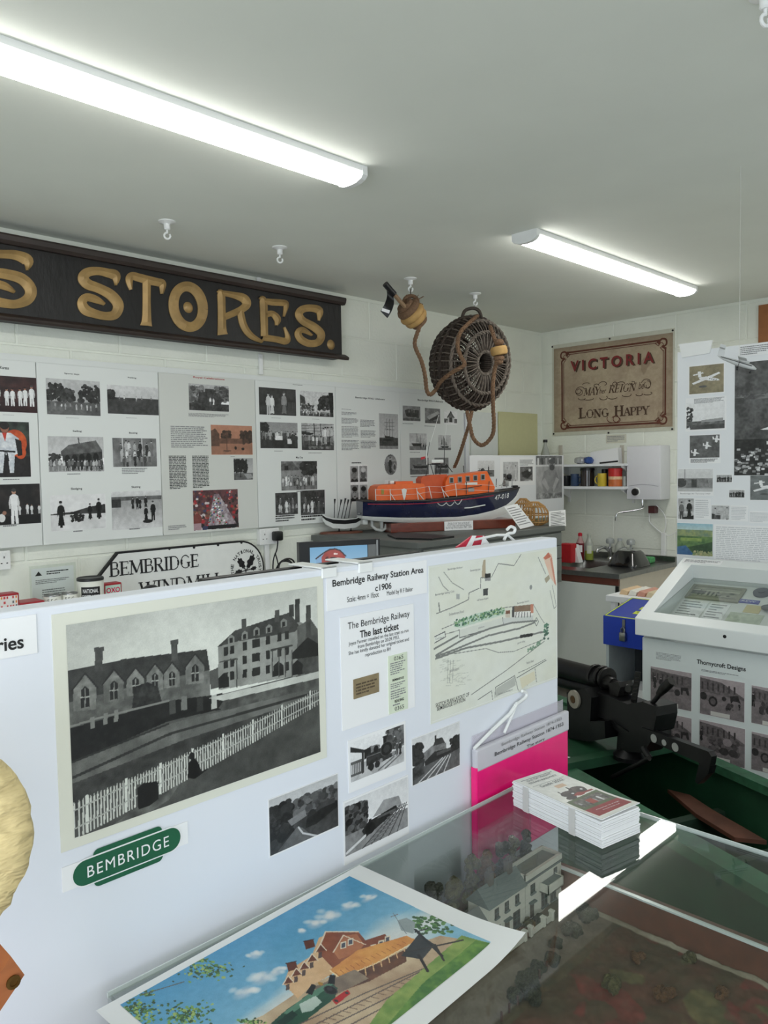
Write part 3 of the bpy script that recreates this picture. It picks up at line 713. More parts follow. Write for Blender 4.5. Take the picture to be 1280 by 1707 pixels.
ph(D_, FP, 583, 775, 613, 835, K_heads, 25); lines(FP, FP.rect(586, 770, 612, 773), 1, D_, INK, seed=3)
tr_ = FP.rect(641, 800, 664, 806); slab(FP, tr_, .0003, .0008, 'caption_card', PAPER, D_)
cap(E_, FP, 'Bembridge RNLI Lifeboats', 696, 665, 738, 672)
for k, q in enumerate(((671, 676, 701, 703), (708, 680, 734, 707), (740, 684, 762, 708), (682, 722, 712, 751), (730, 725, 752, 751), (683, 763, 715, 791), (724, 763, 748, 790))): ph(E_, FP, *q, K_sea, 30+k, kind=(0, 1, 2, 3, 4, 5, 5)[k])
for q in ((671, 705, 700, 708), (707, 709, 736, 712), (683, 753, 711, 755), (684, 793, 716, 795)): lines(FP, FP.rect(*q), 1, E_, seed=q[0])

# ------------------------------------------------------------------ free-standing display screen in front
PNY = 0.80
FN = FY(PNY)
PZ1 = PX(480, 957, 1, PNY)[2]; PX1 = PX(929, 900, 1, PNY)[0]
scr = thing('display_screen', (.75, PNY+.018, 0), 'free-standing white display screen covered in railway pictures', 'display screen')
MSCR = M('screen_board_white', (228, 231, 238), 0.42, var=0.01, scale=3)
MB().bbox((.02, PNY, .06), (PX1, PNY+.036, PZ1), .003).build('screen_board', MSCR, scr)
for x in (.12, PX1-.1): MB().bbox((x-.02, PNY-.0, 0), (x+.02, PNY+.25, .06), .005).build('foot', WHITEP, scr)
def sheet(fr, q, name, label, cat, mat=PAPER, h=.001, group=None, rect=None):
    r = rect or fr.rect(*q)
    c = fr.P((r[0]+r[2])/2, r[1], 0)
    t = thing(name, c, label, cat, group)
    slab(fr, r, .0002, h, 'paper', mat, t)
    return t, r
def zt(fr, f, s, x0, y0, x1, y1, parent, mat=INK, off=.0, h=.0014, name='lettering', **k):
    a = f(x0, y0); b = f(x1, y1); ua = fr.uv(*a); ub = fr.uv(*b)
    return text(fr, s, (ua[0], min(ua[1], ub[1]), ub[0], max(ua[1], ub[1])), h, mat, parent, name, off, **k)
Z8 = lambda x, y: (x/2.2857, 900+y/2.2857)
Z9 = lambda x, y: (430+x/2.4615, 900+y/2.4615)

# large station photograph
CREAM = M('old_photo_paper', (222, 222, 208), 0.5, var=0.03, scale=6)
t, r = sheet(FN, (85, 1025, 544, 1262), 'station_photograph', 'large black and white photograph of a railway station and hotel behind a picket fence', 'photograph', CREAM)
ri = FN.rect(109, 1042, 533, 1253)
P = Pic(430, 298, 50, (ri[2]-ri[0])/(ri[3]-ri[1]), FN, ri)
zz = lambda L: [Z8(*p) for p in L]
P.grad(.8, .93, 0, .5).grain(0, 6, .12)
P.rect(0, .5, 1, 1, .4, .3, 10)
P.poly(zz([(250, 600), (795, 490), (800, 600), (262, 740)]), .5, .34, 26)                       # station walls
P.poly(zz([(250, 498), (480, 452), (785, 416), (797, 494), (500, 560), (250, 620)]), .19, .26, 30)      # roof
for x, y, w, h in ((374, 455, 15, 45), (662, 420, 12, 38)):
    P.poly(zz([(x-w, y-h), (x+w, y-h-3), (x+w, y+h), (x-w, y+h+4)]), .22, .36, 30).poly(zz([(x-w-4, y-h), (x+w+4, y-h-4), (x+w+4, y-h+12), (x-w-4, y-h+15)]), .3)
for x, y, s in ((322, 590, 1.25), (432, 565, 1.1), (514, 548, .95), (588, 530, .9), (653, 522, .85), (741, 500, 1.0)):
    P.poly(zz([(x-36*s, y+50*s), (x-36*s, y-18*s), (x, y-62*s), (x+34*s, y-24*s), (x+34*s, y+44*s)]), .58, .4, 30)
    P.line(zz([(x-40*s, y-14*s), (x, y-66*s), (x+38*s, y-22*s)]), 2.4, .16)
    P.poly(zz([(x-13*s, y+40*s), (x-13*s, y-14*s), (x, y-28*s), (x+13*s, y-17*s), (x+13*s, y+36*s)]), .14).line(zz([(x-14*s, y+8*s), (x+14*s, y+5*s)]), 1.5, .7).line(zz([(x, y-20*s), (x, y+36*s)]), 1.2, .6)
P.poly(zz([(500, 640), (510, 560), (560, 540), (600, 560), (620, 640)]), .1, .26, 40)
P.poly(zz([(255, 720), (640, 612), (850, 585), (860, 640), (640, 690), (270, 850), (262, 800)]), .06, .13, 30)   # dark train and wall
P.line(zz([(262, 712), (380, 675), (640, 612)]), 3, .55)
for x, y in ((350, 705), (400, 690), (440, 680)): P.poly(zz([(x-8, y-30), (x+8, y-34), (x+8, y+10), (x-8, y+14)]), .55)
for x, y, c in ((655, 630, .3), (700, 615, .5), (760, 620, .2), (815, 610, .75), (835, 605, .1)): P.poly(zz([(x-12, y-18), (x+10, y-22), (x+12, y+30), (x-12, y+34)]), c)
P.poly(zz([(795, 500), (840, 480), (840, 560), (800, 570)]), .35)
P.poly(zz([(828, 405), (905, 372), (1110, 300), (1210, 340), (1220, 500), (830, 572)]), .66, .55, 16)           # hotel
P.poly(zz([(824, 408), (892, 345), (1100, 276), (1140, 330), (1120, 350), (905, 385)]), .2, .3, 24)
P.poly(zz([(1130, 330), (1180, 300), (1215, 350), (1220, 500), (1130, 515)]), .4, .25, 24).poly(zz([(1110, 430), (1170, 370), (1218, 400), (1218, 440), (1110, 455)]), .12)
for x, y, h in ((927, 335, 32), (1053, 290, 22), (1108, 270, 22), (1130, 270, 44), (1172, 310, 60)): P.poly(zz([(x-9, y-h), (x+9, y-h-4), (x+9, y+h), (x-9, y+h)]), .2, .32, 20)
for x, y in ((878, 380), (930, 365), (975, 350), (1022, 340), (1078, 318)): P.poly(zz([(x-12, y+16), (x-12, y-8), (x, y-20), (x+12, y-12), (x+12, y+12)]), .55).poly(zz([(x-6, y+14), (x-6, y-6), (x+6, y-9), (x+6, y+10)]), .12)
for k in range(3):
    for x in (858, 882, 930, 966, 980, 1018, 1062, 1090):
        y = 425+k*48-(x-858)*(.27-.05*k); P.poly(zz([(x-8, y-15), (x+8, y-18), (x+8, y+14), (x-8, y+17)]), .15)
for x, y in ((850, 540), (1058, 495), (1130, 490)): P.poly(zz([(x-20, y+26), (x-20, y-14), (x, y-34), (x+20, y-18), (x+20, y+20)]), .12)
for x in (1035, 1060, 1085, 1110): P.line(zz([(x, 420), (x, 520)]), 2.2, .3)
P.line(zz([(835, 465), (900, 452), (900, 560)]), 2, .3).line(zz([(1030, 420), (1110, 402)]), 3, .25)
P.poly(zz([(790, 602), (1220, 498), (1220, 524), (850, 612)]), .85, .75, 10)                      # white wall
P.poly(zz([(830, 640), (850, 612), (1220, 524), (1220, 560), (860, 655)]), .26, .4, 30)
P.poly(zz([(262, 850), (640, 700), (870, 645), (1220, 556), (1220, 590), (900, 700), (275, 960)]), .5, .38, 14)   # road
P.line(zz([(275, 905), (640, 740), (900, 665), (1220, 575)]), 4, .2).line(zz([(262, 850), (640, 700)]), 3, .2)
P.poly(zz([(268, 930), (700, 760), (1220, 590), (1220, 640), (700, 830), (270, 1060)]), .2, .3, 24)
P.poly(zz([(270, 1145), (500, 1030), (720, 900), (1225, 615), (1225, 810), (270, 1150)]), .36, .27, 10)        # foreground
P.poly(zz([(600, 960), (700, 905), (640, 990), (560, 1040), (420, 1090)]), .5, .3, 20)
n = 92
for i in range(n):
    f = (i/(n-1))**.86; x = 280+(1214-280)*f; top = 1000-(1000-565)*f+12*math.sin(f*3.14); bot = 1140-(1140-625)*f+10*math.sin(f*3.14); w = 6.5-4.4*f
    if 520 < x < 598: bot = min(bot, 930)
    P.poly(zz([(x-w/2, bot), (x-w/2, top+6), (x, top-5), (x+w/2, top+6), (x+w/2, bot)]), .84 if i % 9 else .9)
    if i % 12 == 3: P.poly(zz([(x-w, bot), (x-w, top-8), (x+w, top-10), (x+w, bot)]), .9)
for d, e in ((.22, .22), (.72, .72)):
    P.line(zz([(280+(934)*f, (1000-435*f)*(1-d)+(1140-515*f)*d) for f in (0, .25, .5, .75, 1)]), 2.0, .72)
P.poly(zz([(520, 945), (545, 925), (598, 918), (602, 985), (570, 1010), (525, 1025)]), .05, .1, 20)
P.poly(zz([(712, 905), (715, 850), (735, 828), (752, 845), (765, 880), (795, 868), (740, 910)]), .05).ell(*Z8(728, 822), 5, 6, .12)
P.grain(.05, 60, .05).tone((240, 242, 232), 1.05)
P.mesh(FN, ri, .0014, 'printed_image', t)

# title, ticket sheet and plan
t, r = sheet(FN, (543, 957, 711, 988), 'title_sheet', 'white title sheet reading Bembridge Railway Station Area on the screen', 'sheet', PAPER)
def zl(fr, f, s, xl, yl, xr, hh, parent, mat=INK, off=.0, h=.0014):
    a = fr.uv(*f(xl, yl)); b = fr.uv(*f(xr, yl)); text(fr, s, (a[0], a[1]-hh/2, b[0], a[1]+hh/2), h, mat, parent, 'lettering', off)
zl(FN, Z9, 'Bembridge Railway Station Area', 303, 183, 677, .0125, t, off=.016)
zl(FN, Z9, 'c1906', 478, 198, 545, .0095, t, off=.014); zl(FN, Z9, 'Scale: 4mm = 1foot', 363, 245, 493, .0078, t); zl(FN, Z9, 'Model by R F Baker', 526, 222, 633, .0085, t)
t, r = sheet(FN, (566, 1030, 691, 1178), 'ticket_sheet', 'white sheet headed The last ticket with a small brown ticket', 'sheet', PAPER)
zl(FN, Z9, 'The Bembridge Railway', 366, 358, 620, .0125, t); zl(FN, Z9, 'The last ticket', 415, 388, 575, .0105, t, off=.022)
for s, q in (('Joyce Farmer travelled on the last train to run', (369, 429, 615)), ('from Bembridge on 20.09.1953.', (407, 440, 578)), ('She has kindly donated her original ticket and', (369, 468, 617)), ('reproduction to BH', (437, 474, 542))): zl(FN, Z9, s, *q, .0068, t, M('body_ink', (70, 70, 74), .6), .003)
rt = FN.rect(*Z9(388, 573), *Z9(493, 622)); MTK = M('brown_ticket', (138, 122, 92), .7, var=.15, scale=60)
tk = slab(FN, rt, .001, .0022, 'paper_ticket', MTK, t); lines(FN, (rt[0]+.004, rt[1]+.004, rt[2]-.004, rt[3]-.006), 4, tk, M('ticket_ink', (80, 66, 48), .7), .0024, word=.06)
rg = FN.rect(*Z9(530, 478), *Z9(612, 690)); MGT = M('pale_green_ticket', (214, 222, 200), .7, var=.04, scale=60)
g = slab(FN, rg, .001, .0018, 'reproduction_ticket', MGT, t)
W = rg[2]-rg[0]; H = rg[3]-rg[1]; gp = lambda a, b, c, d: (rg[0]+a*W, rg[3]-d*H, rg[0]+c*W, rg[3]-b*H)
text(FN, '0365', gp(.3, .03, .78, .1), .002, INK, g); text(FN, '0365', gp(.3, .9, .78, .97), .002, INK, g)
text(FN, 'BEMBRIDGE', gp(.2, .41, .8, .45), .002, INK, g, off=.03); text(FN, 'READING', gp(.3, .78, .78, .83), .002, INK, g, off=.03)
lines(FN, gp(.1, .12, .92, .34), 6, g, GREYINK, .002, word=.06, ragged=.3); lines(FN, gp(.1, .48, .92, .58), 3, g, GREYINK, .002, seed=4, word=.06, ragged=.3); lines(FN, gp(.1, .6, .92, .76), 4, g, GREYINK, .002, seed=8, word=.06, ragged=.3); lines(FN, gp(.2, .84, .8, .89), 1, g, GREYINK, .002, seed=9, word=.06)

PLN = M('plan_paper', (226, 228, 218), .55, var=.015, scale=8)
t, r = sheet(FN, (713.5, 944, 928.5, 1130), 'sketch_plan', 'hand-drawn coloured plan of the station layout pinned to the screen', 'plan', PLN)
rp = (r[0]+.003, r[1]+.003, r[2]-.003, r[3]-.003)
P = Pic(340, 306, 60, (rp[2]-rp[0])/(rp[3]-rp[1]), FN, rp); Zp = lambda L: [(700+x/5.333, 900+y/5.333) for x, y in L]
bgc = (226, 228, 218); P.rect(0, 0, 1, 1, bgc, (222, 223, 208), 4)
dk = (92, 94, 94)
for L, w in (([(160, 330), (200, 410), (245, 450)], 1.2), ([(205, 285), (280, 380), (380, 440)], 1.2), ([(140, 655), (280, 600), (425, 530), (430, 470), (520, 430)], 1.5), ([(170, 640), (160, 560)], 2.5), ([(630, 330), (690, 210), (830, 228), (900, 115)], 1.5), ([(1045, 155), (1110, 300)], 1.5), ([(190, 790), (480, 670), (750, 600), (840, 590)], 1.2), ([(220, 838), (345, 800)], 1.2), ([(1140, 170), (1200, 400)], 1.4), ([(1150, 450), (1185, 610), (1205, 590), (1170, 400)], 1.2), ([(530, 430), (535, 335), (575, 335)], 1.8), ([(300, 1010), (580, 965), (690, 1000), (830, 990), (1100, 880)], 1.1), ([(450, 1375), (760, 1160), (1100, 900)], 1.4), ([(510, 1420), (630, 1340), (640, 1420)], 1.4), ([(660, 1400), (665, 1310), (835, 1205), (870, 1350)], 1.5), ([(855, 1225), (1115, 1070)], 1.5), ([(870, 1180), (940, 1150), (1110, 1060)], 1.1), ([(1015, 1130), (1030, 1260)], 1.4), ([(945, 1200), (950, 1290)], 1.3), ([(1000, 570), (1060, 680), (1100, 740)], 1.2)):
    P.line(Zp(L), w, (120, 122, 118))
P.poly(Zp([(545, 330), (545, 240), (560, 175), (578, 140), (578, 335)]), (178, 164, 140)).poly(Zp([(572, 300), (622, 296), (622, 335), (572, 338)]), (34, 34, 36)).poly(Zp([(572, 338), (622, 335), (622, 362), (572, 365)]), (150, 150, 150)).poly(Zp([(556, 435), (598, 430), (598, 490), (556, 495)]), (70, 72, 72))
P.poly(Zp([(1090, 160), (1135, 110), (1165, 130), (1205, 410), (1150, 330), (1105, 200)]), (226, 188, 166), (222, 200, 180), 9).poly(Zp([(1090, 160), (1135, 110), (1160, 150), (1110, 175)]), (196, 112, 88)).poly(Zp([(1150, 170), (1165, 150), (1205, 400), (1190, 390)]), (206, 140, 118)).poly(Zp([(1100, 345), (1140, 310), (1150, 345), (1115, 385)]), (168, 158, 136))
P.ell(*Zp([(980, 420)])[0], 2.2, 4, (140, 142, 140)).poly(Zp([(315, 480), (345, 478), (345, 525), (315, 528)]), (170, 172, 168))
P.poly(Zp([(290, 770), (350, 710), (500, 650), (720, 605), (750, 610), (750, 660), (360, 780)]), (196, 212, 196))
for _ in range(190):
    f = P.rng.random(); x = 300+440*f; y = 745-125*f+P.rng.uniform(-30, 35)*(1-.2*f); c = [(74, 120, 92), (118, 158, 122), (60, 96, 84), (150, 176, 120)][P.rng.integers(4)]
    P.ell(*Zp([(x, y)])[0], P.rng.uniform(.6, 2.2), P.rng.uniform(.6, 2.2), c)
P.poly(Zp([(345, 800), (730, 690), (735, 745), (345, 870)]), (214, 216, 206)); P.line(Zp([(345, 800), (345, 870), (735, 750), (728, 690)]), 1.4, dk)
P.poly(Zp([(755, 625), (795, 622), (795, 690), (755, 690)]), (206, 196, 180)).poly(Zp([(755, 630), (795, 625), (795, 655), (755, 658)]), (126, 84, 66)).poly(Zp([(812, 595), (832, 592), (832, 690), (812, 690)]), (74, 72, 72)).poly(Zp([(832, 590), (1000, 570), (1000, 630), (832, 640)]), (128, 104, 86), (150, 130, 110), 12).poly(Zp([(832, 640), (1000, 630), (1000, 670), (832, 688)]), (232, 230, 224)).poly(Zp([(975, 572), (1003, 570), (1003, 650), (978, 650)]), (196, 132, 108)).poly(Zp([(730, 695), (1000, 672), (1000, 715), (735, 745)]), (206, 208, 202))
for i in range(6): P.line(Zp([(850+25*i, 645), (845+26*i, 685)]), 2, (60, 60, 58))
for L, w in (([(120, 968), (330, 850)], 3), ([(135, 1025), (400, 870), (620, 785), (820, 735), (1030, 718)], 3), ([(140, 1035), (300, 975), (600, 850), (880, 785), (1010, 735)], 3), ([(135, 1055), (400, 960), (700, 905), (900, 860), (1095, 815)], 3.2)): P.line(Zp(L), w, (124, 126, 122))
P.poly(Zp([(120, 850), (220, 810), (225, 865), (125, 920)]), bgc); P.line(Zp([(125, 860), (215, 815), (222, 860), (125, 915)]), 1.6, (100, 100, 100))
P.line(Zp([(1012, 725), (1028, 690), (1048, 725), (1030, 765), (1012, 725)]), 1.4, dk).line(Zp([(890, 858), (990, 842)]), 5.5, (44, 44, 46))
for _ in range(26): P.ell(*Zp([(P.rng.uniform(1095, 1135), P.rng.uniform(740, 880))])[0], 1.6, 1.8, [(86, 128, 104), (60, 92, 78)][P.rng.integers(2)])
for _ in range(24):
    f = P.rng.random(); P.ell(*Zp([(955+110*f, 985-75*f+P.rng.uniform(-16, 16))])[0], 1.4, 1.6, (120, 150, 126))
for _ in range(60):
    x = P.rng.uniform(160, 420); y = P.rng.uniform(1060, 1300); P.line(Zp([(x, y), (x+P.rng.uniform(10, 50), y-P.rng.uniform(0, 12))]), 1, (196, 198, 186))
for x in (245, 265, 290): P.line(Zp([(x, 1070), (x-8, 1270)]), 1.4, (170, 172, 162))
P.poly(Zp([(670, 1320), (835, 1215), (845, 1290), (670, 1395)]), (186, 188, 180)).poly(Zp([(880, 1230), (1010, 1165), (1020, 1240), (900, 1320)]), (220, 214, 188))
P.grain(.015, 30, .02); P.mesh(FN, rp, .0014, 'printed_image', t)
def zp(s, a, b, **k):
    hh = k.pop('hh', .0042); ua = FN.uv(700+a[0]/5.333, 900+a[1]/5.333); ub = FN.uv(700+b[0]/5.333, 900+b[1]/5.333); v = (ua[1]+ub[1])/2; text(FN, s, (ua[0], v-hh/2, ub[0], v+hh/2), .0016, k.get('mat', INK), t, 'lettering', k.get('off', 0))
for s, a, b in (('Bembridge Harbour', (240, 258), (372, 250)), ('Bembridge pier', (440, 268), (532, 268)), ('Bembridge Sailing Club', (128, 484), (297, 464)), ('Embankment Road', (253, 665), (383, 630)), ('Bembridge Station', (858, 556), (962, 552)), ('platform', (512, 776), (565, 778)), ('Coal depot', (130, 880), (205, 866)), ('goods siding', (860, 906), (928, 912)), ('allotments', (262, 1152), (342, 1150)), ('Station Road', (940, 1098), (1003, 1068)), ('mill house & gate', (500, 530), (600, 525)), ('Pilot Boat (now Bembridge Inn)', (690, 1352), (818, 1350))): zp(s, a, b, mat=GREYINK)
zp('SKETCH PLAN LAYOUT OF', (132, 1462), (430, 1378), off=.006, hh=.0062); zp('BEMBRIDGE STATION', (145, 1494), (395, 1424), off=.006, hh=.0062)

# small railway photographs
def K_train(p, k=0):
    if k == 0:
        p.grad(.93, .86, 0, .6).blobs(.68, 1, .0, .5, 60, .07, .12, .5, 1.3).blobs(.3, .5, .3, .5, 30, .06, .4, .6).rect(0, .6, 1, 1, .78, .66, 8).poly([(0, .1), (.26, .3), (.26, .38), (0, .24)], .16).rect(.2, .32, .235, .9, .2).rect(0, .5, .2, .86, .34)
        p.poly([(.24, .3), (.36, .27), (.37, .52), (.24, .54)], .12).poly([(.28, .46), (.6, .38), (.62, .68), (.28, .74)], .1, .2, 9).rect(.28, .5, .56, .52, .4).ell(.46, .38, .045, .09, .1).rect(.6, .14, .66, .36, .07).rect(.585, .12, .675, .16, .1)
        p.ell(.66, .48, .12, .19, .3).ell(.66, .48, .105, .17, .07).ell(.66, .48, .06, .1, .2).poly([(.5, .68), (.84, .62), (.84, .72), (.5, .79)], .2).ell(.55, .73, .032, .055, .55).ell(.79, .67, .032, .055, .55).ell(.36, .8, .06, .1, .12).ell(.48, .79, .05, .09, .14).folk(.84, .94, .78, .36, 2, .1, .4)
        p.line([(.5, .95), (.8, .76)], .02, .4).line([(.62, .98), (.9, .78)], .02, .4)
        for i in range(6): p.rect(.01+.03*i, .56, .025+.03*i, .8, .85)
        p.poly([(.1, .98), (.3, .8), (.4, .98)], .75)
    if k == 1:
        p.grad(.84, .9, 0, .5).poly([(.2, .4), (.4, .3), (.55, .28), (.7, .36), (.7, .6), (.2, .62)], .4, .55, 12).poly([(.42, .32), (.48, .18), (.62, .2), (.68, .34)], .2).rect(.46, .1, .5, .24, .2).blobs(0, .2, .15, .6, 50, .06, .05, .2, 1.2).blobs(.8, 1, .3, .7, 50, .06, .05, .18, 1.2)
        p.poly([(.25, .58), (.45, .45), (.8, .5), (.8, .68), (.45, .72), (.25, .85)], .12).rect(.5, .5, .8, .56, .3).poly([(0, .7), (.3, .68), (1, .6), (1, 1), (0, 1)], .4, .3, 14).poly([(0, .62), (.24, .56), (.24, .84), (0, .9)], .12, .3, 12)
        for i in range(4): p.line([(.1+.18*i, 1), (.62+.06*i, .66)], .018, .8)
    if k == 2:
        p.grad(.74, .84, 0, .5).blobs(.35, 1, .2, .5, 110, .08, .16, .46, 1.2).rect(0, .5, 1, 1, .28, .2, 10).blobs(0, .3, .15, .8, 70, .08, .1, .24, 1.2).poly([(.25, .5), (.5, .42), (.52, .55), (.3, .62)], .5).ell(.6, .6, .07, .13, .16).poly([(.52, .62), (.9, .46), (1, .5), (1, .62), (.66, .78), (.5, .78)], .12).rect(.75, .42, .95, .52, .25)
        p.poly([(.1, .98), (.38, .68), (.46, .74), (.62, 1)], .42, .34, 8).line([(.4, .7), (.46, .84), (.66, 1)], .02, .8)
    if k == 3:
        p.grad(.86, .92, 0, .5).blobs(0, .32, .12, .7, 110, .07, .1, .42, 1.2).poly([(.42, .5), (.6, .25), (.85, .3), (.9, .5)], .55, .65, 8).rect(0, .62, 1, 1, .6, .5, 12).poly([(.25, .66), (.35, .54), (.8, .46), (.84, .56), (.5, .72), (.3, .82)], .14).rect(.5, .52, .8, .56, .35).ell(.38, .68, .08, .11, .08).rect(.36, .5, .4, .6, .1)
        for i in range(5): p.line([(.25+.14*i, 1), (.86+.03*i, .5)], .014, .25)
        for i in range(9): p.line([(.3+.05*i, .98-.05*i), (.6+.05*i, .95-.05*i)], .01, .4)
        p.line([(.02, .94), (.3, .78)], .03, .85)
    return p.grain(.06, 30, .06)
def snap(fr, q, m, fn, label, seed, mat=PAPER, h=.001, name='photograph', cat='photograph', **k):
    t, r = sheet(fr, q, name, label, cat, mat, h)
    ri = (r[0]+m[0], r[1]+m[1], r[2]-m[2], r[3]-m[3])
    w = int(max(28, min(240, (q[2]-q[0])*1.7))); hh = int(max(24, w*(ri[3]-ri[1])/(ri[2]-ri[0])))
    p = Pic(w, hh, seed, (ri[2]-ri[0])/(ri[3]-ri[1])); fn(p, **k); p.mesh(fr, ri, h+.0004, 'printed_image', t)
    return t, r
mm = .004
snap(FN, (579, 1235, 676, 1283), (mm, .014, mm, mm), K_train, 'photograph of a tank engine by a platform below the ticket sheet', 61, k=0)
snap(FN, (685, 1232, 766, 1276), (.001, .001, .001, .001), K_train, 'photograph of a train leaving past a tall house, left of the pink folder', 62, k=1)
snap(FN, (446, 1333, 564, 1378), (.001, .002, .001, .001), K_train, 'dark photograph of an engine on a curve, lowest left of the small railway photographs', 63, k=2)
snap(FN, (571, 1337, 681, 1389), (mm*.6, .012, mm*.6, mm*.6), K_train, 'photograph of a long train and tracks, directly below the tank engine photograph', 64, k=3)
# 'ries' sheet at the left edge and the green station totem
t, r = sheet(FN, (-70, 1042, 62, 1088), 'title_sheet', 'white title sheet ending in the letters ries at the left edge', 'sheet', PAPER)
zt(FN, lambda x, y: (x, y), 'ries', -7, 1066, 39, 1080, t, off=.02)
t, r = sheet(FN, (102, 1447, 313, 1405), 'totem_card', 'white card with a green station name badge reading BEMBRIDGE', 'card', PAPER)
GREEN = M('badge_green', (24, 92, 62), .4, var=.03)
ua = FN.uv(*Z8(275, 1283)); ub = FN.uv(*Z8(684, 1127)); cy = (ua[1]+ub[1])/2; hb = .0135; L0, L1 = ua[0], ub[0]
def pill(x0, x1, y0, y1, rr, n=8):
    pts = []
    for cx, cyy, a0 in ((x1-rr, y1-rr, 0), (x0+rr, y1-rr, 90), (x0+rr, y0+rr, 180), (x1-rr, y0+rr, 270)):
        pts += [(cx+rr*math.cos(math.radians(a0+90*i/n)), cyy+rr*math.sin(math.radians(a0+90*i/n))) for i in range(n+1)]
    return pts
def flat(fr, pts, h, name, mat, parent, th=.0003): return MB().prism([fr.P(a, b, h) for a, b in pts], fr.n*th).build(name, mat, parent)
Wd = L1-L0
flat(FN, pill(L0+Wd*.18, L1-Wd*.18, cy-.0205, cy+.0205, .006), .0011, 'badge_centre', GREEN, t)
flat(FN, pill(L0-.0015, L1+.0015, cy-hb-.0015, cy+hb+.0015, hb+.0014), .0015, 'badge_outline', PAPER, t)
flat(FN, pill(L0, L1, cy-hb, cy+hb, hb), .0019, 'badge_bar', GREEN, t)
text(FN, 'BEMBRIDGE', (L0+Wd*.12, cy-.0062, L1-Wd*.12, cy+.0062), .0026, PAPER, t, off=.0, sp=1.18)
# screws and clips on the screen
for k, (px, py) in enumerate(((553, 948), (613, 940))):
    u, v = FN.uv(px, py)
    cl = MB(); x0 = u-.004; 
    tag(cl.bbox((u-.02, PNY-.004, PZ1-.012), (u+.006, PNY-.0005, PZ1+.003), .001).bbox((u-.02, PNY-.004, PZ1+.0004), (u+.006, PNY+.07, PZ1+.003), .001).bbox((u-.02, PNY+.0375, PZ1-.012), (u+.006, PNY+.04, PZ1+.003), .0008).build('panel_clip', WHITEP),
        ('left white plastic clip hooked over the top edge of the screen', 'right white plastic clip hooked over the top edge of the screen')[k], 'clip', 'clips on the screen top')

# pink hanging folder with its white hanger
PINK = M('pink_plastic', (250, 22, 126), .28, var=.04, coat=.3)
CLEARP = glass('clear_plastic', (.97, .95, .97), .12, 1.45, .22, (.85, .83, .88))
f0 = FN.uv(783, 1253); f1 = FN.uv(938, 1182); fx0, fx1, fz1 = f0[0], f1[0], max(f0[1], f1[1])
fo = thing('hanging_folder', ((fx0+fx1)/2, PNY-.012, fz1-.21), 'bright pink plastic folder hanging on the screen', 'folder')
fz = fz1-.038
FF = FY(PNY-.0145)
MB().bbox((fx0+.002, PNY-.013, fz1-.212), (fx1-.002, PNY-.004, fz+.003), .003).build('folder_body', PINK, fo)
MB().bbox((fx0+.004, PNY-.0032, fz), (fx1-.004, PNY-.0015, fz1+.02), .0006).build('back_sheet', CLEARP, fo)
MB().bbox((fx0, PNY-.0142, fz), (fx1, PNY-.0034, fz1), .003).build('label_strip', M('frosted_strip', (206, 204, 210), .22, var=.02, coat=.3), fo)
MB().bbox((fx0-.001, PNY-.0145, fz1-.213), (fx0+.004, PNY-.002, fz1-.03), .002).build('side_seam', PINK, fo)
wF = fx1-fx0
text(FF, 'Bembridge Railway Station 1874-1953', (fx0+wF*.17, fz1-.025, fx1-wF*.08, fz1-.0165), .0006, INK, fo)
text(FF, 'Bembridge Railway Station 1874-1953', (fx0+wF*.24, fz1-.0125, fx1-wF*.1, fz1-.0055), .0006, GREYINK, fo)
text(FF, 'The story', (fx0+wF*.5, fz1-.0355, fx0+wF*.7, fz1-.029), .0006, INK, fo)
hg = thing('hanger', ((fx0+fx1)/2, PNY-.01, fz1), 'white plastic hanger holding the pink folder', 'hanger')
hp = lambda x, y: FY(PNY-.008).P(*FY(PNY-.008).uv(x, y))
MB().tube([hp(790, 1248), hp(820, 1218), hp(850, 1190), hp(862, 1172)], [.0028, .0032, .0034, .003], 8).tube([hp(862, 1172), hp(850, 1200), hp(840, 1222)], .0026, 8).build('hanger_arm', WHITEP, hg, True)
MB().tube(catmull([hp(858, 1176), hp(868, 1169), hp(876, 1162), hp(877, 1155), hp(870, 1152)], 5), .0028, 8).build('hanger_hook', WHITEP, hg, True)
# red and white folder hung on the far side, its hanger hook over the screen's top
hg = thing('hanger', (PX1-.1, PNY+.03, PZ1-.05), 'white plastic hanger hooked over the top right of the screen', 'hanger')
F2 = FY(PNY+.05); hp = lambda x, y: F2.P(*F2.uv(x, y))
MB().tube([hp(790, 900), hp(828, 892), hp(846, 892)], .0024, 8).tube([hp(846, 892), hp(858, 902)], .0024, 8).build('hanger_arm', WHITEP, hg, True)
MB().tube(catmull([hp(840, 900), hp(846, 890), hp(856, 888), hp(858, 881), hp(851, 878), hp(845, 883)], 5), .0028, 8).build('hanger_hook', WHITEP, hg, True)
rf = thing('hanging_folder', (PX(795, 905, 1, PNY+.05)[0], PNY+.05, PZ1-.24), 'red and white folder hanging behind the screen, only its top corner showing', 'folder')
MB().prism([hp(762, 912), hp(788, 893), hp(808, 893), hp(812, 905), hp(800, 1010), hp(762, 1015)], (0, .004, 0)).build('red_cover', M('red_plastic', (196, 22, 58), .3, var=.05), rf)
F2b = FY(PNY+.048); hq = lambda x, y: F2b.P(*F2b.uv(x, y))
MB().prism([hq(788, 893), hq(794, 893), hq(784, 916), hq(774, 918)], (0, .0015, 0)).prism([hq(806, 893), hq(815, 905), hq(822, 920), hq(800, 920)], (0, .0015, 0)).build('white_panel', PAPER, rf)
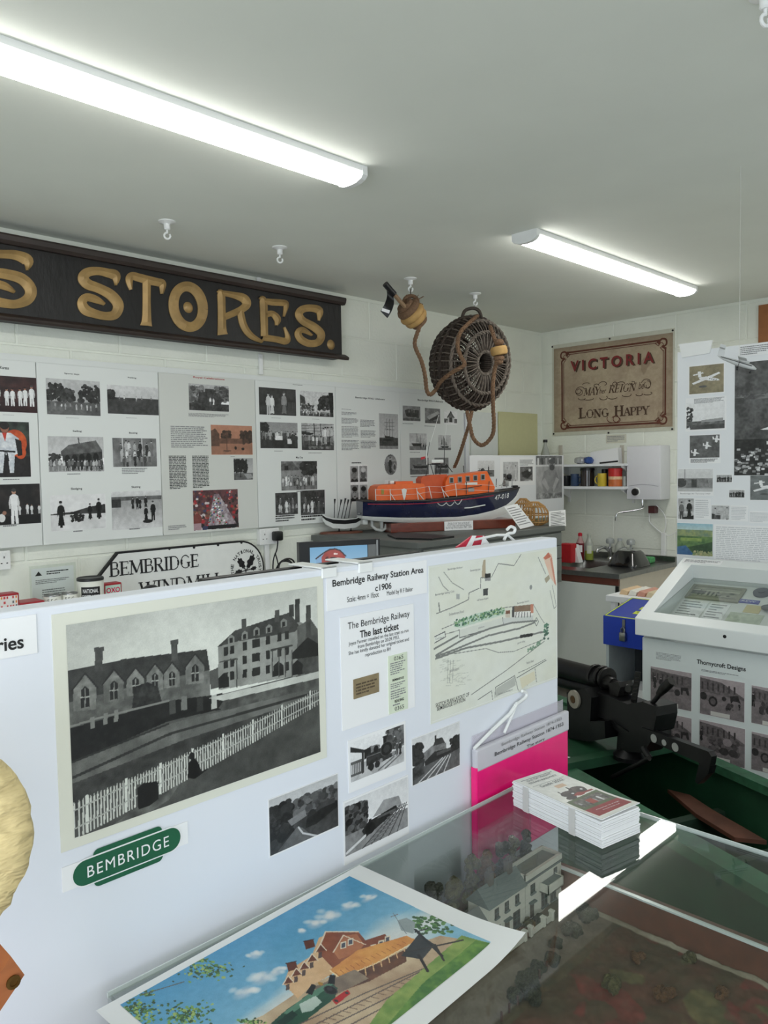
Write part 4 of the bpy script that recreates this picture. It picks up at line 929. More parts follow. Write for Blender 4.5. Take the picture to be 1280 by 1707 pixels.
# black boards leaning behind the screen
a = PX(330, 972, 1, PNY+.075); b = PX(690, 925, 1, PNY+.075)
tag(MB().bbox((a[0], PNY+.06, .0), (b[0], PNY+.075, PZ1-.0022), .002).build('black_board', BLACK), 'black board standing just behind the screen, its top edge showing', 'board')

# carved round disc in a wooden stand at the left edge, close to the camera
MDISC = M('carved_cream', (226, 204, 150), .7, var=.12, scale=18, bump=1.0, bscale=26, stretch=(1, 1, 3))
DY = .66; c = PX(-150, 1440, 1, DY); e = PX(61, 1440, 1, DY); rad = e[0]-c[0]
ds = thing('carved_disc', (c[0], DY, 0), 'round cream carved disc in a wooden stand at the left edge', 'disc')
mb = MB(); rng = random.Random(5); N = 72; rings = []
for rr, yy in ((1, .03), (1.0, .02), (.985, .0), (.95, -.006), (.8, -.009), (.6, -.010), (.4, -.010), (.2, -.010), (.02, -.010)):
    rings.append([(c[0]+rad*rr*(1+(rng.uniform(-.012, .012) if rr > .9 else 0))*math.cos(2*math.pi*j/N), DY+yy+(rng.uniform(-.003, .003) if rr < .99 else 0), c[2]+rad*rr*(1+(rng.uniform(-.012, .012) if rr > .9 else 0))*math.sin(2*math.pi*j/N)) for j in range(N)])
mb.loft(rings).build('disc', MDISC, ds, True, angle=70)
MWD = M('varnished_wood', (156, 92, 52), .45, var=.2, scale=10, stretch=(1, 1, 6))
g0 = PX(41, 1640, 1, DY-.02); g1 = PX(14, 1592, 1, DY-.02)
kx = g0[0]; kz = g0[2]
w1 = [PX(x, y, 1, DY-.03) for x, y in ((41, 1625), (18, 1594), (-60, 1720), (-40, 1745))]
MB().prism(w1, (0, .05, 0)).build('bracket', MWD, ds)
q = PX(22, 1637, 1, DY-.0305)
MB().lathe([(.0055, 0), (.0055, .0012), (.003, .0013), (.003, .0003)], q, (0, -1, 0), 14).build('screw', M('brass', (120, 92, 50), .35, .9), ds, True)
MB().bbox((w1[2][0]-.03, DY-.03, 0), (w1[2][0]+.02, DY+.03, w1[2][2]+.03), .004).build('stand_post', MWD, ds)

# ------------------------------------------------------------------ glass case with the model landscape
GZ, GX0, GX1, GY0, GY1 = 0.95, 0.355, 1.137, -0.42, 0.779
RIMZ, GRZ = 0.81, 0.762
ACR = glass('acrylic', (.93, .95, .94), 0.0, 1.33)
EDGE = M('acrylic_edge', (214, 222, 220), .15, var=.02)
MRIM = M('brown_wood_rim', (104, 62, 46), .45, var=.2, scale=12, stretch=(1, 5, 5))
cs = thing('glass_case', ((GX0+GX1)/2, (GY0+GY1)/2, 0), 'low acrylic topped display case holding the model village', 'display case')
MB().box((GX0, GY0, GZ-.004), (GX1, GY1, GZ)).build('glass_top', ACR, cs)
MB().box((GX1-.004, GY0, RIMZ), (GX1, GY1, GZ-.0042)).build('glass_side', ACR, cs)
MB().box((GX0, GY0, RIMZ), (GX0+.004, GY1, GZ-.0042)).build('glass_side', ACR, cs)
MB().box((GX0+.004, GY1-.004, RIMZ), (GX1-.004, GY1, GZ-.0042)).build('glass_side', ACR, cs)
MB().box((GX0+.004, GY0, RIMZ), (GX1-.004, GY0+.004, GZ-.0042)).build('glass_side', ACR, cs)
for a, b in (((GX1-.0006, GY0, GZ-.006), (GX1+.0012, GY1, GZ+.0004)), ((GX0, GY1-.0006, GZ-.006), (GX1, GY1+.0008, GZ+.0004))): MB().box(a, b).build('polished_edge', EDGE, cs)
MB().box((GX1-.006, GY0, RIMZ), (GX1+.001, GY1, RIMZ+.003)).build('polished_edge', EDGE, cs)
for a, b in (((GX1-.001, GY0-.0, GRZ-.15), (GX1+.016, GY1+.016, RIMZ)), ((GX0-.016, GY0, GRZ-.15), (GX0+.001, GY1+.016, RIMZ)), ((GX0, GY1-.001, GRZ-.15), (GX1, GY1+.016, RIMZ)), ((GX0-.016, GY0-.016, GRZ-.15), (GX1+.016, GY0+.001, RIMZ))):
    MB().bbox(a, b, .002).build('rim_board', MRIM, cs)
MB().box((GX0+.03, GY0+.05, .02), (GX1-.03, GY1-.05, GRZ-.06)).build('plinth', M('case_plinth', (70, 66, 62), .7), cs)

# model ground: road, verge and heath
FG = FZ(GRZ-.012)
gr = (GX0+.002, GY0+.002, GX1-.002, GY1-.002)
P = Pic(260, 400, 70, 1, FZ(GRZ), gr)
P.a[:] = C3((96, 62, 46)); P.put(P.X >= 0, (96, 62, 46), (78, 66, 46), 22)
n1 = vnoise(P.h, P.w, 9, P.rng); n2 = vnoise(P.h, P.w, 26, P.rng)
P.put((n1 > .66) & (n2 > .45), (118, 54, 44), (98, 60, 46), 40); P.put((n2 > .74), (84, 80, 50), (112, 98, 62), 50)
road = P.mpoly([(300, 1707), (560, 1790), (700, 1800), (836, 1702), (905, 1632), (930, 1600), (1020, 1500), (1000, 1480), (940, 1560), (880, 1600), (700, 1640), (300, 1690)])
yy = gr[3]-(gr[3]-gr[1])*P.Y
rd = (yy > .612) & (yy < .684)
P.put(rd, (128, 116, 100), (112, 100, 86), 12)
P.put((yy >= .684), (70, 66, 46), (90, 74, 52), 24)
P.put((yy > .595) & (yy <= .612), (70, 66, 48), (96, 78, 54), 40)
P.put(np.abs(P.X-.992) < .008, (186, 178, 158), (150, 140, 120), 30)
P.grain(.05, 80, .06)
hgt = (vnoise(P.h, P.w, 30, P.rng)-.5)*.007*((yy < .6) | (yy > .69))+(vnoise(P.h, P.w, 90, P.rng)-.5)*.003*((yy < .6) | (yy > .69))
o = P.mesh(FG, gr, .012, 'model_ground', None, printmat('scatter_ground', .9), None, lambda X, Y: hgt)
tag(o, 'brown heath and road ground of the model inside the glass case', 'model ground')
# bushes
def bush(x, y, r, mat, rng, mb=None, sq=.8):
    own = mb is None
    mb = mb or MB()
    for _ in range(9):
        c = (x+rng.uniform(-.6, .6)*r, y+rng.uniform(-.6, .6)*r, GRZ+rng.uniform(.1, .7)*r*sq)
        k = len(mb.v); mb.sphere(c, r*rng.uniform(.35, .6), 7, 5)
        for i in range(k, len(mb.v)):
            v = mb.v[i]; mb.v[i] = (v[0]+rng.uniform(-.12, .12)*r, v[1]+rng.uniform(-.12, .12)*r, v[2]+rng.uniform(-.12, .12)*r)
    return mb
MBU = [M('bush_dark', (54, 56, 36), .9, var=.4, scale=160, bump=1, bscale=300), M('bush_olive', (94, 88, 52), .9, var=.4, scale=160, bump=1, bscale=300), M('bush_rust', (112, 76, 46), .9, var=.35, scale=160, bump=1, bscale=300)]
rng = random.Random(8)
spots = []
for k in range(9): p = PX(1008-k*18, 1492+k*21, 2, GRZ); spots.append((p[0]+rng.uniform(-.01, .01), p[1]+rng.uniform(-.008, .006), rng.uniform(.012, .018), 0, 'clump of dark scrub beside the model road'))
for px, py, r, m in ((880, 1640, .016, 0), (890, 1665, .018, 0), (1020, 1648, .016, 1), (1150, 1600, .012, 1), (1110, 1660, .014, 2), (1200, 1660, .012, 2), (1060, 1600, .011, 2)): p = PX(px, py, 2, GRZ); spots.append((p[0], p[1], r, m, 'low scrub bush on the model heath'))
for x, y, r, m in ((1.0, .697, .010, 2), (1.022, .703, .012, 1), (.975, .70, .008, 0), (1.045, .7, .010, 0)): spots.append((x, y, r, m, 'garden shrub in front of the white model terrace'))
for x, y, r, m, lb in spots:
    if x+r > GX1-.004: x = GX1-.006-r
    tag(bush(x, y, r, None, rng).build('model_bush', MBU[m], None, True, angle=80), lb, 'bush', 'scatter bushes on the model')
# trees along the back of the model
def mtree(x, y, w, h, m, label, seed):
    rg = random.Random(seed); t = thing('model_tree', (x, y, GRZ), label, 'model tree', 'model trees along the back of the case')
    MB().tube([(x, y, GRZ-.004), (x+.001, y, GRZ+h*.5)], [.0035, .002], 6).build('trunk', MBU[2], t)
    mb = MB()
    for _ in range(26):
        zz2 = GRZ+h*rg.uniform(.2, .92); k = 1-.45*(zz2-GRZ)/h; c = (x+rg.uniform(-.8, .8)*w*k, y+rg.uniform(-.8, .8)*min(w, .011)*k, zz2); r0 = w*rg.uniform(.28, .5); i0 = len(mb.v)
        mb.sphere(c, (r0, min(r0, .009), r0), 7, 5)
        for i in range(i0, len(mb.v)): v = mb.v[i]; mb.v[i] = (v[0]+rg.uniform(-.2, .2)*r0, min(v[1]+rg.uniform(-.1, .1)*r0, GY1-.007), v[2]+rg.uniform(-.2, .2)*r0)
    mb.build('foliage', MBU[m], t, True, angle=80)
for k, (x, y, w, h, m) in enumerate(((.47, .752, .03, .09, 0), (.53, .752, .03, .10, 0), (.59, .752, .032, .11, 0), (.65, .752, .034, .12, 0), (.71, .75, .034, .115, 0), (.765, .75, .032, .12, 0), (.815, .752, .03, .11, 1), (.86, .764, .022, .12, 0), (.905, .764, .022, .115, 1), (.95, .764, .02, .125, 1), (.99, .764, .02, .12, 2), (1.03, .764, .02, .118, 0), (1.065, .764, .018, .115, 1), (1.1, .764, .018, .11, 0))):
    mtree(x, y, w, h, m, ['dark model tree standing behind the model houses', 'olive model tree standing behind the model houses', 'rust brown model tree standing behind the model houses'][m] if x > .84 else ['dark model tree left of the model houses', 'olive model tree just left of the model outbuilding'][m], 30+k)
# houses
MRW = M('render_white', (204, 200, 186), .8, var=.06, scale=80); MSL = M('model_slate', (92, 102, 100), .6, var=.15, scale=120, stretch=(1, 1, 3)); MDW = M('dark_window', (46, 44, 42), .4); MBRK = M('model_stone', (88, 80, 72), .8, var=.15, scale=100)
HY = .713
def mhouse(name, label, x0, x1, y1, eave, ridge, wins, door, roofm=MSL, wallm=MRW, flat_roof=False):
    t = thing(name, ((x0+x1)/2, (HY+y1)/2, GRZ), label, 'model house', 'model houses in the glass case')
    zb = GRZ-.002; ze = GRZ+eave; zr = GRZ+ridge; ym = (HY+y1)/2
    MB().box((x0, HY, zb), (x1, y1, ze)).build('walls', wallm, t)
    if flat_roof:
        MB().box((x0, HY-.002, ze), (x1, HY+.003, ze+.009)).box((x0, y1-.003, ze), (x1, y1, ze+.009)).box((x0, HY, ze), (x0+.003, y1, ze+.009)).box((x1-.003, HY, ze), (x1, y1, ze+.009)).build('parapet', wallm, t)
        MB().box((x0-.001, HY-.003, ze-.004), (x1+.001, HY, ze-.001)).build('cornice', MSL, t)
        MB().box((x0+.003, HY+.003, ze), (x1-.003, y1-.003, ze+.003)).build('roof', roofm, t)
    else:
        MB().prism([(x0-.002, HY-.004, ze-.001), (x0-.002, ym, zr), (x0-.002, y1+.004, ze-.001)], (x1-x0+.004, 0, 0)).build('roof', roofm, t)
    for (a, b, c, d) in wins:
        w = MB().box((x0+a, HY-.0008, GRZ+b), (x0+c, HY+.001, GRZ+d)).build('window', MDW, t)
        MB().box((x0+a-.001, HY-.003, GRZ+b-.0025), (x0+c+.001, HY, GRZ+b)).box((x0+(a+c)/2-.0006, HY-.0013, GRZ+b), (x0+(a+c)/2+.0006, HY, GRZ+d)).box((x0+a, HY-.0013, GRZ+(b+d)/2-.0006), (x0+c, HY, GRZ+(b+d)/2+.0006)).build('window_sill', MSL, w)
    for (a, b, c, d) in door:
        MB().box((x0+a, HY-.0012, GRZ+b), (x0+c, HY+.001, GRZ+d)).build('door', MBRK, t)
        MB().box((x0+a-.003, HY-.006, GRZ+d), (x0+c+.003, HY, GRZ+d+.002)).build('door_canopy', MSL, t)
    return t
mhouse('model_house', 'white rendered model terrace with grey slate roof and sash windows', .927, 1.024, .752, .064, .088,
       [(.016, .042, .026, .056), (.042, .042, .052, .056), (.07, .042, .080, .056), (.014, .006, .03, .027), (.064, .006, .082, .03)], [(.042, .002, .053, .027)])
h2 = mhouse('model_house', 'taller white model house with flat parapet roof and balcony', 1.0255, 1.131, .752, .068, .09,
       [(.014, .042, .026, .056), (.082, .044, .092, .058), (.045, .006, .062, .03), (.072, .006, .088, .03)], [(.012, .002, .022, .027)], flat_roof=True)
MB().box((1.066, HY-.017, GRZ+.034), (1.112, HY, GRZ+.036)).box((1.066, HY-.017, GRZ+.034), (1.112, HY-.0155, GRZ+.05)).box((1.066, HY-.017, GRZ+.034), (1.0675, HY, GRZ+.05)).box((1.1105, HY-.017, GRZ+.034), (1.112, HY, GRZ+.05)).build('balcony', MRW, h2)
MB().box((1.068, HY-.0155, GRZ+.048), (1.110, HY-.001, GRZ+.049)).build('balcony_floor', MSL, h2)
mhouse('model_house', 'low grey model outbuilding with pitched roof beside the white terrace', .86, .925, .752, .042, .062, [(.02, .015, .03, .028)], [], M('model_grey_roof', (104, 106, 104), .7, var=.12, scale=90, stretch=(6, 1, 1)), MBRK)
for k, x in enumerate((.95, 1.0)):
    tag(MB().bbox((x, .728, GRZ+.078), (x+.012, .738, GRZ+.104), .001).lathe([(.002, 0), (.0025, .006)], (x+.004, .733, GRZ+.104), (0, 0, 1), 8).lathe([(.002, 0), (.0025, .006)], (x+.009, .733, GRZ+.104), (0, 0, 1), 8).build('model_chimney', MBRK), ('left chimney stack on the white model terrace roof', 'right chimney stack on the white model terrace roof')[k], 'chimney')
# garden wall with pillars along the model road
gw = thing('model_garden_wall', (.95, .686, GRZ), 'low white garden wall with pillars beside the model road', 'model wall')
MB().box((.74, .685, GRZ-.002), (.985, .688, GRZ+.008)).box((1.0, .685, GRZ-.002), (1.035, .688, GRZ+.008)).box((1.045, .685, GRZ-.002), (1.06, .688, GRZ+.009)).build('low_wall', MRW, gw)
for x in (.76, .84, .905, .984, 1.0, 1.036, 1.06): MB().bbox((x-.003, .683, GRZ-.002), (x+.003, .69, GRZ+.014), .0006).bbox((x-.004, .682, GRZ+.0135), (x+.004, .691, GRZ+.0165), .0008).build('pillar', MRW, gw)
MB().box((.986, .69, GRZ-.002), (.998, .712, GRZ+.0015)).build('garden_path', M('model_path', (170, 150, 118), .8, var=.1), gw)
# rustic fence posts on the heath side of the road
fe = thing('model_fence', (.9, .605, GRZ), 'row of little dark fence posts along the model road', 'model fence')
for px, py in ((921, 1604), (911, 1617), (899, 1631), (888, 1646), (875, 1661), (863, 1675), (849, 1688), (836, 1702)):
    p = PX(px, py, 2, GRZ); MB().bbox((p[0]-.0014, p[1]-.0014, GRZ-.003), (p[0]+.0014, p[1]+.0014, GRZ+.013), .0005).build('fence_post', M('model_post', (74, 48, 36), .8, var=.2), fe)

# ------------------------------------------------------------------ colour print lying on the glass
FT = Frame((0, 0, GZ+.0012), (1, 0, 0), (0, 1, 0))
c0 = np.array([.333, .7595]); c1 = np.array([.72, .7765]); e = (c1-c0)/np.linalg.norm(c1-c0); Wp = float(np.linalg.norm(c1-c0)); Hp = .268
FPT = Frame((c0[0], c0[1], GZ+.0008), (e[0], e[1], 0), (-e[1], e[0], 0))
pt = thing('painting_print', FPT.P(Wp/2, -Hp/2, 0), 'large colour print of a station painting lying on the glass case', 'print')
def curl(X, Y): return .010*np.clip((X-.8)/.2, 0, 1)**2*np.clip((Y-.6)/.4, 0, 1)**2
rp = (0, -Hp, Wp, 0)
q = Pic(40, 30, 1); q.a[:] = C3((238, 238, 236)); q.mesh(FPT, rp, .0006, 'paper', pt, printmat('print_paper', .4), None, curl)
ri = FPT.uv(584, 1460); rr = FPT.uv(817, 1576); rl = FPT.uv(201, 1677)
ri = (rl[0], rr[1], (ri[0]+rr[0])/2, (ri[1]+rl[1])/2)
P = Pic(430, 300, 80, (ri[2]-ri[0])/(ri[3]-ri[1]), FPT, ri); zz = lambda L: [(140+x/1.6842, 1380+y/1.6842) for x, y in L]
P.grad((78, 152, 194), (120, 176, 204), 0, .5); P.rect(0, .49, 1, 1, (122, 178, 204), (140, 188, 208), 4)
def cl(x, y, rx, ry, c=(226, 226, 224), al=.6): P.soft(*zz([(x, y)])[0], rx/1.68, ry/1.68, c, al)
for x, y, rx, ry in ((900, 300, 190, 110), (830, 360, 220, 120), (620, 470, 200, 80), (520, 540, 240, 70), (980, 260, 120, 60)): cl(x, y, rx, ry, (224, 222, 216), .85)
for x, y, rx, ry in ((690, 250, 60, 24), (650, 272, 46, 20), (745, 222, 50, 16), (612, 292, 22, 12), (480, 360, 34, 18), (500, 425, 60, 26), (450, 465, 60, 22), (545, 405, 36, 18), (800, 200, 50, 12)):
    cl(x, y, rx, ry, (206, 210, 218), .7)
    for _ in range(8): cl(x+P.rng.uniform(-.6, .6)*rx, y-ry*.2+P.rng.uniform(-.4, .3)*ry, rx*.4, ry*.5, (232, 232, 230), .6)
P.poly(zz([(430, 560), (500, 530), (620, 450), (760, 390), (1000, 305), (1140, 330), (880, 570), (430, 570)]), (176, 148, 120), (206, 184, 152), 12)
P.poly(zz([(560, 440), (575, 402), (640, 360), (660, 310), (690, 300), (720, 400), (640, 445), (600, 482)]), (214, 172, 128), (226, 190, 150), 9)       # gabled range
P.poly(zz([(655, 350), (678, 294), (770, 294), (790, 318), (845, 300), (860, 320), (800, 362), (770, 382), (700, 398)]), (122, 66, 50), (150, 86, 60), 14)
P.poly(zz([(700, 350), (726, 306), (766, 300), (786, 330), (770, 352), (716, 372)]), (172, 104, 70), (186, 122, 84), 10).line(zz([(655, 350), (678, 294), (770, 294)]), 2.6, (226, 206, 180)).line(zz([(700, 352), (728, 304), (790, 330)]), 2, (226, 206, 180))
for x, y in ((583, 396), (632, 334)): P.poly(zz([(x-15, y-12), (x+12, y-18), (x+17, y+2), (x-9, y+10)]), (104, 60, 48)).line(zz([(x-16, y-13), (x+13, y-19)]), 2, (70, 44, 38))
for x, y in ((573, 436), (596, 414), (618, 396), (640, 374), (664, 346)): P.poly(zz([(x-14, y+6), (x, y-17), (x+16, y)]), (112, 66, 52)).line(zz([(x-15, y+7), (x, y-18), (x+17, y+1)]), 1.6, (232, 214, 190)).poly(zz([(x-6, y+24), (x-6, y+7), (x+4, y+4), (x+4, y+20)]), (92, 76, 74))
for x, y in ((728, 332), (748, 323), (812, 340), (834, 328), (852, 316)): P.poly(zz([(x-8, y+11), (x-8, y-8), (x+8, y-12), (x+8, y+7)]), (226, 212, 190)).poly(zz([(x-5, y+8), (x-5, y-5), (x+5, y-8), (x+5, y+5)]), (78, 82, 94))
P.poly(zz([(690, 402), (770, 345), (905, 305), (934, 318), (820, 382), (720, 424)]), (226, 162, 88), (206, 134, 70), 16)       # canopy
P.line(zz([(690, 403), (720, 425), (820, 383), (934, 319)]), 2.2, (240, 214, 168))
P.poly(zz([(720, 426), (830, 380), (905, 342), (905, 378), (800, 434), (740, 455)]), (84, 56, 46), (128, 82, 58), 18)
for i in range(8): P.line(zz([(744+22*i, 412-10*i), (748+22*i, 440-12*i)]), 1.6, (220, 178, 130))
for i in range(14): P.line(zz([(705+14.5*i, 408-6.6*i), (716+14.5*i, 418-7*i)]), 1.1, (170, 96, 52))
P.poly(zz([(640, 452), (760, 400), (800, 425), (700, 475)]), (120, 104, 92), (150, 132, 112), 14)
P.poly(zz([(505, 570), (560, 520), (640, 462), (690, 436), (712, 452), (705, 480), (640, 530), (590, 570)]), (44, 84, 66), (34, 62, 54), 10)       # engine
P.poly(zz([(560, 522), (640, 462), (690, 436), (700, 442), (600, 512), (575, 530)]), (92, 134, 112)).poly(zz([(604, 498), (650, 474), (668, 492), (640, 516), (612, 522)]), (196, 208, 198), (150, 172, 160), 9).poly(zz([(540, 548), (585, 515), (600, 528), (560, 560)]), (28, 54, 46)).poly(zz([(622, 466), (640, 440), (652, 446), (640, 472)]), (34, 34, 36)).ell(*zz([(664, 440)])[0], 5, 5, (172, 130, 60))
P.ell(*zz([(692, 458)])[0], 14, 13, (62, 62, 64)).ell(*zz([(692, 458)])[0], 12, 11, (22, 22, 24)).ell(*zz([(690, 455)])[0], 6, 5, (52, 52, 56)).poly(zz([(684, 440), (690, 415), (706, 416), (704, 442)]), (24, 24, 26)).poly(zz([(696, 486), (740, 456), (748, 468), (708, 500)]), (182, 42, 44)).ell(*zz([(708, 488)])[0], 3.5, 4, (60, 56, 56)).ell(*zz([(738, 466)])[0], 3.5, 4, (60, 56, 56))
for L in ([(600, 556), (790, 466), (960, 395)], [(630, 565), (820, 468), (980, 388)], [(690, 560), (860, 476), (980, 410)], [(740, 560), (880, 486)]): P.line(zz(L), 2.2, (98, 86, 82))
for i in range(14): P.line(zz([(640+20*i, 556-10*i), (668+20*i, 562-10*i)]), 1.5, (124, 100, 84))
P.poly(zz([(790, 570), (850, 485), (960, 392), (1060, 305), (1140, 330), (990, 480), (900, 570)]), (110, 142, 70), (150, 168, 92), 22)
P.poly(zz([(840, 570), (950, 440), (1100, 320), (1140, 330), (900, 570)]), (66, 112, 54), (112, 150, 70), 30)
for _ in range(90): P.ell(*zz([(P.rng.uniform(925, 1035), P.rng.uniform(250, 300))])[0], 5, 3.4, [(70, 112, 64), (96, 138, 78), (54, 86, 54)][P.rng.integers(3)])
P.poly(zz([(880, 262), (905, 255), (930, 268), (925, 300), (890, 290)]), (150, 160, 160))
P.poly(zz([(890, 362), (940, 300), (985, 330), (950, 372)]), (40, 44, 48), (60, 62, 64), 10).line(zz([(930, 288), (1005, 362)]), 4.5, (34, 36, 40)).line(zz([(900, 352), (1064, 318)]), 3.5, (50, 48, 48)).line(zz([(940, 360), (965, 405)]), 4.5, (40, 36, 36)).line(zz([(985, 330), (1010, 375)]), 3.5, (44, 40, 40)).line(zz([(930, 295), (965, 285)]), 3, (34, 36, 40))
P.line(zz([(868, 242), (905, 300)]), 1.2, (120, 130, 134)).line(zz([(862, 252), (880, 245)]), 1.4, (120, 90, 90))
for cx, cy, w, h, n in ((150, 520, 60, 36, 150), (350, 405, 70, 26, 120), (330, 372, 26, 8, 26), (280, 528, 76, 34, 190), (470, 545, 46, 10, 40), (180, 470, 20, 8, 20)):
    for _ in range(n): P.ell(*zz([(cx+P.rng.normal()*w*.45, cy+P.rng.normal()*h*.45)])[0], P.rng.uniform(1.5, 5), P.rng.uniform(1.2, 3.2), [(84, 128, 62), (124, 164, 84), (58, 92, 50), (160, 184, 100), (44, 76, 44)][P.rng.integers(5)])
P.line(zz([(165, 470), (280, 435)]), 2, (96, 92, 70))
P.grain(.03, 70, .04)
P.mesh(FPT, ri, .0010, 'printed_image', pt, printmat('print_gloss', .3), None, lambda X, Y: curl(ri[0]/Wp+X*(ri[2]-ri[0])/Wp, -(ri[3])/Hp+Y*(ri[3]-ri[1])/Hp))

# ------------------------------------------------------------------ banded stack of guide leaflets
NL = 15; TL_ = .0028
ztop = GZ+.0006+NL*TL_
b0 = PX(855, 1300, 2, ztop); b1 = PX(1003, 1367, 2, ztop); b2 = PX(920, 1282, 2, ztop)
v_ = (b0-b1); Lh = float(np.linalg.norm(v_)); v_ = v_/Lh; u_ = np.array([v_[1], -v_[0], 0]); Lw = float(np.dot(b2-b0, u_)) ; Lw = max(.085, min(.1, Lw)); org = b1.copy()
rng = random.Random(3)
for k in range(NL):
    z0 = GZ+.0006+k*TL_; jx = rng.uniform(-.0012, .0012) if 0 < k < NL-1 else 0; jy = rng.uniform(-.0012, .0012)
    o = np.array([org[0], org[1], z0])+u_*jx+v_*jy
    top = k == NL-1
    fr = Frame(o, u_, v_)
    if not top:
        mb = MB().prism([fr.P(0, 0), fr.P(Lw, 0), fr.P(Lw, Lh), fr.P(0, Lh)], (0, 0, TL_*.86))
        tag(mb.build('leaflet', PAPER), 'white railway guide leaflet within the banded stack on the glass', 'leaflet', 'guide leaflets in the stack')
    else:
        t = thing('leaflet', fr.P(Lw/2, Lh/2), 'topmost railway guide leaflet with printed cover reading Guide 2022', 'leaflet', 'guide leaflets in the stack')
        rings = []
        for i in range(13):
            f = i/12; hh = .005*max(0, (.35-f)/.35)**1.6
            a = fr.P(0, f*Lh, hh*.5); b = fr.P(Lw, f*Lh, hh)
            rings.append([a, b, b+np.array([0, 0, .0012]), a+np.array([0, 0, .0012])])
        MB().loft(rings).build('cover', PAPER, t)
        P = Pic(110, 220, 90, Lw/Lh); P.a[:] = C3((236, 234, 228))
        P.rect(.08, .05, .92, .055, .5).rect(.08, .2, .92, .205, .5)
        P.rect(.42, .30, .66, .36, (216, 186, 160))
        for x, y, s in ((.38, .49, 1), (.66, .47, 1.1)):
            P.ell(x, y, .17*s, .055*s, (66, 60, 60), (96, 84, 82), 12).ell(x+.05, y+.03, .12, .04, (60, 54, 54)).rect(x-.12, y-.08*s, x-.09, y-.02, (50, 46, 46)).ell(x+.08, y+.015, .03, .012, .9)
        P.rect(.4, .53, .9, .56, (140, 50, 50)).ell(.56, .545, .12, .03, (150, 56, 54)).ell(.3, .56, .12, .035, (64, 58, 58))
        P.poly([(.06, .6), (.94, .57), (.94, .8), (.06, .8)], (92, 106, 74), (80, 92, 66), 6).poly([(.14, .63), (.88, .61), (.88, .76), (.14, .76)], (120, 118, 112), (80, 76, 74), 16)
        P.folk(.18, .86, .76, .1, 6, .3, .95); P.rect(.4, .66, .56, .75, (160, 66, 54))
        P.rect(.06, .8, .94, .95, (158, 52, 56), (150, 46, 52), 5); P.grain(.02)
        bend = lambda X, Y: .005*np.clip((.35-(1-Y))/.35, 0, 1)**1.6*(.5+.5*X)
        P.mesh(fr, (.001, .001, Lw-.001, Lh-.001), .0015, 'printed_cover', t, None, None, bend)
        text(fr, 'ISLE OF WIGHT', (Lw*.18, Lh*.895, Lw*.82, Lh*.925), .0019, GREYINK, t); text(fr, 'STEAM RAILWAY', (Lw*.14, Lh*.845, Lw*.86, Lh*.875), .0019, GREYINK, t)
        text(fr, 'Guide 2022', (Lw*.2, Lh*.735, Lw*.8, Lh*.78), .0019, GREYINK, t)
        fr2 = Frame(fr.P(0, 0, .0028), u_, v_)
        text(fr, 'Havenstreet, Isle of Wight', (Lw*.2, Lh*.125, Lw*.8, Lh*.142), .0048, PAPER, t); text(fr, 'iwsteamrailway.co.uk', (Lw*.28, Lh*.09, Lw*.72, Lh*.106), .0052, PAPER, t)
fr = Frame(np.array([org[0], org[1], GZ+.0004]), u_, v_); Ht = NL*TL_+.0
MBAND = M('paper_band', (206, 204, 200), .6, var=.04)
for k, y in enumerate((Lh*.80, Lh*.27)):
    mb = MB(); a = .0022; w = .012
    for (x0, x1) in ((-a, -.0014), (Lw+.0014, Lw+a)):
        mb.prism([fr.P(x0, y), fr.P(x1, y), fr.P(x1, y+w), fr.P(x0, y+w)], (0, 0, Ht-TL_))
    mb.prism([fr.P(-a, y), fr.P(Lw+a, y), fr.P(Lw+a, y+w), fr.P(-a, y+w)], (0, 0, .00015))
    tag(mb.build('paper_band', MBAND), ('paper band round the far end of the leaflet stack', 'paper band round the near end of the leaflet stack')[k], 'band')

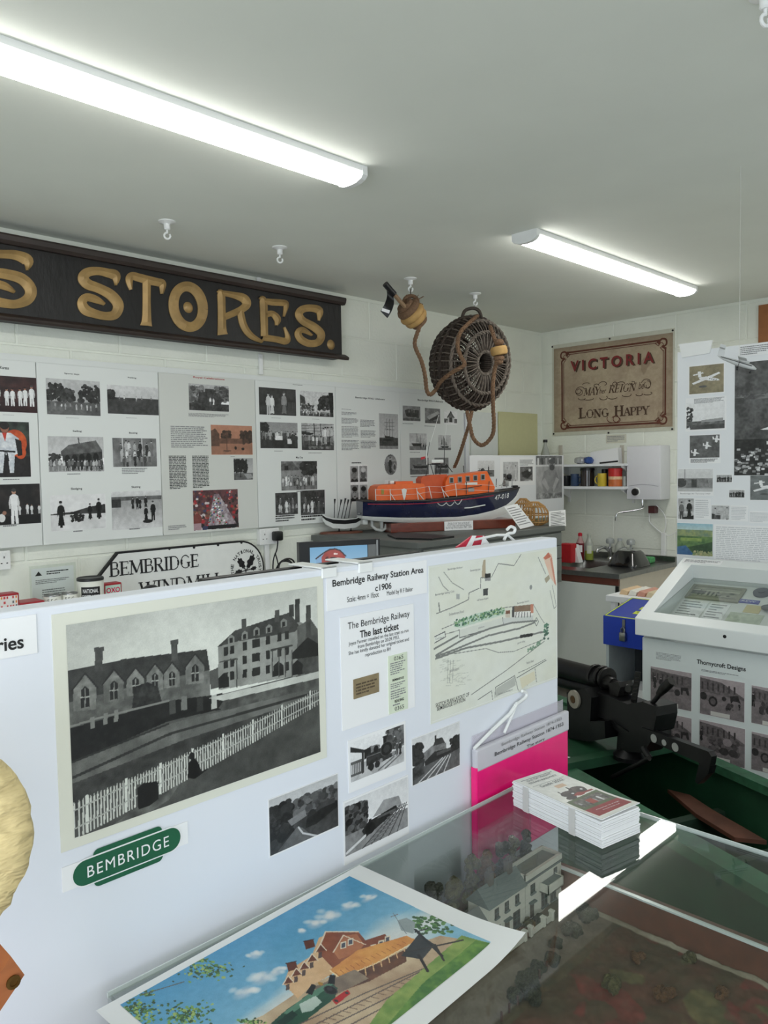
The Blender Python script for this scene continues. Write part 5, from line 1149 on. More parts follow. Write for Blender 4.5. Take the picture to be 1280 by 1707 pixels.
# ------------------------------------------------------------------ serif lettering drawn as strokes
ARC = [(.7, .8), (.56, .96), (.4, 1), (.22, .9), (.11, .66), (.11, .34), (.22, .1), (.4, 0), (.57, .03), (.7, .16)]
GL = {
 'I': (.4, [([(.2, 0), (.2, 1)], 1)], [(.2, 0), (.2, 1)]),
 'B': (.72, [([(.15, 0), (.15, 1)], 1), ([(.15, 1), (.42, 1), (.55, .9), (.55, .64), (.42, .53), (.15, .53)], 0), ([(.15, .53), (.46, .53), (.62, .4), (.62, .13), (.46, 0), (.15, 0)], 0), ([(.55, .86), (.55, .68)], .8), ([(.62, .38), (.62, .15)], .9)], [(.12, 0), (.12, 1)]),
 'E': (.68, [([(.15, 0), (.15, 1)], 1), ([(.15, .98), (.58, .98), (.58, .82)], 0), ([(.15, .52), (.48, .52)], 0), ([(.48, .42), (.48, .62)], 0), ([(.15, .02), (.6, .02), (.6, .2)], 0)], [(.12, 0), (.12, 1)]),
 'M': (1.02, [([(.12, 0), (.16, 1)], 0), ([(.16, 1), (.5, .08)], 1), ([(.5, .08), (.84, 1)], 0), ([(.84, 1), (.88, 0)], 1)], [(.12, 0), (.88, 0), (.12, 1), (.88, 1)]),
 'R': (.76, [([(.15, 0), (.15, 1)], 1), ([(.15, 1), (.44, 1), (.58, .88), (.58, .66), (.44, .52), (.15, .52)], 0), ([(.58, .86), (.58, .68)], .8), ([(.36, .52), (.68, 0)], 1)], [(.15, 0), (.12, 1), (.68, 0)]),
 'D': (.84, [([(.15, 0), (.15, 1)], 1), ([(.15, 1), (.42, 1), (.64, .84), (.72, .5), (.64, .16), (.42, 0), (.15, 0)], 0), ([(.68, .7), (.72, .5), (.68, .3)], .9)], [(.12, 0), (.12, 1)]),
 'G': (.84, [(ARC, 0), ([(.14, .7), (.11, .5), (.14, .3)], 1), ([(.68, .08), (.68, .42)], 1)], [(.68, .42)]),
 'C': (.78, [(ARC, 0), ([(.14, .7), (.11, .5), (.14, .3)], 1), ([(.7, .74), (.7, .96)], 0)], []),
 'W': (1.08, [([(.06, 1), (.3, 0)], 1), ([(.3, 0), (.54, .95)], 0), ([(.54, .95), (.78, 0)], 1), ([(.78, 0), (1.02, 1)], 0)], [(.06, 1), (1.02, 1), (.54, .97)]),
 'N': (.88, [([(.15, 0), (.15, 1)], 0), ([(.15, 1), (.72, 0)], 1), ([(.72, 0), (.72, 1)], 0)], [(.15, 0), (.12, 1), (.72, 1)]),
 'L': (.66, [([(.15, 0), (.15, 1)], 1), ([(.15, .02), (.58, .02), (.58, .22)], 0)], [(.12, 0), (.15, 1)]),
 'T': (.72, [([(.36, 0), (.36, 1)], 1), ([(.05, .8), (.05, .98), (.67, .98), (.67, .8)], 0)], [(.36, 0)]),
 'O': (.86, [([(.43, 1), (.2, .9), (.1, .5), (.2, .1), (.43, 0), (.66, .1), (.76, .5), (.66, .9), (.43, 1)], 0), ([(.13, .7), (.1, .5), (.13, .3)], 1), ([(.73, .7), (.76, .5), (.73, .3)], 1)], []),
 'A': (.76, [([(.06, 0), (.38, 1)], 0), ([(.38, 1), (.7, 0)], 1), ([(.18, .36), (.58, .36)], 0)], [(.06, 0), (.7, 0)]),
 'H': (.84, [([(.15, 0), (.15, 1)], 1), ([(.67, 0), (.67, 1)], 1), ([(.15, .52), (.67, .52)], 0)], [(.15, 0), (.15, 1), (.67, 0), (.67, 1)]),
 'P': (.7, [([(.15, 0), (.15, 1)], 1), ([(.15, 1), (.44, 1), (.6, .88), (.6, .64), (.44, .5), (.15, .5)], 0), ([(.6, .86), (.6, .66)], .9)], [(.15, 0), (.12, 1)]),
 'Y': (.74, [([(.06, 1), (.37, .46)], 1), ([(.68, 1), (.37, .46)], 0), ([(.37, 0), (.37, .48)], 1)], [(.37, 0), (.06, 1), (.68, 1)]),
 'V': (.72, [([(.06, 1), (.36, 0)], 1), ([(.36, 0), (.66, 1)], 0)], [(.06, 1), (.66, 1)]),
 ' ': (.45, [], [])}
def serif(fr, s, r, mat, parent, thick=.13, thin=.055, sl=.12, h=.001, name='lettering', slope=0.0, big=None, shear=0.0, out=None):
    """serif lettering fitted to rectangle r; big: indices drawn taller on the same baseline"""
    big = big or (); W = sum(GL[c][0]*(1.3 if i in big else 1) for i, c in enumerate(s)); sx = (r[2]-r[0])/W; sy = (r[3]-r[1])/(1.3 if big else 1)
    mb = MB(); x = 0
    def P2(a, b): return fr.P(r[0]+(a+b*shear)*sx, r[1]+b*sy+slope*(a*sx), h+eps[0])
    eps = [0]
    for i, c in enumerate(s):
        k = 1.3 if i in big else 1.0
        w, st, sf = GL[c]
        segs = [(pts, thick if t == 1 else (thin if t == 0 else thick*t)) for pts, t in st]+[([(a-sl*.5-thick*.5, b), (a+sl*.5+thick*.5, b)], thin*1.05) for a, b in sf]
        for pts, wd in segs:
            eps[0] = eps[0]+.00001
            q = [np.array(p, float) for p in (catmull(pts, 4) if len(pts) > 3 else pts)]
            n = len(q); L = []
            for j in range(n):
                t = q[min(j+1, n-1)]-q[max(j-1, 0)]; t = t*np.array([sx, sy]); t = t/(np.linalg.norm(t)+1e-9); nn = np.array([-t[1], t[0]])
                d = nn*wd*.5*sy/np.array([sx, sy])*1.0
                L.append((q[j]-d, q[j]+d))
            vs = [P2(x+p[0]*k, p[1]*k) for a in L for p in a]
            mb.add(vs, [(2*j, 2*j+2, 2*j+3, 2*j+1) for j in range(n-1)])
        x += w*k
    if out is not None: out.v += mb.v
    return tag(mb.build(name, mat, parent), kind='stuff')

# ------------------------------------------------------------------ things under the long boards
st = thing('side_table', (1.6, 3.1, 0), 'white table along the left wall under the photo boards', 'table')
MB().bbox((.55, 2.9, .9), (2.62, 3.32, .93), .004).build('table_top', WHITE, st)
for x, y in ((.6, 2.95), (2.57, 2.95), (.6, 3.28), (2.57, 3.28)): MB().bbox((x-.02, y-.02, 0), (x+.02, y+.02, .9), .003).build('leg', WHITE, st)
def socket(px0, py0, px1, py1, label):
    f = FY(YL-.03); r = f.rect(px0, py0, px1, py1)
    t = thing('wall_socket', f.P((r[0]+r[2])/2, r[1], -.02), label, 'socket', 'white double sockets on the left wall')
    MB().bbox((r[0], YL-.03, r[1]), (r[2], YL-.0005, r[3]), .004).build('back_box', WHITEP, t)
    w = (r[2]-r[0])/2; mb = MB()
    for k in (0, 1):
        cx = r[0]+w*(k+.5); cz = (r[1]+r[3])/2-.006
        for dx, dz, a, b in ((0, .018, .003, .006), (-.011, -.006, .005, .003), (.011, -.006, .005, .003)): mb.box((cx+dx-a/1.5, YL-.0306, cz+dz-b/1.5), (cx+dx+a/1.5, YL-.0298, cz+dz+b/1.5))
    tag(mb.build('pin_holes', BLACK, t), kind='stuff')
    for k in (0, 1): MB().bbox((r[0]+w*(k+.5)-.006, YL-.033, r[3]-.022), (r[0]+w*(k+.5)+.006, YL-.0298, r[3]-.008), .001).build('switch', WHITEP, t)
    return r
socket(-28, 921, 19, 949, 'white double socket at the left edge below the karate photographs')
r = socket(433, 882, 466, 906, 'white double socket with a black plug below the May Day photographs')
pl = thing('plug', (r[2]-.035, YL-.05, r[1]), 'black plug in the socket with a trailing flex', 'plug')
cx = r[2]-.03; cz = (r[1]+r[3])/2
MB().bbox((cx-.024, YL-.075, cz-.024), (cx+.024, YL-.0308, cz+.026), .008).build('plug_body', BLACK, pl, True)
MB().tube(catmull([(cx, YL-.055, cz-.02), (cx-.004, YL-.05, cz-.07), (cx-.03, YL-.05, cz-.13), (cx-.035, YL-.05, cz-.25)], 5), .0035, 8).build('flex', BLACK, pl, True)
a = PX(445, 908, 1, YL-.012); tag(MB().bbox((a[0]-.014, YL-.016, .93), (a[0]+.014, YL-.0005, r[1]-.001), .003).build('cable_trunking', WHITEP), 'white cable trunking running down from the plug socket', 'trunking')

# Bembridge Windmill sign
FW = FY(YL-.03)
ws = thing('windmill_sign', FW.P(*FW.uv(300, 1000), 0), 'white and black road sign reading BEMBRIDGE WINDMILL with an oak leaf emblem', 'sign')
ua = FW.uv(196, 920); ub = FW.uv(398, 903); zt_ = (ua[1]+ub[1])/2+.002; rr = .148; xc = FW.uv(440, 940)[0]-rr; lx = FW.uv(160, 966); sl = (zt_-lx[1])/(ua[0]-lx[0]); xl = ua[0]-rr/sl
def signpoly(d):
    pts = [(ua[0]+d*.45, zt_-d)]
    for i in range(19):
        t = math.pi/2-math.pi*i/18; pts.append((xc+(rr-d)*math.cos(t), zt_-rr+(rr-d)*math.sin(t)))
    return pts+[(ua[0]+d*.45, zt_-2*rr+d), (xl+d*1.3, zt_-rr)]
MB().prism([FW.P(a, b, 0) for a, b in signpoly(0)], (0, .02, 0)).build('sign_border', INK, ws)
MB().prism([FW.P(a, b, .0012) for a, b in signpoly(.009)], (0, .001, 0)).build('sign_face', M('enamel_white', (232, 234, 230), .3, var=.02, coat=.3), ws)
sp = thing; mbk = MB()
for px, py in ((282, 914), (323, 912), (363, 908), (402, 904)): a, b = FW.uv(px, py); mbk.lathe([(.007, 0), (.007, .002)], FW.P(a, b-.001, .001), FW.n, 10)
tag(mbk.build('rivets', INK, ws), kind='stuff')
ra = FW.rect(182, 960, 331, 927); serif(FW, 'BEMBRIDGE', (ra[0], min(FW.uv(182, 961)[1], FW.uv(331, 944)[1]), ra[2], FW.uv(256, 931)[1]), INK, ws, .17, .07, h=.003)
rb = FW.rect(236, 990, 362, 960); zt2 = FW.uv(300, 963)[1]; serif(FW, 'WINDMILL', (FW.uv(232, 970)[0], zt2-(FW.uv(256, 931)[1]-FW.uv(182, 961)[1])*1.0, FW.uv(366, 960)[0]+.02, zt2), INK, ws, .17, .07, h=.003)
ec = FW.uv(409, 945)
def leafpoly(cx, cy, ang, L, Wd):
    pts = []
    for i in range(40):
        t = 2*math.pi*i/40; rr2 = 1+.16*math.cos(7*t); x = L*math.cos(t)*rr2; y = Wd*math.sin(t)*rr2
        pts.append((cx+x*math.cos(ang)-y*math.sin(ang), cy+x*math.sin(ang)+y*math.cos(ang)))
    return pts
em = flat(FW, leafpoly(ec[0]-.026, ec[1]+.022, math.radians(125), .03, .017), .0023, 'oak_leaf', INK, ws)
flat(FW, leafpoly(ec[0]+.032, ec[1]+.026, math.radians(58), .036, .018), .0023, 'oak_leaf', INK, ws)
flat(FW, leafpoly(ec[0]+.05, ec[1]-.012, math.radians(10), .017, .01), .0023, 'acorn', INK, ws)
flat(FW, leafpoly(ec[0]-.044, ec[1]-.022, math.radians(190), .022, .012), .0023, 'oak_leaf', INK, ws)
MB().tube([FW.P(ec[0]-.02, ec[1]+.02, .0026), FW.P(ec[0], ec[1]-.02, .0026), FW.P(ec[0]+.006, ec[1]-.09, .0026)], .003, 6).tube([FW.P(ec[0]+.002, ec[1]-.02, .0026), FW.P(ec[0]+.03, ec[1]+.02, .0026)], .003, 6).tube([FW.P(ec[0]-.03, ec[1]-.022, .0026), FW.P(ec[0]+.05, ec[1]-.012, .0026)], .0025, 6).build('oak_stem', INK, ws)
S_ = 'THE NATIONAL TRUST'; R_ = .086
for i, ch in enumerate(S_):
    if ch == ' ': continue
    t = math.radians(192-204*i/(len(S_)-1)); p = FW.P(ec[0]+.004+R_*math.cos(t), ec[1]-.004+R_*math.sin(t), 0); a = t-math.pi/2
    fr = Frame(p, (math.cos(a), 0, math.sin(a)), (-math.sin(a), 0, math.cos(a))); w = .004 if ch == 'I' else .0075
    text(fr, ch, (-w, -.0085, w, .0085), .0026, INK, ws, off=.01)
# tins and packets on the side table
TIN = M('tin_cream', (226, 226, 216), .4, var=.03); TINB = M('tin_dark_lid', (52, 52, 52), .4, .4); REDT = M('tin_red', (158, 30, 42), .4, var=.06); MINT = M('tin_mint', (186, 214, 200), .45, var=.03)
def tin(px0, px1, ptop, yy, name, label, body=TIN, lidm=TINB, lid=.012):
    f = FY(yy); a = f.uv(px0, ptop); b = f.uv(px1, ptop); cx = (a[0]+b[0])/2; rad = (b[0]-a[0])/2*.98; z1 = (a[1]+b[1])/2
    t = thing(name, (cx, yy, .93), label, 'tin')
    MB().lathe([(rad*.97, 0), (rad, .004), (rad, z1-.93-lid-.002), (rad*.98, z1-.93-lid)], (cx, yy, .93), (0, 0, 1), 32).build('tin_body', body, t, True)
    MB().lathe([(rad*1.02, z1-lid), (rad*1.02, z1-.002), (rad*.97, z1), (rad*.9, z1-.003)], (cx, yy, 0), (0, 0, 1), 32).build('lid', lidm, t, True)
    return t, cx, rad, z1
def wraptext(t, cx, cy, rad, s, w, z0, z1, mat, off=.0, ang0=0.0, lift=.0006):
    """lettering bent round a tin"""
    V, Fc = textmesh(s, off); lo = V.min(0); hi = V.max(0); base = math.atan2(-cy, -cx)
    vs = []
    for p in V:
        a = base+ang0+((p[0]-lo[0])/(hi[0]-lo[0])-.5)*w/rad; vs.append((cx+(rad+lift)*math.cos(a), cy+(rad+lift)*math.sin(a), z0+(p[1]-lo[1])/(hi[1]-lo[1])*(z1-z0)))
    MB().add(vs, Fc).build('lettering', mat, t)
def wrapband(t, cx, cy, rad, w, z0, z1, mat, name, ang0=0, lift=.0003):
    base = math.atan2(-cy, -cx)+ang0; mb = MB(); n = 12
    A = [(cx+(rad+lift)*math.cos(base+(i/n-.5)*w/rad), cy+(rad+lift)*math.sin(base+(i/n-.5)*w/rad)) for i in range(n+1)]
    mb.add([(x, y, z) for z in (z0, z1) for x, y in A], [(i, i+1, n+2+i, n+1+i) for i in range(n)]); mb.build(name, mat, t)
t, cx, rad, z1 = tin(129, 171, 962, 3.08, 'dried_milk_tin', 'cream tin with a dark lid labelled National Dried Milk')
wrapband(t, cx, 3.08, rad, rad*1.5, z1-.09, z1-.034, INK, 'label_panel'); wraptext(t, cx, 3.08, rad, 'NATIONAL', rad*1.2, z1-.058, z1-.042, PAPER, .008); wraptext(t, cx, 3.08, rad, 'DRIED MILK', rad*1.3, z1-.083, z1-.066, PAPER, .008)
t, cx, rad, z1 = tin(73, 101, 991, 3.04, 'small_tin', 'left of two small white tins marked E.E.C.', TIN, STEEL, .005); wraptext(t, cx, 3.04, rad, 'E.E.C', rad*1.1, z1-.028, z1-.014, INK)
t, cx, rad, z1 = tin(103, 128.5, 987.5, 3.04, 'small_tin', 'right of two small white tins marked E.E.C., beside the milk tin', TIN, STEEL, .005); wraptext(t, cx, 3.04, rad, 'E.E.C', rad*1.1, z1-.028, z1-.014, INK)
def packet(px0, px1, ptop, yy, dp, name, label, cat, m, front=None, word='OXO', wm=None, band=None):
    f = FY(yy); a = f.uv(px0, ptop); b = f.uv(px1, ptop); z1 = (a[1]+b[1])/2
    t = thing(name, ((a[0]+b[0])/2, yy+dp/2, .93), label, cat)
    MB().bbox((a[0], yy, .93), (b[0], yy+dp, z1), .004).build('box_body', m, t)
    if front: slab(f, (a[0]+.006, .935, b[0]-.006, z1-.008), .0, .0006, 'front_label', front, t)
    w = b[0]-a[0]
    if word: text(f, word, (a[0]+w*.12, z1-.04, b[0]-w*.12, z1-.018), .0012, wm or PAPER, t, off=.03)
    return t, f, (a[0], .93, b[0], z1)
packet(173, 203, 972, 3.1, .05, 'stock_cube_tin', 'upright mint and red tin with the word OXO beside the milk tin', 'tin', REDT, MINT, wm=M('pink_red', (206, 30, 84), .5))
packet(34, 75, 1003, 3.0, .09, 'stock_cube_tin', 'flat dark red tin with the word OXO left of the small tins', 'tin', REDT)
t, f, q = packet(-8, 32, 990, 3.02, .06, 'stock_cube_packet', 'red and white patterned packet at the far left of the side table', 'packet', REDT, PAPER, None)
P = Pic(40, 40, 91); P.a[:] = C3((226, 222, 218))
for i in range(7):
    for j in range(7): P.rect(i/7+.02, j/7+.02, i/7+.1, j/7+.1, [(186, 44, 50), (222, 130, 50), (226, 222, 218), (90, 90, 96), (200, 60, 64)][P.rng.integers(5)])
P.mesh(f, (q[0]+.006, q[1]+.005, q[2]-.006, q[3]-.008), .0009, 'printed_pattern', t)
f = FY(3.2); a = f.rect(52, 949, 124, 986)
t = thing('card_stand', (f.P((a[0]+a[2])/2, .93, -.01)), 'clear acrylic stand holding a white notice with a black triangle', 'card stand')
slab(f, (a[0]-.008, .93, a[2]+.008, a[3]+.012), 0, .003, 'acrylic_front', ACR, t); slab(f, (a[0], a[1]-.04, a[2], a[3]), -.002, -.0006, 'notice', PAPER, t)
lines(f, (a[0]+.06, a[3]-.03, a[2]-.02, a[3]-.012), 2, t, INK, -.0003, word=.03); lines(f, (a[0]+.015, a[3]-.065, a[2]-.015, a[3]-.045), 3, t, GREYINK, -.0003, seed=3); lines(f, (a[0]+.04, a[1]-.01, a[2]-.03, a[1]+.025), 4, t, GREYINK, -.0003, seed=5)
MB().prism([f.P(a[0]+.014, a[3]-.03, -.0003), f.P(a[0]+.042, a[3]-.03, -.0003), f.P(a[0]+.028, a[3]-.012, -.0003)], (0, -.0002, 0)).build('triangle_mark', INK, t)
# dark shoes-like lumps and a coil of flex behind the screen
for k, (px, py, w) in enumerate(((238, 983, .05), (275, 980, .06))):
    p = PX(px, py, 1, 2.98)
    tag(MB().lathe([(w, .001), (w*.97, (p[2]-.93)*.4), (w*.75, (p[2]-.93)*.8), (w*.3, p[2]-.93)], (p[0], 2.98+.12*k, .93), (0, 0, 1), 20).build('black_bowl', BLACK, None, True), ('left of two dark rounded bowls below the windmill sign', 'right of two dark rounded bowls below the windmill sign')[k], 'bowl')

p = PX(480, 938, 1, 2.75); cl = MB()
for k in range(3): cl.tube([(p[0]+(.05+.012*k)*math.cos(a), 2.75+.03*math.sin(a+k)+.01*k, p[2]-.03+(.035+.006*k)*math.sin(a)) for a in np.linspace(0, 2*math.pi, 24, endpoint=False)], .004, 6, closed=True)
cl.tube(catmull([(p[0]-.05, 2.75, p[2]-.02), (p[0]-.06, 2.75, p[2]+.02), (p[0]-.07, 2.75, p[2]+.05)], 4), [.003]*9, 6)
stb = tag(MB().bbox((p[0]-.1, 2.69, 0), (p[0]+.1, 2.86, p[2]-.078), .004).build('low_stool', WHITE), 'small white stand under the coiled black flex', 'stand')
tag(cl.build('coiled_flex', BLACK, None, True), 'coil of black flex left of the screen showing a barn', 'flex')

# monitor showing a red barn
mc = PX(565, 902, 1, 2.42); ang = math.radians(-24)
mu = np.array([math.cos(ang), math.sin(ang), 0]); FMm = Frame((mc[0], mc[1], 0), mu, (0, 0, 1))
a = FMm.uv(498, 900); b = FMm.uv(633, 903); zt_ = (a[1]+b[1])/2
mn = thing('monitor', (mc[0], mc[1]+.03, zt_-.36), 'black monitor showing a red barn, half hidden behind the screen', 'monitor')
def fbox(fr, r, h0, h1, name, mat, parent): return slab(fr, r, h0, h1, name, mat, parent)
fbox(FMm, (a[0], zt_-.34, b[0], zt_), -.035, 0, 'casing', BLACK, mn)
s0 = FMm.uv(516, 906); s1 = FMm.uv(612, 905); sr = (s0[0], zt_-.3, s1[0], zt_-.022)
P = Pic(120, 150, 92, 1, FMm, sr); P.grad((104, 146, 178), (164, 188, 204), 0, .6); P.rect(0, .55, 1, 1, (120, 124, 110), (96, 100, 90), 8)
zz = lambda L: [(440+x/4.571, 870+y/4.571) for x, y in L]
P.poly(zz([(440, 420), (440, 265), (460, 235), (500, 210), (540, 205), (580, 218), (610, 245), (622, 280), (622, 420)]), (150, 74, 68), (132, 62, 58), 6).poly(zz([(398, 420), (396, 280), (440, 245), (440, 420)]), (120, 150, 180)).line(zz([(396, 280), (460, 232), (500, 210), (540, 205), (580, 218), (622, 260)]), 2.5, (60, 50, 54)).poly(zz([(505, 420), (505, 270), (552, 268), (552, 420)]), (52, 40, 42)).poly(zz([(470, 285), (470, 266), (492, 264), (492, 283)]), (90, 50, 50)).poly(zz([(530, 250), (530, 238), (560, 237), (560, 250)]), (206, 190, 184))
P.mesh(FMm, sr, .0006, 'screen_picture', mn, printmat('lit_screen', .3, .55))
fbox(FMm, (s1[0]+.003, zt_-.3, FMm.uv(632, 905)[0]-.012, zt_-.022), .0002, .0012, 'grey_side_strip', M('grey_plastic', (120, 122, 122), .4), mn)
fbox(FMm, (FMm.uv(631, 905)[0]-.012, zt_-.3, FMm.uv(631, 905)[0]-.004, zt_-.004), .0002, .004, 'silver_edge', STEEL, mn)
fbox(FMm, (-.12, .0, .12, zt_-.335), -.12, -.02, 'stand', BLACK, mn)

# ------------------------------------------------------------------ grey plan chest
CZ = 1.14; CB = .80; CX0, CX1, CY0, CY1 = 2.765, 4.074, 2.529, 3.325
MCH = M('grey_painted_chest', (112, 116, 112), .55, var=.06, scale=10); MCHT = M('grey_chest_top', (98, 102, 99), .5, var=.08, scale=8)
ch = thing('plan_chest', ((CX0+CX1)/2, (CY0+CY1)/2, CB), 'grey plan chest with shallow drawers carrying the lifeboat model', 'chest')
MB().box((CX0+.015, CY0+.02, CB), (CX1-.012, CY1, CZ-.03)).build('carcass', MCH, ch)
MB().bbox((CX0, CY0, CZ-.03), (CX1, CY1, CZ), .003).build('chest_top', MCHT, ch)
z = CZ-.04; MHD = M('drawer_pull', (60, 60, 60), .4, .6)
while z > CB+.07:
    d = MB().bbox((CX0+.05, CY0+.006, z-.072), (CX1-.03, CY0+.0205, z), .002).build('drawer', MCH, ch)
    for x in (CX0+.3, CX1-.3): MB().bbox((x-.04, CY0-.004, z-.045), (x+.04, CY0+.006, z-.03), .003).build('handle', MHD, d)
    z -= .078
tb_ = thing('low_table', (3.35, 2.95, 0), 'plain table under the grey plan chest', 'table')
MB().bbox((CX0+.02, CY0+.05, CB-.03), (CX1-.25, CY1, CB-.0005), .003).build('table_top', MCHT, tb_)
for x, y in ((CX0+.06, CY0+.09), (CX1-.3, CY0+.09), (CX0+.06, CY1-.05), (CX1-.3, CY1-.05)): MB().box((x-.025, y-.025, 0), (x+.025, y+.025, CB-.03)).build('leg', MCHT, tb_)

# ------------------------------------------------------------------ orange and blue lifeboat model
Zl = lambda x, y: (600+x/4.571, 740+y/4.571)
LA = PX(651, 889, 2, CZ); LBp = PX(858, 880, 2, CZ); lu = (LBp-LA); lu /= np.linalg.norm(lu)
FL = Frame((LA[0], LA[1], CZ), lu, (0, 0, 1))
LM = Matrix(((lu[0], -FL.n[0], 0, LA[0]), (lu[1], -FL.n[1], 0, LA[1]), (0, 0, 1, CZ), (0, 0, 0, 1)))   # local: along, into depth, up
L2 = lambda x, y: FL.uv(*Zl(x, y))
YC = .095
lb = thing('lifeboat_model', (FL.P(.45, 0, -YC)), 'large orange and navy model lifeboat numbered 47-018 on a mahogany stand', 'model boat')
NAVY = M('navy_gloss', (24, 30, 62), .18, var=.05, coat=.6); HWH = M('hull_white', (222, 224, 220), .35, var=.03); ORG = M('lifeboat_orange', (232, 104, 40), .4, var=.05); DARKD = M('deck_dark', (44, 42, 42), .6, var=.1); MAHO = M('mahogany', (112, 50, 34), .3, var=.2, scale=8, stretch=(1, 6, 6), coat=.4)
ST = [(32, 437, 552, 575, .07), (130, 438, 558, 592, .092), (300, 438, 563, 602, .104), (500, 432, 563, 602, .108), (740, 408, 558, 600, .106), (900, 390, 538, 592, .096), (1040, 372, 508, 575, .074), (1150, 355, 468, 535, .046), (1230, 342, 412, 460, .02), (1268, 335, 350, 366, .003)]
stn = []
for zx, d, bl, k, hb in ST:
    u, vd = L2(zx, d); stn.append((u, vd, L2(zx, bl)[1], L2(zx, k)[1], hb))
sa = np.array(stn)
uu = np.linspace(sa[0, 0], sa[-1, 0], 40)
prof = np.stack([uu]+[np.interp(uu, sa[:, 0], sa[:, i]) for i in range(1, 5)], 1)
def lm(v): return tuple(LM @ Vector([float(q) for q in v]))
def hside(u, v, sgn=-1, e=0.0):
    d = np.interp(u, prof[:, 0], prof[:, 1]); b = np.interp(u, prof[:, 0], prof[:, 2]); h = np.interp(u, prof[:, 0], prof[:, 4]); t = np.clip((v-b)/(d-b+1e-6), 0, 1.05)
    return (u, YC+sgn*(h*(.8+.2*t**.6)+e), v)
top = []; bot = []
for u, d, b, k, h in prof:
    zs = [b+(d-b)*t for t in (0, .25, .5, .75, 1)]
    top.append([lm(hside(u, z, -1)) for z in zs]+[lm(hside(u, z, 1)) for z in zs[::-1]])
    bot.append([lm((u, YC-h*.8, b)), lm((u, YC-h*.77, (b+k)/2)), lm((u, YC-h*.66, k)), lm((u, YC+h*.66, k)), lm((u, YC+h*.77, (b+k)/2)), lm((u, YC+h*.8, b))])
MB().loft(top).build('hull_topsides', NAVY, lb, True); MB().loft(bot).build('hull_bottom', HWH, lb, True)
MB().loft([[lm((u, YC-h*.97, d-.004)), lm((u, YC+h*.97, d-.004)), lm((u, YC+h*.97, d+.002)), lm((u, YC-h*.97, d+.002))] for u, d, b, k, h in prof]).build('deck', DARKD, lb)
for s in (-1, 1): MB().tube([lm((u, YC+s*(h+.002), d)) for u, d, b, k, h in prof], .0055, 8).build('rubbing_strake', DARKD, lb, True)
MB().tube([lm(hside(u, d-.016, -1, .0008)) for u, d, b, k, h in prof[1:32]], .0022, 6).build('red_line', M('red_line', (186, 24, 54), .4), lb)
def htext(s, x0, y0, x1, y1, mat, off=0.0, slope=.0, shear=0.0):
    V, Fc = textmesh(s, off, 1.1, shear); lo = V.min(0); hi = V.max(0); a = L2(x0, y0); b = L2(x1, y1); vs = []
    for p in V:
        fx = (p[0]-lo[0])/(hi[0]-lo[0]); u = a[0]+fx*(b[0]-a[0]); v = b[1]+slope*(fx-1)+(p[1]-lo[1])/(hi[1]-lo[1])*(a[1]-b[1]); vs.append(lm(hside(u, v, -1, .0014)))
    MB().add(vs, Fc).build('hull_number', mat, lb)
htext('47-018', 1040, 378, 1168, 412, HWH, .01, .012, .2)
MB().tube([lm(hside(*L2(x, y), -1, .003)) for x, y in ((795, 488), (840, 486), (900, 476), (960, 466))], .0035, 6).build('water_chute', HWH, lb, True)
for k, (x0, x1, y0, dp) in enumerate(((585, 650, 450, 20), (650, 712, 445, 26), (712, 772, 430, 34))):
    MB().tube([lm(hside(*L2(x0+(x1-x0)*t, y0+(-8 if k == 2 else 0)*t+dp*math.sin(math.pi*t)), -1, .002)) for t in np.linspace(0, 1, 9)], .002, 6).build('grab_line', HWH, lb, True)
def lbox(x0, y0, x1, y1, n0, n1, name, mat, bev=.006, smooth=True, parent=None):
    a = L2(x0, y0); b = L2(x1, y1); mb = MB().bbox((min(a[0], b[0]), n0, min(a[1], b[1])), (max(a[0], b[0]), n1, max(a[1], b[1])), bev).xf(LM); return mb.build(name, mat, parent or lb, smooth)
def lpoly(L, n0, n1, name, mat, parent=None):
    P_ = [L2(*p) for p in L]; return MB().prism([(a, n0, b) for a, b in P_], (0, n1-n0, 0)).xf(LM).build(name, mat, parent or lb)
lpoly([(130, 432), (130, 355), (145, 325), (175, 312), (440, 300), (495, 304), (506, 325), (508, 425)], .02, .17, 'aft_cabin', ORG)
lpoly([(290, 306), (292, 288), (420, 284), (424, 302)], .04, .15, 'aft_hatch', ORG)
lbox(255, 280, 290, 308, .06, .1, 'locker', HWH)
lpoly([(503, 420), (500, 270), (515, 250), (600, 236), (700, 232), (700, 420)], .075, .16, 'cockpit_cabin', M('lifeboat_orange_dull', (206, 88, 44), .5, var=.06))
wh = lpoly([(663, 402), (668, 290), (690, 246), (985, 207), (1000, 240), (1045, 330), (1040, 365), (850, 388)], .03, .165, 'wheelhouse', ORG)
GREYF = M('window_frame_grey', (150, 150, 148), .4)
for x, y in ((712, 277), (776, 272), (836, 266), (895, 260), (952, 253)):
    w = lbox(x-17, y-23, x+17, y+23, .0275, .0315, 'window', GREYF, .001, False); lbox(x-11, y-16, x+11, y+16, .0262, .029, 'pane', MDW, .0005, False, w)
lbox(840, 336, 886, 364, .0275, .031, 'side_panel', GREYF, .001, False); lbox(815, 295, 910, 312, .0275, .031, 'name_board', HWH, .001, False)
MB().tube([lm((*[L2(755, 350)[0]], .024, L2(755, 350)[1])), lm((L2(940, 318)[0], .024, L2(940, 318)[1]))], .002, 6).build('boat_hook', BLACK, lb)
sh = [L2(*p) for p in ((325, 350), (345, 338), (365, 350), (356, 400), (345, 435), (335, 400))]
MB().prism([(a, .0175, b) for a, b in sh], (0, .002, 0)).xf(LM).build('crest', HWH, lb); lbox(170, 345, 190, 385, .0175, .02, 'badge', M('badge_gold', (150, 140, 60), .5), .001, False)
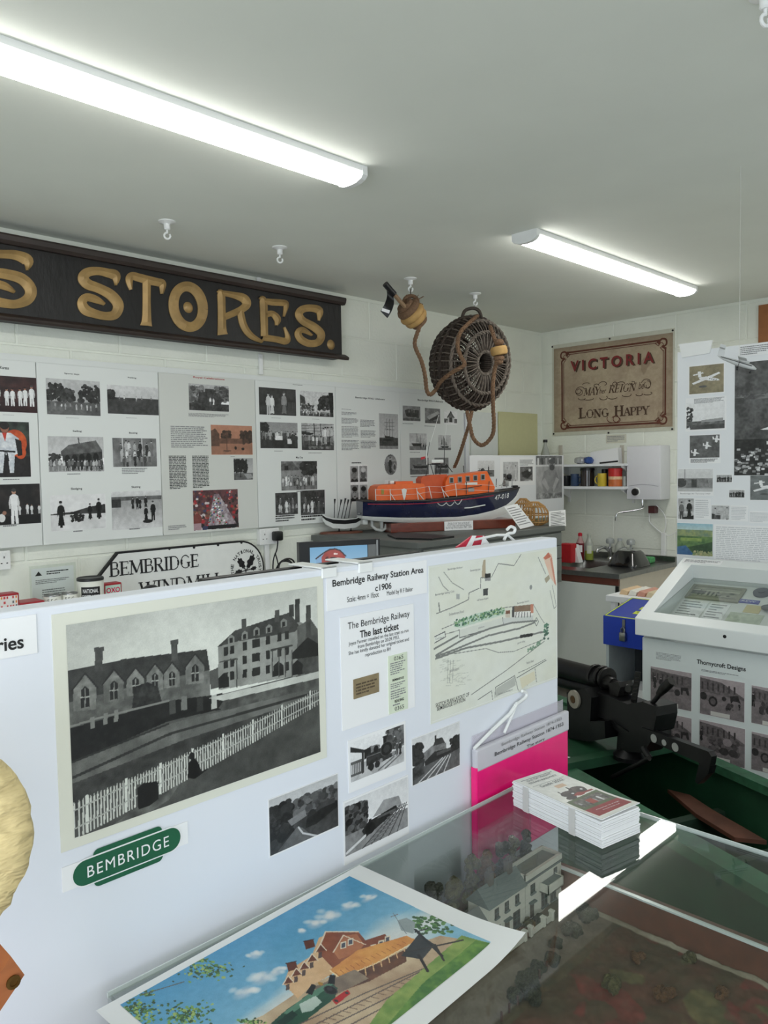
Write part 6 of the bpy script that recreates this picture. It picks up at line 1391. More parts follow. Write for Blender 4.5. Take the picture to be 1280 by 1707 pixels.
def pole(x0, y0, x1, y1, n, r, mat, name, n2=None):
    a = L2(x0, y0); b = L2(x1, y1); return MB().tube([lm((a[0], n, a[1])), lm((b[0], n if n2 is None else n2, b[1]))], r, 6).build(name, mat, lb, True)
for x0, y0, x1, y1 in ((230, 345, 235, 438), (232, 375, 272, 436), (432, 335, 446, 428), (436, 360, 486, 425), (525, 322, 548, 418), (622, 325, 645, 410), (630, 350, 676, 405), (728, 300, 738, 400), (118, 345, 122, 432)): pole(x0, y0, x1, y1, .002, .0022, HWH, 'stanchion')
for y in (0, 42): MB().tube([lm((L2(x, yy+y)[0], .002, L2(x, yy+y)[1])) for x, yy in ((120, 348), (232, 350), (434, 340), (525, 324), (622, 328), (730, 304), (1060, 318))], .0009, 5).build('guard_rail', HWH, lb)
for x0, y0, x1, y1, n in ((545, 150, 525, 245, .05), (560, 150, 585, 235, .05), (585, 155, 570, 240, .14), (680, 150, 730, 215, .05), (690, 150, 680, 235, .14), (628, 155, 622, 235, .09), (665, 150, 650, 230, .09), (545, 155, 690, 152, .09), (820, 165, 822, 215, .06), (995, 285, 990, 370, .02), (822, 290, 820, 385, .02), (1068, 265, 1066, 330, .05)): pole(x0, y0, x1, y1, n, .0022, BLACK, 'mast_strut')
pole(551, 15, 552, 160, .09, .003, HWH, 'mast'); pole(575, -20, 545, 150, .09, .0016, BLACK, 'whip_aerial'); pole(690, -25, 686, 160, .09, .0018, BLACK, 'whip_aerial')
a1 = FL.uv(741, 690); b1 = FL.uv(726, 742); MB().tube([lm((b1[0], .09, b1[1])), lm((a1[0], .09, a1[1]))], .0012, 6).build('whip_aerial', HWH, lb); a1 = FL.uv(755, 699); b1 = FL.uv(751, 746); MB().tube([lm((b1[0], .09, b1[1])), lm((a1[0], .09, a1[1]))], .0012, 6).build('whip_aerial', HWH, lb)
lbox(575, 118, 670, 145, .06, .11, 'radar_scanner', HWH, .006); lbox(590, 145, 650, 158, .07, .1, 'radar_base', BLACK, .003)
lpoly([(505, 100), (540, 92), (540, 110), (508, 118)], .089, .091, 'red_flag', RED)
for x0, y0, x1, y1 in ((1140, 255, 1120, 335), (1142, 255, 1160, 335), (1200, 250, 1200, 330), (1100, 320, 1170, 300)): pole(x0, y0, x1, y1, .07, .002, GREYF, 'bow_rail')
lbox(1150, 280, 1180, 325, .075, .11, 'capstan', GREYF, .004); lbox(1172, 232, 1206, 270, .075, .1, 'searchlight', BLACK, .008); lbox(1215, 318, 1255, 332, .08, .11, 'bow_fairlead', BLACK, .004)
lpoly([(70, 568), (225, 572), (225, 592), (130, 585), (75, 578)], .05, .14, 'stern_skeg', HWH)
MB().tube([lm((L2(x, y)[0], .095, L2(x, y)[1])) for x, y in ((128, 588), (130, 632), (160, 660), (205, 670), (232, 655), (240, 620))], .009, 8).build('rudder_guard', HWH, lb, True)
lbox(190, 585, 215, 655, .085, .105, 'rudder', HWH, .003); lbox(48, 580, 90, 622, .07, .12, 'trim_tab', HWH, .006)
a = L2(100, 535); MB().lathe([(.014, 0), (.014, .01), (.006, .02), (.004, .04)], lm((a[0]-.02, YC, a[1])), -lu, 14).build('stern_fitting', STEEL, lb, True)
a = L2(235, 608); b = L2(1185, 608); MB().bbox((a[0], 0, .0005), (b[0], .19, a[1]), .004).xf(LM).build('stand', MAHO, lb)
lbox(235, 608, 300, 640, .01, .18, 'stand_rest', MAHO, .004, False)
a = L2(640, 592); b = L2(858, 592); MB().bbox((a[0], -.006, .001), (b[0], -.001, a[1]), .001).xf(LM).build('placard', PAPER, lb); pr_ = lb
FLp = Frame(FL.P(0, 0, .0062), lu, (0, 0, 1))
for s, a, b in (('RNLB 47-018 "MAX AITKEN III"', (668, 598), (832, 610)), ('Tyne Class self-righting lifeboat', (662, 616), (842, 627)), ('Bembridge RNLI Station 1987 - 2009', (652, 632), (848, 643))):
    p, q = L2(*a), L2(*b); text(FLp, s, (p[0], q[1], q[0], p[1]), .0004, GREYINK, pr_)
# thin black folder on the chest top
P_ = [PX(x, y, 2, CZ+.001) for x, y in ((646, 893), (668, 889), (757, 896), (720, 900.5), (660, 899))]
tag(MB().prism(P_, (0, 0, .008)).build('black_folder', BLACK), 'thin black folder lying on the plan chest below the lifeboat stand', 'folder')

# small pulling boat model
pb = PX(569, 884, 1, 3.23); pb[2] = CZ; FQ = Frame((pb[0], pb[1], CZ), lu, (0, 0, 1)); QM = Matrix(((lu[0], -FQ.n[0], 0, pb[0]), (lu[1], -FQ.n[1], 0, pb[1]), (0, 0, 1, CZ), (0, 0, 0, 1)))
rb = thing('rowing_lifeboat_model', pb, 'small black and white model rowing lifeboat with upright oars', 'model boat')
def qv(x, y): return FQ.uv(x, y)
st2 = [(540, 859, 866, 868, .004), (545, 863, 871, 875, .022), (556, 866, 876, 881, .034), (575, 867, 877, 882, .038), (594, 865, 875, 880, .032), (606, 860, 869, 873, .018), (612, 855, 862, 864, .003)]
tp = []; bt = []
for x, d, m, k, h in st2:
    u, vd = qv(x, d); vm = qv(x, m-3)[1]; vk = qv(x, k)[1]
    tp.append([tuple(QM @ Vector(p)) for p in ((u, .04-h*.85, vm), (u, .04-h, vd), (u, .04+h, vd), (u, .04+h*.85, vm))]); bt.append([tuple(QM @ Vector(p)) for p in ((u, .04-h*.86, vm), (u, .04-h*.7, vk), (u, .04+h*.7, vk), (u, .04+h*.86, vm))])
MB().loft(tp).build('hull_upper', BLACK, rb, True); MB().loft(bt).build('hull_lower', HWH, rb, True)
MB().tube([tuple(QM @ Vector((qv(x, d)[0], .04-h, qv(x, d)[1]+.002))) for x, d, m, k, h in st2], .003, 6).build('gunwale', HWH, rb, True)
for x0, y0, x1, y1 in ((561, 832, 560, 864), (572, 833, 566, 864), (579, 831, 572, 865), (584, 833, 577, 865), (589, 832, 584, 864)):
    a, b = qv(x0, y0), qv(x1, y1); MB().tube([tuple(QM @ Vector((b[0], .04, b[1]))), tuple(QM @ Vector(((a[0]*.7+b[0]*.3), .04, a[1]*.7+b[1]*.3))), tuple(QM @ Vector((a[0], .04, a[1])))], [.0022, .0022, .006], 6).build('oar', BLACK, rb)
for x in (568, 588): a = qv(x, 883); MB().lathe([(.009, 0), (.004, .006), (.004, .018)], tuple(QM @ Vector((a[0], .04, .011))), (0, 0, 1), 10).build('stand_peg', BLACK, rb)
k0 = MB(); c_ = QM @ Vector((qv(572, 884)[0], .04, 0)); k0.lathe([(1, 0), (1, .008), (.93, .0115)], (0, 0, 0), (0, 0, 1), 28); k0.v = [(c_[0]+lu[0]*v[0]*.125-FQ.n[0]*v[1]*.05, c_[1]+lu[1]*v[0]*.125-FQ.n[1]*v[1]*.05, CZ+v[2]) for v in k0.v]; k0.build('oval_base', M('brown_base', (110, 66, 50), .4, var=.15), rb, True)

# leaning cards and little wicker pots beside the bow
FCd = FY(2.575)
def leancard(L, name, label, ncol, rows):
    fr = FCd; pts = [fr.P(*fr.uv(*p)) for p in L]; a, b, c, d = [np.array(p) for p in pts]   # top-left, top-right, bottom-right, bottom-left
    lean = np.array([0, .03, 0]); a = a+lean; b = b+lean
    t = thing(name, (c+d)/2, label, 'card')
    n = np.cross(b-a, d-a); n = n/np.linalg.norm(n); n = n if n[1] < 0 else -n
    MB().prism([a, b, c, d], n*.002).build('card', PAPER, t)
    mb = MB()
    for i in range(rows):
        f0 = .1+.82*i/rows; f1 = f0+.82/rows*.3; x0, x1 = .08, .92-.2*((i*7) % 3 == 0)
        q = lambda x, y: a+(b-a)*x+((d-a)+((c-b)-(d-a))*x)*y+n*.0026
        mb.add([q(x0, f0), q(x1, f0), q(x1, f1), q(x0, f1)], [(0, 1, 2, 3)])
    tag(mb.build('printed_text', ncol, t), kind='stuff')
leancard([(847, 845), (869, 840), (890, 876), (867, 882)], 'leaning_card', 'white card leaning against the bow end of the lifeboat stand', GREYINK, 8)
leancard([(922, 853), (949, 850), (943, 877), (915, 881)], 'leaning_card', 'pale card with dark lines of print at the right end of the plan chest', INK, 9)
WICK = M('pale_wicker', (186, 142, 84), .6, var=.2, scale=40)
def wicker(cx, cy, z0, rad, h, label, n=22):
    t = thing('wicker_pot', (cx, cy, z0), label, 'basket', 'little wicker pots on the plan chest')
    pr = [(.55, 0), (.92, .12), (1.0, .38), (.9, .62), (.62, .86), (.3, 1.0)]
    mb = MB()
    for j in range(n): a = 2*math.pi*j/n; mb.tube([(cx+rad*r*math.cos(a), cy+rad*r*math.sin(a), z0+.004+h*q) for r, q in pr], .0028, 5)
    tag(mb.build('staves', WICK, t, True), kind='stuff')
    for r, q in ((.92, .12), (.98, .45), (.72, .8), (.3, 1.0), (.55, 0)): MB().tube([(cx+rad*r*math.cos(a), cy+rad*r*math.sin(a), z0+.004+h*q) for a in np.linspace(0, 2*math.pi, 28, endpoint=False)], .0038, 6, closed=True).build('hoop', WICK, t, True)
p = PX(895, 868, 2, CZ+.002); wk = max(p[1], 2.66)
p2 = PX(891, 868, 1, 2.7); 
wicker(p2[0], 2.7, CZ, .088, .135, 'pale wicker miniature lobster pot beside the bow')
p3 = PX(872, 838, 1, 2.84); wicker(p3[0], 2.84, CZ, .07, .15, 'smaller brown wicker pot behind the lifeboat bow')

# photo board standing behind, and sheets on the corner wall
FB = FY(3.03)
bb = FB.rect(783, 759, 940, 860)
pbd = thing('photo_stand', (FB.P((bb[0]+bb[2])/2, CZ, -.01)), 'white standing board with photographs of boatmen behind the lifeboat bow', 'display board')
MB().bbox((bb[0], 3.03, CZ+.001), (bb[2], 3.045, bb[3]), .002).build('board', WHITE, pbd)
MB().bbox((CX1+.005, 3.046, 0), (CX1+.035, 3.075, bb[3]-.05), .003).build('support_post', WHITE, pbd)
def K_dock(p): return p.grad(.85, .8, 0, .5).rect(0, .55, 1, 1, .5, .4, 8).blobs(.1, .4, .5, .75, 16, .08, .1, .4).folk(.5, .8, .75, .5, 1, .06, .1).poly([(.1, .8), (.6, .66), (.9, .8), (.4, .95)], .25).grain(.05)
def K_men(p): return p.rect(0, 0, 1, 1, .66, .8, 5).rect(0, .6, .5, 1, .14, .3, 7).folk(.02, .35, .95, .75, 1, .7, .8).folk(.5, .98, 1, .95, 1, .72, .8).rect(.2, .62, .6, .68, .7).grain(.08)
def K_crab(p): return p.rect(0, 0, 1, 1, .35, .5, 7).poly([(.1, .4), (.6, .2), (.95, .5), (.6, .8), (.2, .7)], .12, .25, 9).ell(.75, .25, .1, .08, .85).line([(.4, .9), (.95, .95)], .04, .75).grain(.06)
def K_bearded(p):
    p.rect(0, 0, 1, 1, .7, .6, 5).rect(0, .0, 1, .2, .55, .35, 14).rect(0, .2, 1, .24, .85)
    for i in range(6): p.rect(.05+.15*i, .05, .12+.15*i, .2, [.85, .3, .7][i % 3])
    p.poly([(.2, .6), (.3, .36), (.5, .3), (.75, .34), (.88, .55), (.85, .85), (.3, .86)], .62, .54, 5).poly([(.2, .6), (.32, .5), (.5, .74), (.44, .82)], .7).poly([(.88, .55), (.76, .5), (.62, .74), (.66, .84)], .72)
    p.ell(.6, .22, .12, .1, .62).ell(.6, .27, .1, .07, .32).ell(.6, .13, .13, .06, .36).ell(.56, .2, .015, .01, .1).ell(.64, .2, .015, .01, .1)
    p.rect(0, .86, 1, 1, .75, .4, 12); return p.grain(.05)
ph(pbd, FB, 796, 768, 824, 795, K_dock, 95); ph(pbd, FB, 838.5, 770, 864, 802, K_men, 96); ph(pbd, FB, 866.5, 778, 888, 802, K_crab, 97); ph(pbd, FB, 893, 760, 937, 830, K_bearded, 98, res=1.4)
slab(FB, FB.rect(833, 762, 892, 808), .0001, .0005, 'backing_sheet', PAPER, pbd); lines(FB, FB.rect(866, 766, 889, 776), 5, pbd, seed=4, h=.0007)
q = PX(786, 700, 1, YL-.02)
def wallsheet(x0, y0, x1, y1, mat, name, label, cat, th=.012):
    f = FY(YL-th); r = f.rect(x0, y0, x1, y1); return tag(MB().bbox((r[0], YL-th, r[1]), (r[2], YL-.0005, r[3]), .002).build(name, mat), label, cat)
wallsheet(776, 688, 783.5, 880, WHITE, 'corner_batten', 'white upright batten at the end of the photo boards', 'batten', .03)
wallsheet(785, 686, 831, 880, M('pinboard_white', (222, 226, 222), .6, var=.02), 'wall_pinboard', 'plain white pinboard on the wall below the lobster pot', 'board', .012)
wallsheet(832, 686, 897, 880, M('cream_board', (206, 204, 158), .6, var=.02), 'wall_pinboard', 'plain cream yellow board on the wall beside the corner', 'board', .014)

# ------------------------------------------------------------------ lobster pot, ropes and floats hanging from the ceiling
dp2 = float(np.dot(HK2-CAMP, _F)); dp1 = float(np.dot(HK1-CAMP, _F))
MWI = M('dark_withies', (62, 52, 44), .7, var=.35, scale=60); MWI2 = M('grey_withies', (112, 102, 92), .65, var=.3, scale=60); ROPE = M('tan_rope', (118, 90, 66), .8, var=.25, scale=90, bump=.6, bscale=200); CORK = M('cork', (178, 142, 86), .75, var=.15, scale=30)
bc = PD(790, 606, dp2)
toc = -bc+CAMP; toc[2] = 0; toc /= np.linalg.norm(toc)
ya = math.radians(33); axv = np.array([toc[0]*math.cos(ya)-toc[1]*math.sin(ya), toc[0]*math.sin(ya)+toc[1]*math.cos(ya), 0]); axv = axv*math.cos(.1)+np.array([0, 0, -1])*math.sin(.1)
pot = thing('lobster_pot', (bc[0], bc[1], bc[2]-.26), 'dark round wicker lobster pot hanging from the ceiling', 'lobster pot')
u_ax = np.cross(axv, (0, 0, 1)); u_ax /= np.linalg.norm(u_ax); w_ax = np.cross(u_ax, axv)
PR = [(.06, -.02), (.058, .06), (.066, .115), (.10, .13), (.165, .125), (.215, .09), (.25, .04), (.265, -.02), (.262, -.08), (.245, -.14), (.21, -.185), (.16, -.21)]
def pp(r, h, a): return bc+axv*h+r*(u_ax*math.cos(a)*.84+w_ax*math.sin(a))
mb = MB(); mb2 = MB(); rng = random.Random(2)
sm = catmull(PR, 2)
for j in range(64):
    a = 2*math.pi*j/64+rng.uniform(-.02, .02); (mb if j % 2 else mb2).tube([pp(q[0], q[1], a+rng.uniform(-.006, .006)) for q in sm], rng.uniform(.003, .0048), 5)
tag(mb.build('staves', MWI, pot, True), kind='stuff'); tag(mb2.build('pale_staves', MWI2, pot, True), kind='stuff')
def twist(r, h, mat, name, rr=.0065, a0=0, a1=2*math.pi, amp=.006):
    mb = MB(); N = 120
    for ph_ in (0, math.pi): mb.tube([pp(r+amp*math.cos(a*22+ph_), h+amp*math.sin(a*22+ph_), a) for a in np.linspace(a0, a1, N)], rr, 5)
    mb.build(name, mat, pot, True)
for r, h, m in ((.064, .118, MWI2), (.17, .126, MWI2), (.236, .07, MWI2), (.266, -.01, MWI), (.263, -.07, MWI), (.235, -.16, MWI), (.16, -.21, MWI)): twist(r, h, m, 'hoop')
mb = MB()
for k in range(9): h = .1-.03*k; r = np.interp(h, [-.21, -.185, -.14, -.08, -.02, .04, .09, .125], [.16, .21, .245, .262, .265, .25, .215, .165])-.006; mb.tube([pp(r+.005*math.sin(a*32+k*3.1), h, a) for a in np.linspace(math.radians(200), math.radians(345), 150)], .0055, 5)
for k in range(7): r = .025+.022*k; mb.tube([pp(r, -.21+.004*math.sin(a*20+k*3), a) for a in np.linspace(0, 2*math.pi, 60)], .008, 5)
for k in range(22):  # inner hoops added as filler so the pot's inside reads dark
    h = .085-.0125*k; r = np.interp(h, [-.21, -.185, -.14, -.08, -.02, .04, .09], [.16, .2, .235, .25, .255, .24, .205]); mb.tube([pp(r, h, a) for a in np.linspace(0, 2*math.pi, 60)], .006, 5)
tag(mb.build('woven_base_and_filler', MWI, pot, True), kind='stuff')
tp_ = bc+np.array([0, 0, .265]); s_ = _R
mb = MB().tube(catmull([tp_-s_*.07-np.array([0, 0, .02]), tp_-s_*.05+np.array([0, 0, .035]), tp_+np.array([0, 0, .05]), tp_+s_*.035+np.array([0, 0, .03]), tp_+s_*.05-np.array([0, 0, .03])], 6), .01, 7); mb.build('carrying_loop', MWI, pot, True)
MB().tube([tp_+np.array([0, 0, .055]), np.array([HK2[0], HK2[1], ZC-.066])], .0022, 6).build('hanging_wire', STEEL, pot)
Z4 = lambda x, y: (600+x/3.765, 440+y/3.765)
def ropeob(pts, r, name, label, cat='rope', k=7):
    Q = [PD(*Z4(x, y), dd) for x, y, dd in pts]; C_ = catmull(Q, k); mb = MB()
    n = len(C_); acc = 0; ds_ = [0]
    for a, b in zip(C_[:-1], C_[1:]): acc += np.linalg.norm(b-a); ds_.append(acc)
    m = max(60, int(acc/.006)); C2_ = [np.array([np.interp(t, ds_, [c[i] for c in C_]) for i in range(3)]) for t in np.linspace(0, acc, m)]
    for p_ in (0, 2.094, 4.189):
        pa = []
        for i, c in enumerate(C2_):
            t = C2_[min(i+1, m-1)]-C2_[max(i-1, 0)]; t /= np.linalg.norm(t)+1e-9; e1 = np.cross(t, _F); e1 /= np.linalg.norm(e1)+1e-9; e2 = np.cross(t, e1); ph_ = i*.006/(r*5.2)*6.283+p_
            pa.append(c+(e1*math.cos(ph_)+e2*math.sin(ph_))*r*.5)
        mb.tube(pa, r*.6, 6)
    return tag(mb.build(name, ROPE, None, True), label, cat)
f_ = dp2-.33
ropeob([(378, 375, dp1), (372, 400, dp1), (345, 480, dp1), (350, 530, dp1), (385, 610, dp1), (408, 700, dp1+.02), (418, 790, dp1+.05), (440, 820, dp1+.08), (475, 790, dp2-.2), (505, 738, dp2-.27), (580, 680, dp2-.32), (650, 640, f_), (655, 620, f_), (628, 570, f_), (612, 500, f_), (630, 430, f_), (680, 375, dp2-.25), (738, 325, dp2-.1)], .011, 'rope', 'tan rope looping from the hanging float across the lobster pot')
ropeob([(818, 392, dp2-.22), (845, 470, dp2-.32), (868, 540, f_-.02), (860, 600, f_-.02), (842, 680, f_), (833, 780, dp2-.32), (835, 900, dp2-.28), (840, 1000, dp2-.25), (828, 1080, dp2-.22), (768, 1138, dp2-.2), (712, 1095, dp2-.18), (690, 1010, dp2-.15), (672, 925, dp2-.1)], .011, 'rope', 'tan rope hanging in a loop below the lobster pot from a round float')
ropeob([(702, 925, dp2-.1), (690, 985, dp2-.12), (668, 1060, dp2-.12), (640, 1150, dp2-.1), (612, 1230, dp2-.02), (592, 1275, dp2+.04)], .010, 'rope', 'straight tan rope dropping from the lobster pot behind the lifeboat wheelhouse')
# coiled rope float and marker stick
fc = PD(*Z4(320, 305), dp1); fl = thing('rope_float', fc-np.array([0, 0, .07]), 'ball of coiled rope and cork hanging from the ceiling with a marker stick', 'float')
px_ = dp1/FOC/3.765
sq = PD(*Z4(295, 285), dp1-.05); s2 = PD(*Z4(192, 165), dp1-.12); dirv = (s2-sq)/np.linalg.norm(s2-sq)
for k, (h, r, m) in enumerate(((-.06, .045, ROPE), (-.035, .062, CORK), (-.008, .068, CORK), (.02, .062, ROPE), (.042, .045, ROPE))):
    e1 = np.cross(dirv, _F); e1 /= np.linalg.norm(e1); e2 = np.cross(dirv, e1); cc = fc+dirv*h*1.2
    MB().tube([cc+(e1*math.cos(a)+e2*math.sin(a))*r*.72 for a in np.linspace(0, 2*math.pi, 24, endpoint=False)], r*.36, 10, closed=True).build('cork_ring', m, fl, True)
MB().tube([fc-dirv*.08, sq, s2], .011, 8).build('marker_stick', M('bare_stick', (138, 112, 84), .7, var=.15), fl, True)
e = lambda x, y, d: PD(*Z4(x, y), d)
MB().tube([s2-dirv*.03, s2+dirv*.045], .016, 10).build('black_sleeve', BLACK, fl, True)
D_f = dp1-.125
fp_ = catmull([e(182, 160, D_f), e(192, 215, D_f+.02), e(178, 270, D_f-.01), e(150, 318, D_f)], 5); wv = e(205, 190, D_f)-e(165, 150, D_f); mb = MB()
rings = []
for c in fp_: rings.append([c-wv*.55, c+wv*.55, c+wv*.55+np.array(_F)*.003, c-wv*.55+np.array(_F)*.003])
MB().loft(rings).build('black_flag', BLACK, fl, True)
lp = [e(140, 276, D_f-.02), e(188, 292, D_f-.02), e(183, 312, D_f-.02), e(134, 294, D_f-.02)]; MB().prism(lp, np.array(_F)*.001).build('white_tag', PAPER, fl)
MB().tube([fc+np.array([0, 0, .07]), fc+np.array([0, 0, .12]), np.array([HK1[0], HK1[1], ZC-.066])], .0028, 6).tube(catmull([e(290, 195, dp1), e(300, 215, dp1), e(318, 220, dp1)], 4), .003, 6).build('hanging_wire', MWI, fl)
mb = MB(); rng = random.Random(4)
for k in range(10): b0_ = e(345, 235, dp1-.02); mb.tube([b0_, b0_+_R*rng.uniform(.01, .05)+_U*rng.uniform(-.03, .04)], .0016, 4)
tag(mb.build('frayed_end', ROPE, fl), kind='stuff')
q = fc+np.array([0, 0, .055]); MB().tube([q+(_R*math.cos(a)+_U*math.sin(a)*.9)*.036 for a in np.linspace(0, 2*math.pi, 20, endpoint=False)], .011, 8, closed=True).build('rope_loop', ROPE, fl, True)
# round float threaded on the second rope
fc2 = PD(*Z4(872, 545), f_-.02); f2 = thing('rope_float', fc2-np.array([0, 0, .04]), 'round pale cork float threaded on the rope in front of the lobster pot', 'float')
MB().lathe([(.02, -.024), (.04, -.022), (.045, -.012), (.045, .012), (.04, .022), (.02, .024)], fc2, (-.15, .1, 1), 26).build('cork_disc', CORK, f2, True)
for dz, rr2 in ((.045, .022), (-.04, .024), (-.06, .018)): c = fc2+np.array([0, 0, dz]); MB().sphere(c, (rr2*1.25, rr2*1.25, rr2*.85), 12, 8).build('rope_knot', ROPE, f2, True)

# ------------------------------------------------------------------ painted banner on the right wall
Zv = lambda x, y: (900+x/5.565, 540+y/5.565)
FV = FX(XR-.006)
vr = lambda x, y: FV.uv(*Zv(x, y))
bn = thing('painted_banner', FV.P(*vr(680, 1000)), 'old brown cloth banner painted VICTORIA MAY HER REIGN BE LONG HAPPY', 'banner')
bk = (vr(112, 640)[0], (vr(120, 1040)[1]+vr(1240, 990)[1])/2, vr(1248, 500)[0], (vr(112, 195)[1]+vr(1248, 40)[1])/2)
slab(FV, bk, -.005, -.003, 'backing_sheet', M('backing_polythene', (206, 206, 190), .35, var=.04), bn)
cr = (vr(128, 620)[0], (vr(135, 1005)[1]+vr(1222, 955)[1])/2, vr(1230, 500)[0], (vr(125, 230)[1]+vr(1235, 80)[1])/2)
P = Pic(150, 110, 101, 1.3, None); P.put(P.X >= 0, (166, 148, 126), (182, 166, 140), 5)
d_ = np.minimum(np.minimum(P.X, 1-P.X)*1.35, np.minimum(P.Y, 1-P.Y)); k_ = np.clip(1-d_/.09, 0, 1)[..., None]*.32; P.a = P.a*(1-k_)+C3((112, 96, 82))*k_
P.put((vnoise(P.h, P.w, 9, P.rng) > .74) & (P.X > .6), (146, 128, 108), (156, 138, 116), 6); P.grain(.03, 60, .05)
bend_ = (vnoise(P.h, P.w, 5, P.rng)-.5)*.002
P.mesh(FV, cr, -.0012, 'cloth', bn, printmat('old_cloth', .85), None, lambda X, Y: bend_)
BRN = M('banner_brown', (98, 54, 40), .8, var=.15, scale=30); BRD = M('banner_dark', (78, 58, 44), .8, var=.15, scale=30); MRED = M('banner_red', (128, 46, 46), .8, var=.15, scale=30)
mb = MB()
x0, x1 = vr(205, 600)[0], vr(1163, 520)[0]; z1 = (vr(300, 258)[1]+vr(1050, 165)[1])/2; z0 = (vr(300, 968)[1]+vr(1050, 912)[1])/2; w_ = x1-x0; c_ = .035
def ribbon(pts, w, name, mat, h=.0012, k=5):
    L = [(a, b, w) for a, b in pts]; MB().loft(stroke(FV, L, h, .0004, k, False), closed=False, cap=False).build(name, mat, bn)
for off, ww in ((0, .012), (.015, .0045)):
    a, b, c, d = x0+off, z0+off, x1-off, z1-off; cc = c_
    ring = []
    for (ex, ez, sx, sz) in ((a, d, 1, -1), (c, d, -1, -1), (c, b, -1, 1), (a, b, 1, 1)):
        qx, qz, qr = ex+sx*.016, ez+sz*.016, .026-off*.6
        arc = [(ex, ez+sz*cc*2.4), (ex, ez+sz*cc*1.7)]+[(qx+sx*qr*math.cos(math.radians(g)), qz+sz*qr*math.sin(math.radians(g))) for g in (75, 120, 165, 225, 285, 330, 375)]+[(ex+sx*cc*1.7, ez), (ex+sx*cc*2.4, ez)]
        if (sx > 0) != (sz < 0): arc = arc[::-1]
        ring += arc
    ribbon(ring+[ring[0]], ww, 'painted_border', BRN, .0012+off*.01)
def vt(s, xl, xr, yt, yb, mat, off, h=.0016, dx=0, dz=0, **k): text(FV, s, (vr(*xl)[0]+dx, yb+dz, vr(*xr)[0]+dx, yt+dz), h, mat, bn, off=off, **k)
yt = (vr(288, 345)[1]+vr(1015, 255)[1])/2; yb = (vr(325, 438)[1]+vr(1075, 360)[1])/2
vt('VICTORIA', (288, 390), (1060, 310), yt, yb, BRD, .04, .0014, .009, -.007, sp=1.5); vt('VICTORIA', (284, 390), (1056, 310), yt, yb, MRED, .022, .0018, sp=1.5)
yt = vr(640, 585)[1]; yb = vr(640, 640)[1]
serif(FV, 'MAY', (vr(405, 630)[0], yb-.004, vr(548, 620)[0], yt+.006), BRD, bn, .16, .07, h=.0016, shear=.25); text(FV, 'her', (vr(552, 620)[0], yb, vr(615, 620)[0], yt-.004), .0016, BRD, bn, shear=.3)
serif(FV, 'REIGN', (vr(635, 620)[0], yb, vr(885, 600)[0], yt+.01), BRD, bn, .16, .07, h=.0016, shear=.25); text(FV, 'be', (vr(915, 590)[0], yb+.008, vr(965, 590)[0], yt+.014), .0016, BRD, bn, shear=.3)
def curlpts(cx, cz, rx, rz, a0, a1, n=14, sp_=.6): return [(cx+rx*(1-sp_*i/n)*math.cos(math.radians(a0+(a1-a0)*i/n)), cz+rz*(1-sp_*i/n)*math.sin(math.radians(a0+(a1-a0)*i/n))) for i in range(n+1)]
for cx, cy, rx, rz, a0, a1 in ((370, 630, .055, .05, 20, 420), (360, 620, .035, .03, 200, 520), (440, 560, .05, .02, 180, 20), (520, 575, .03, .02, 0, 300), (590, 560, .05, .03, 180, -60), (690, 565, .03, .03, 0, 260), (760, 560, .06, .03, 180, 0), (860, 545, .03, .02, 180, 500), (990, 560, .05, .05, 160, -240), (1000, 570, .03, .04, 100, -200), (470, 690, .07, .02, 200, 350), (600, 680, .05, .03, 180, 400), (690, 680, .06, .02, 190, 350), (820, 650, .06, .03, 190, 360), (930, 650, .04, .02, 180, 380), (1010, 640, .05, .02, 200, 400), (400, 690, .05, .02, 160, 360)):
    c = vr(cx, cy); ribbon(curlpts(c[0], c[1], rx*.8, rz*.8, a0, a1), .0045, 'painted_scroll', BRD, .0013, 2)
serif(FV, 'LONG', (vr(362, 830)[0], vr(480, 868)[1], vr(640, 820)[0], vr(385, 782)[1]), BRD, bn, .24, .09, h=.0016, big=(0,))
serif(FV, 'HAPPY', (vr(692, 815)[0], vr(850, 846)[1], vr(1012, 800)[0], vr(730, 762)[1]), BRD, bn, .24, .09, h=.0016, big=(0,))
c = vr(690, 880); ribbon(curlpts(c[0], c[1], .06, .035, 150, 500), .005, 'painted_scroll', BRN, .0013, 2); c = vr(720, 885); ribbon(curlpts(c[0], c[1], .04, .03, 90, 420), .005, 'painted_scroll', BRN, .0014, 2)
for x, y in ((113, 213), (645, 137), (1230, 60), (125, 1020), (634, 1010), (1225, 975)):
    a, b = vr(x, y); MB().lathe([(.007, 0), (.007, .003), (.003, .005)], FV.P(a, b, -.003), FV.n, 10).build('fixing_screw', BLACK, bn)
t, r = sheet(FX(XR-.001), (1010, 725, 1044, 738), 'wall_note', 'small cream note on the wall under the painted banner', 'note', M('cream_note', (214, 212, 196), .6)); lines(FX(XR-.001), (r[0]+.01, r[1]+.01, r[2]-.01, r[3]-.008), 4, t, GREYINK, .0014)
f = FX(XR-.02); r = f.rect(1264, 509, 1320, 571)
tag(MB().bbox((XR-.02, -r[2], r[1]), (XR-.0005, -r[0], r[3]), .002).build('brown_board', M('hardboard', (150, 96, 54), .7, var=.08)), 'brown hardboard panel at the top right edge of the wall', 'board')

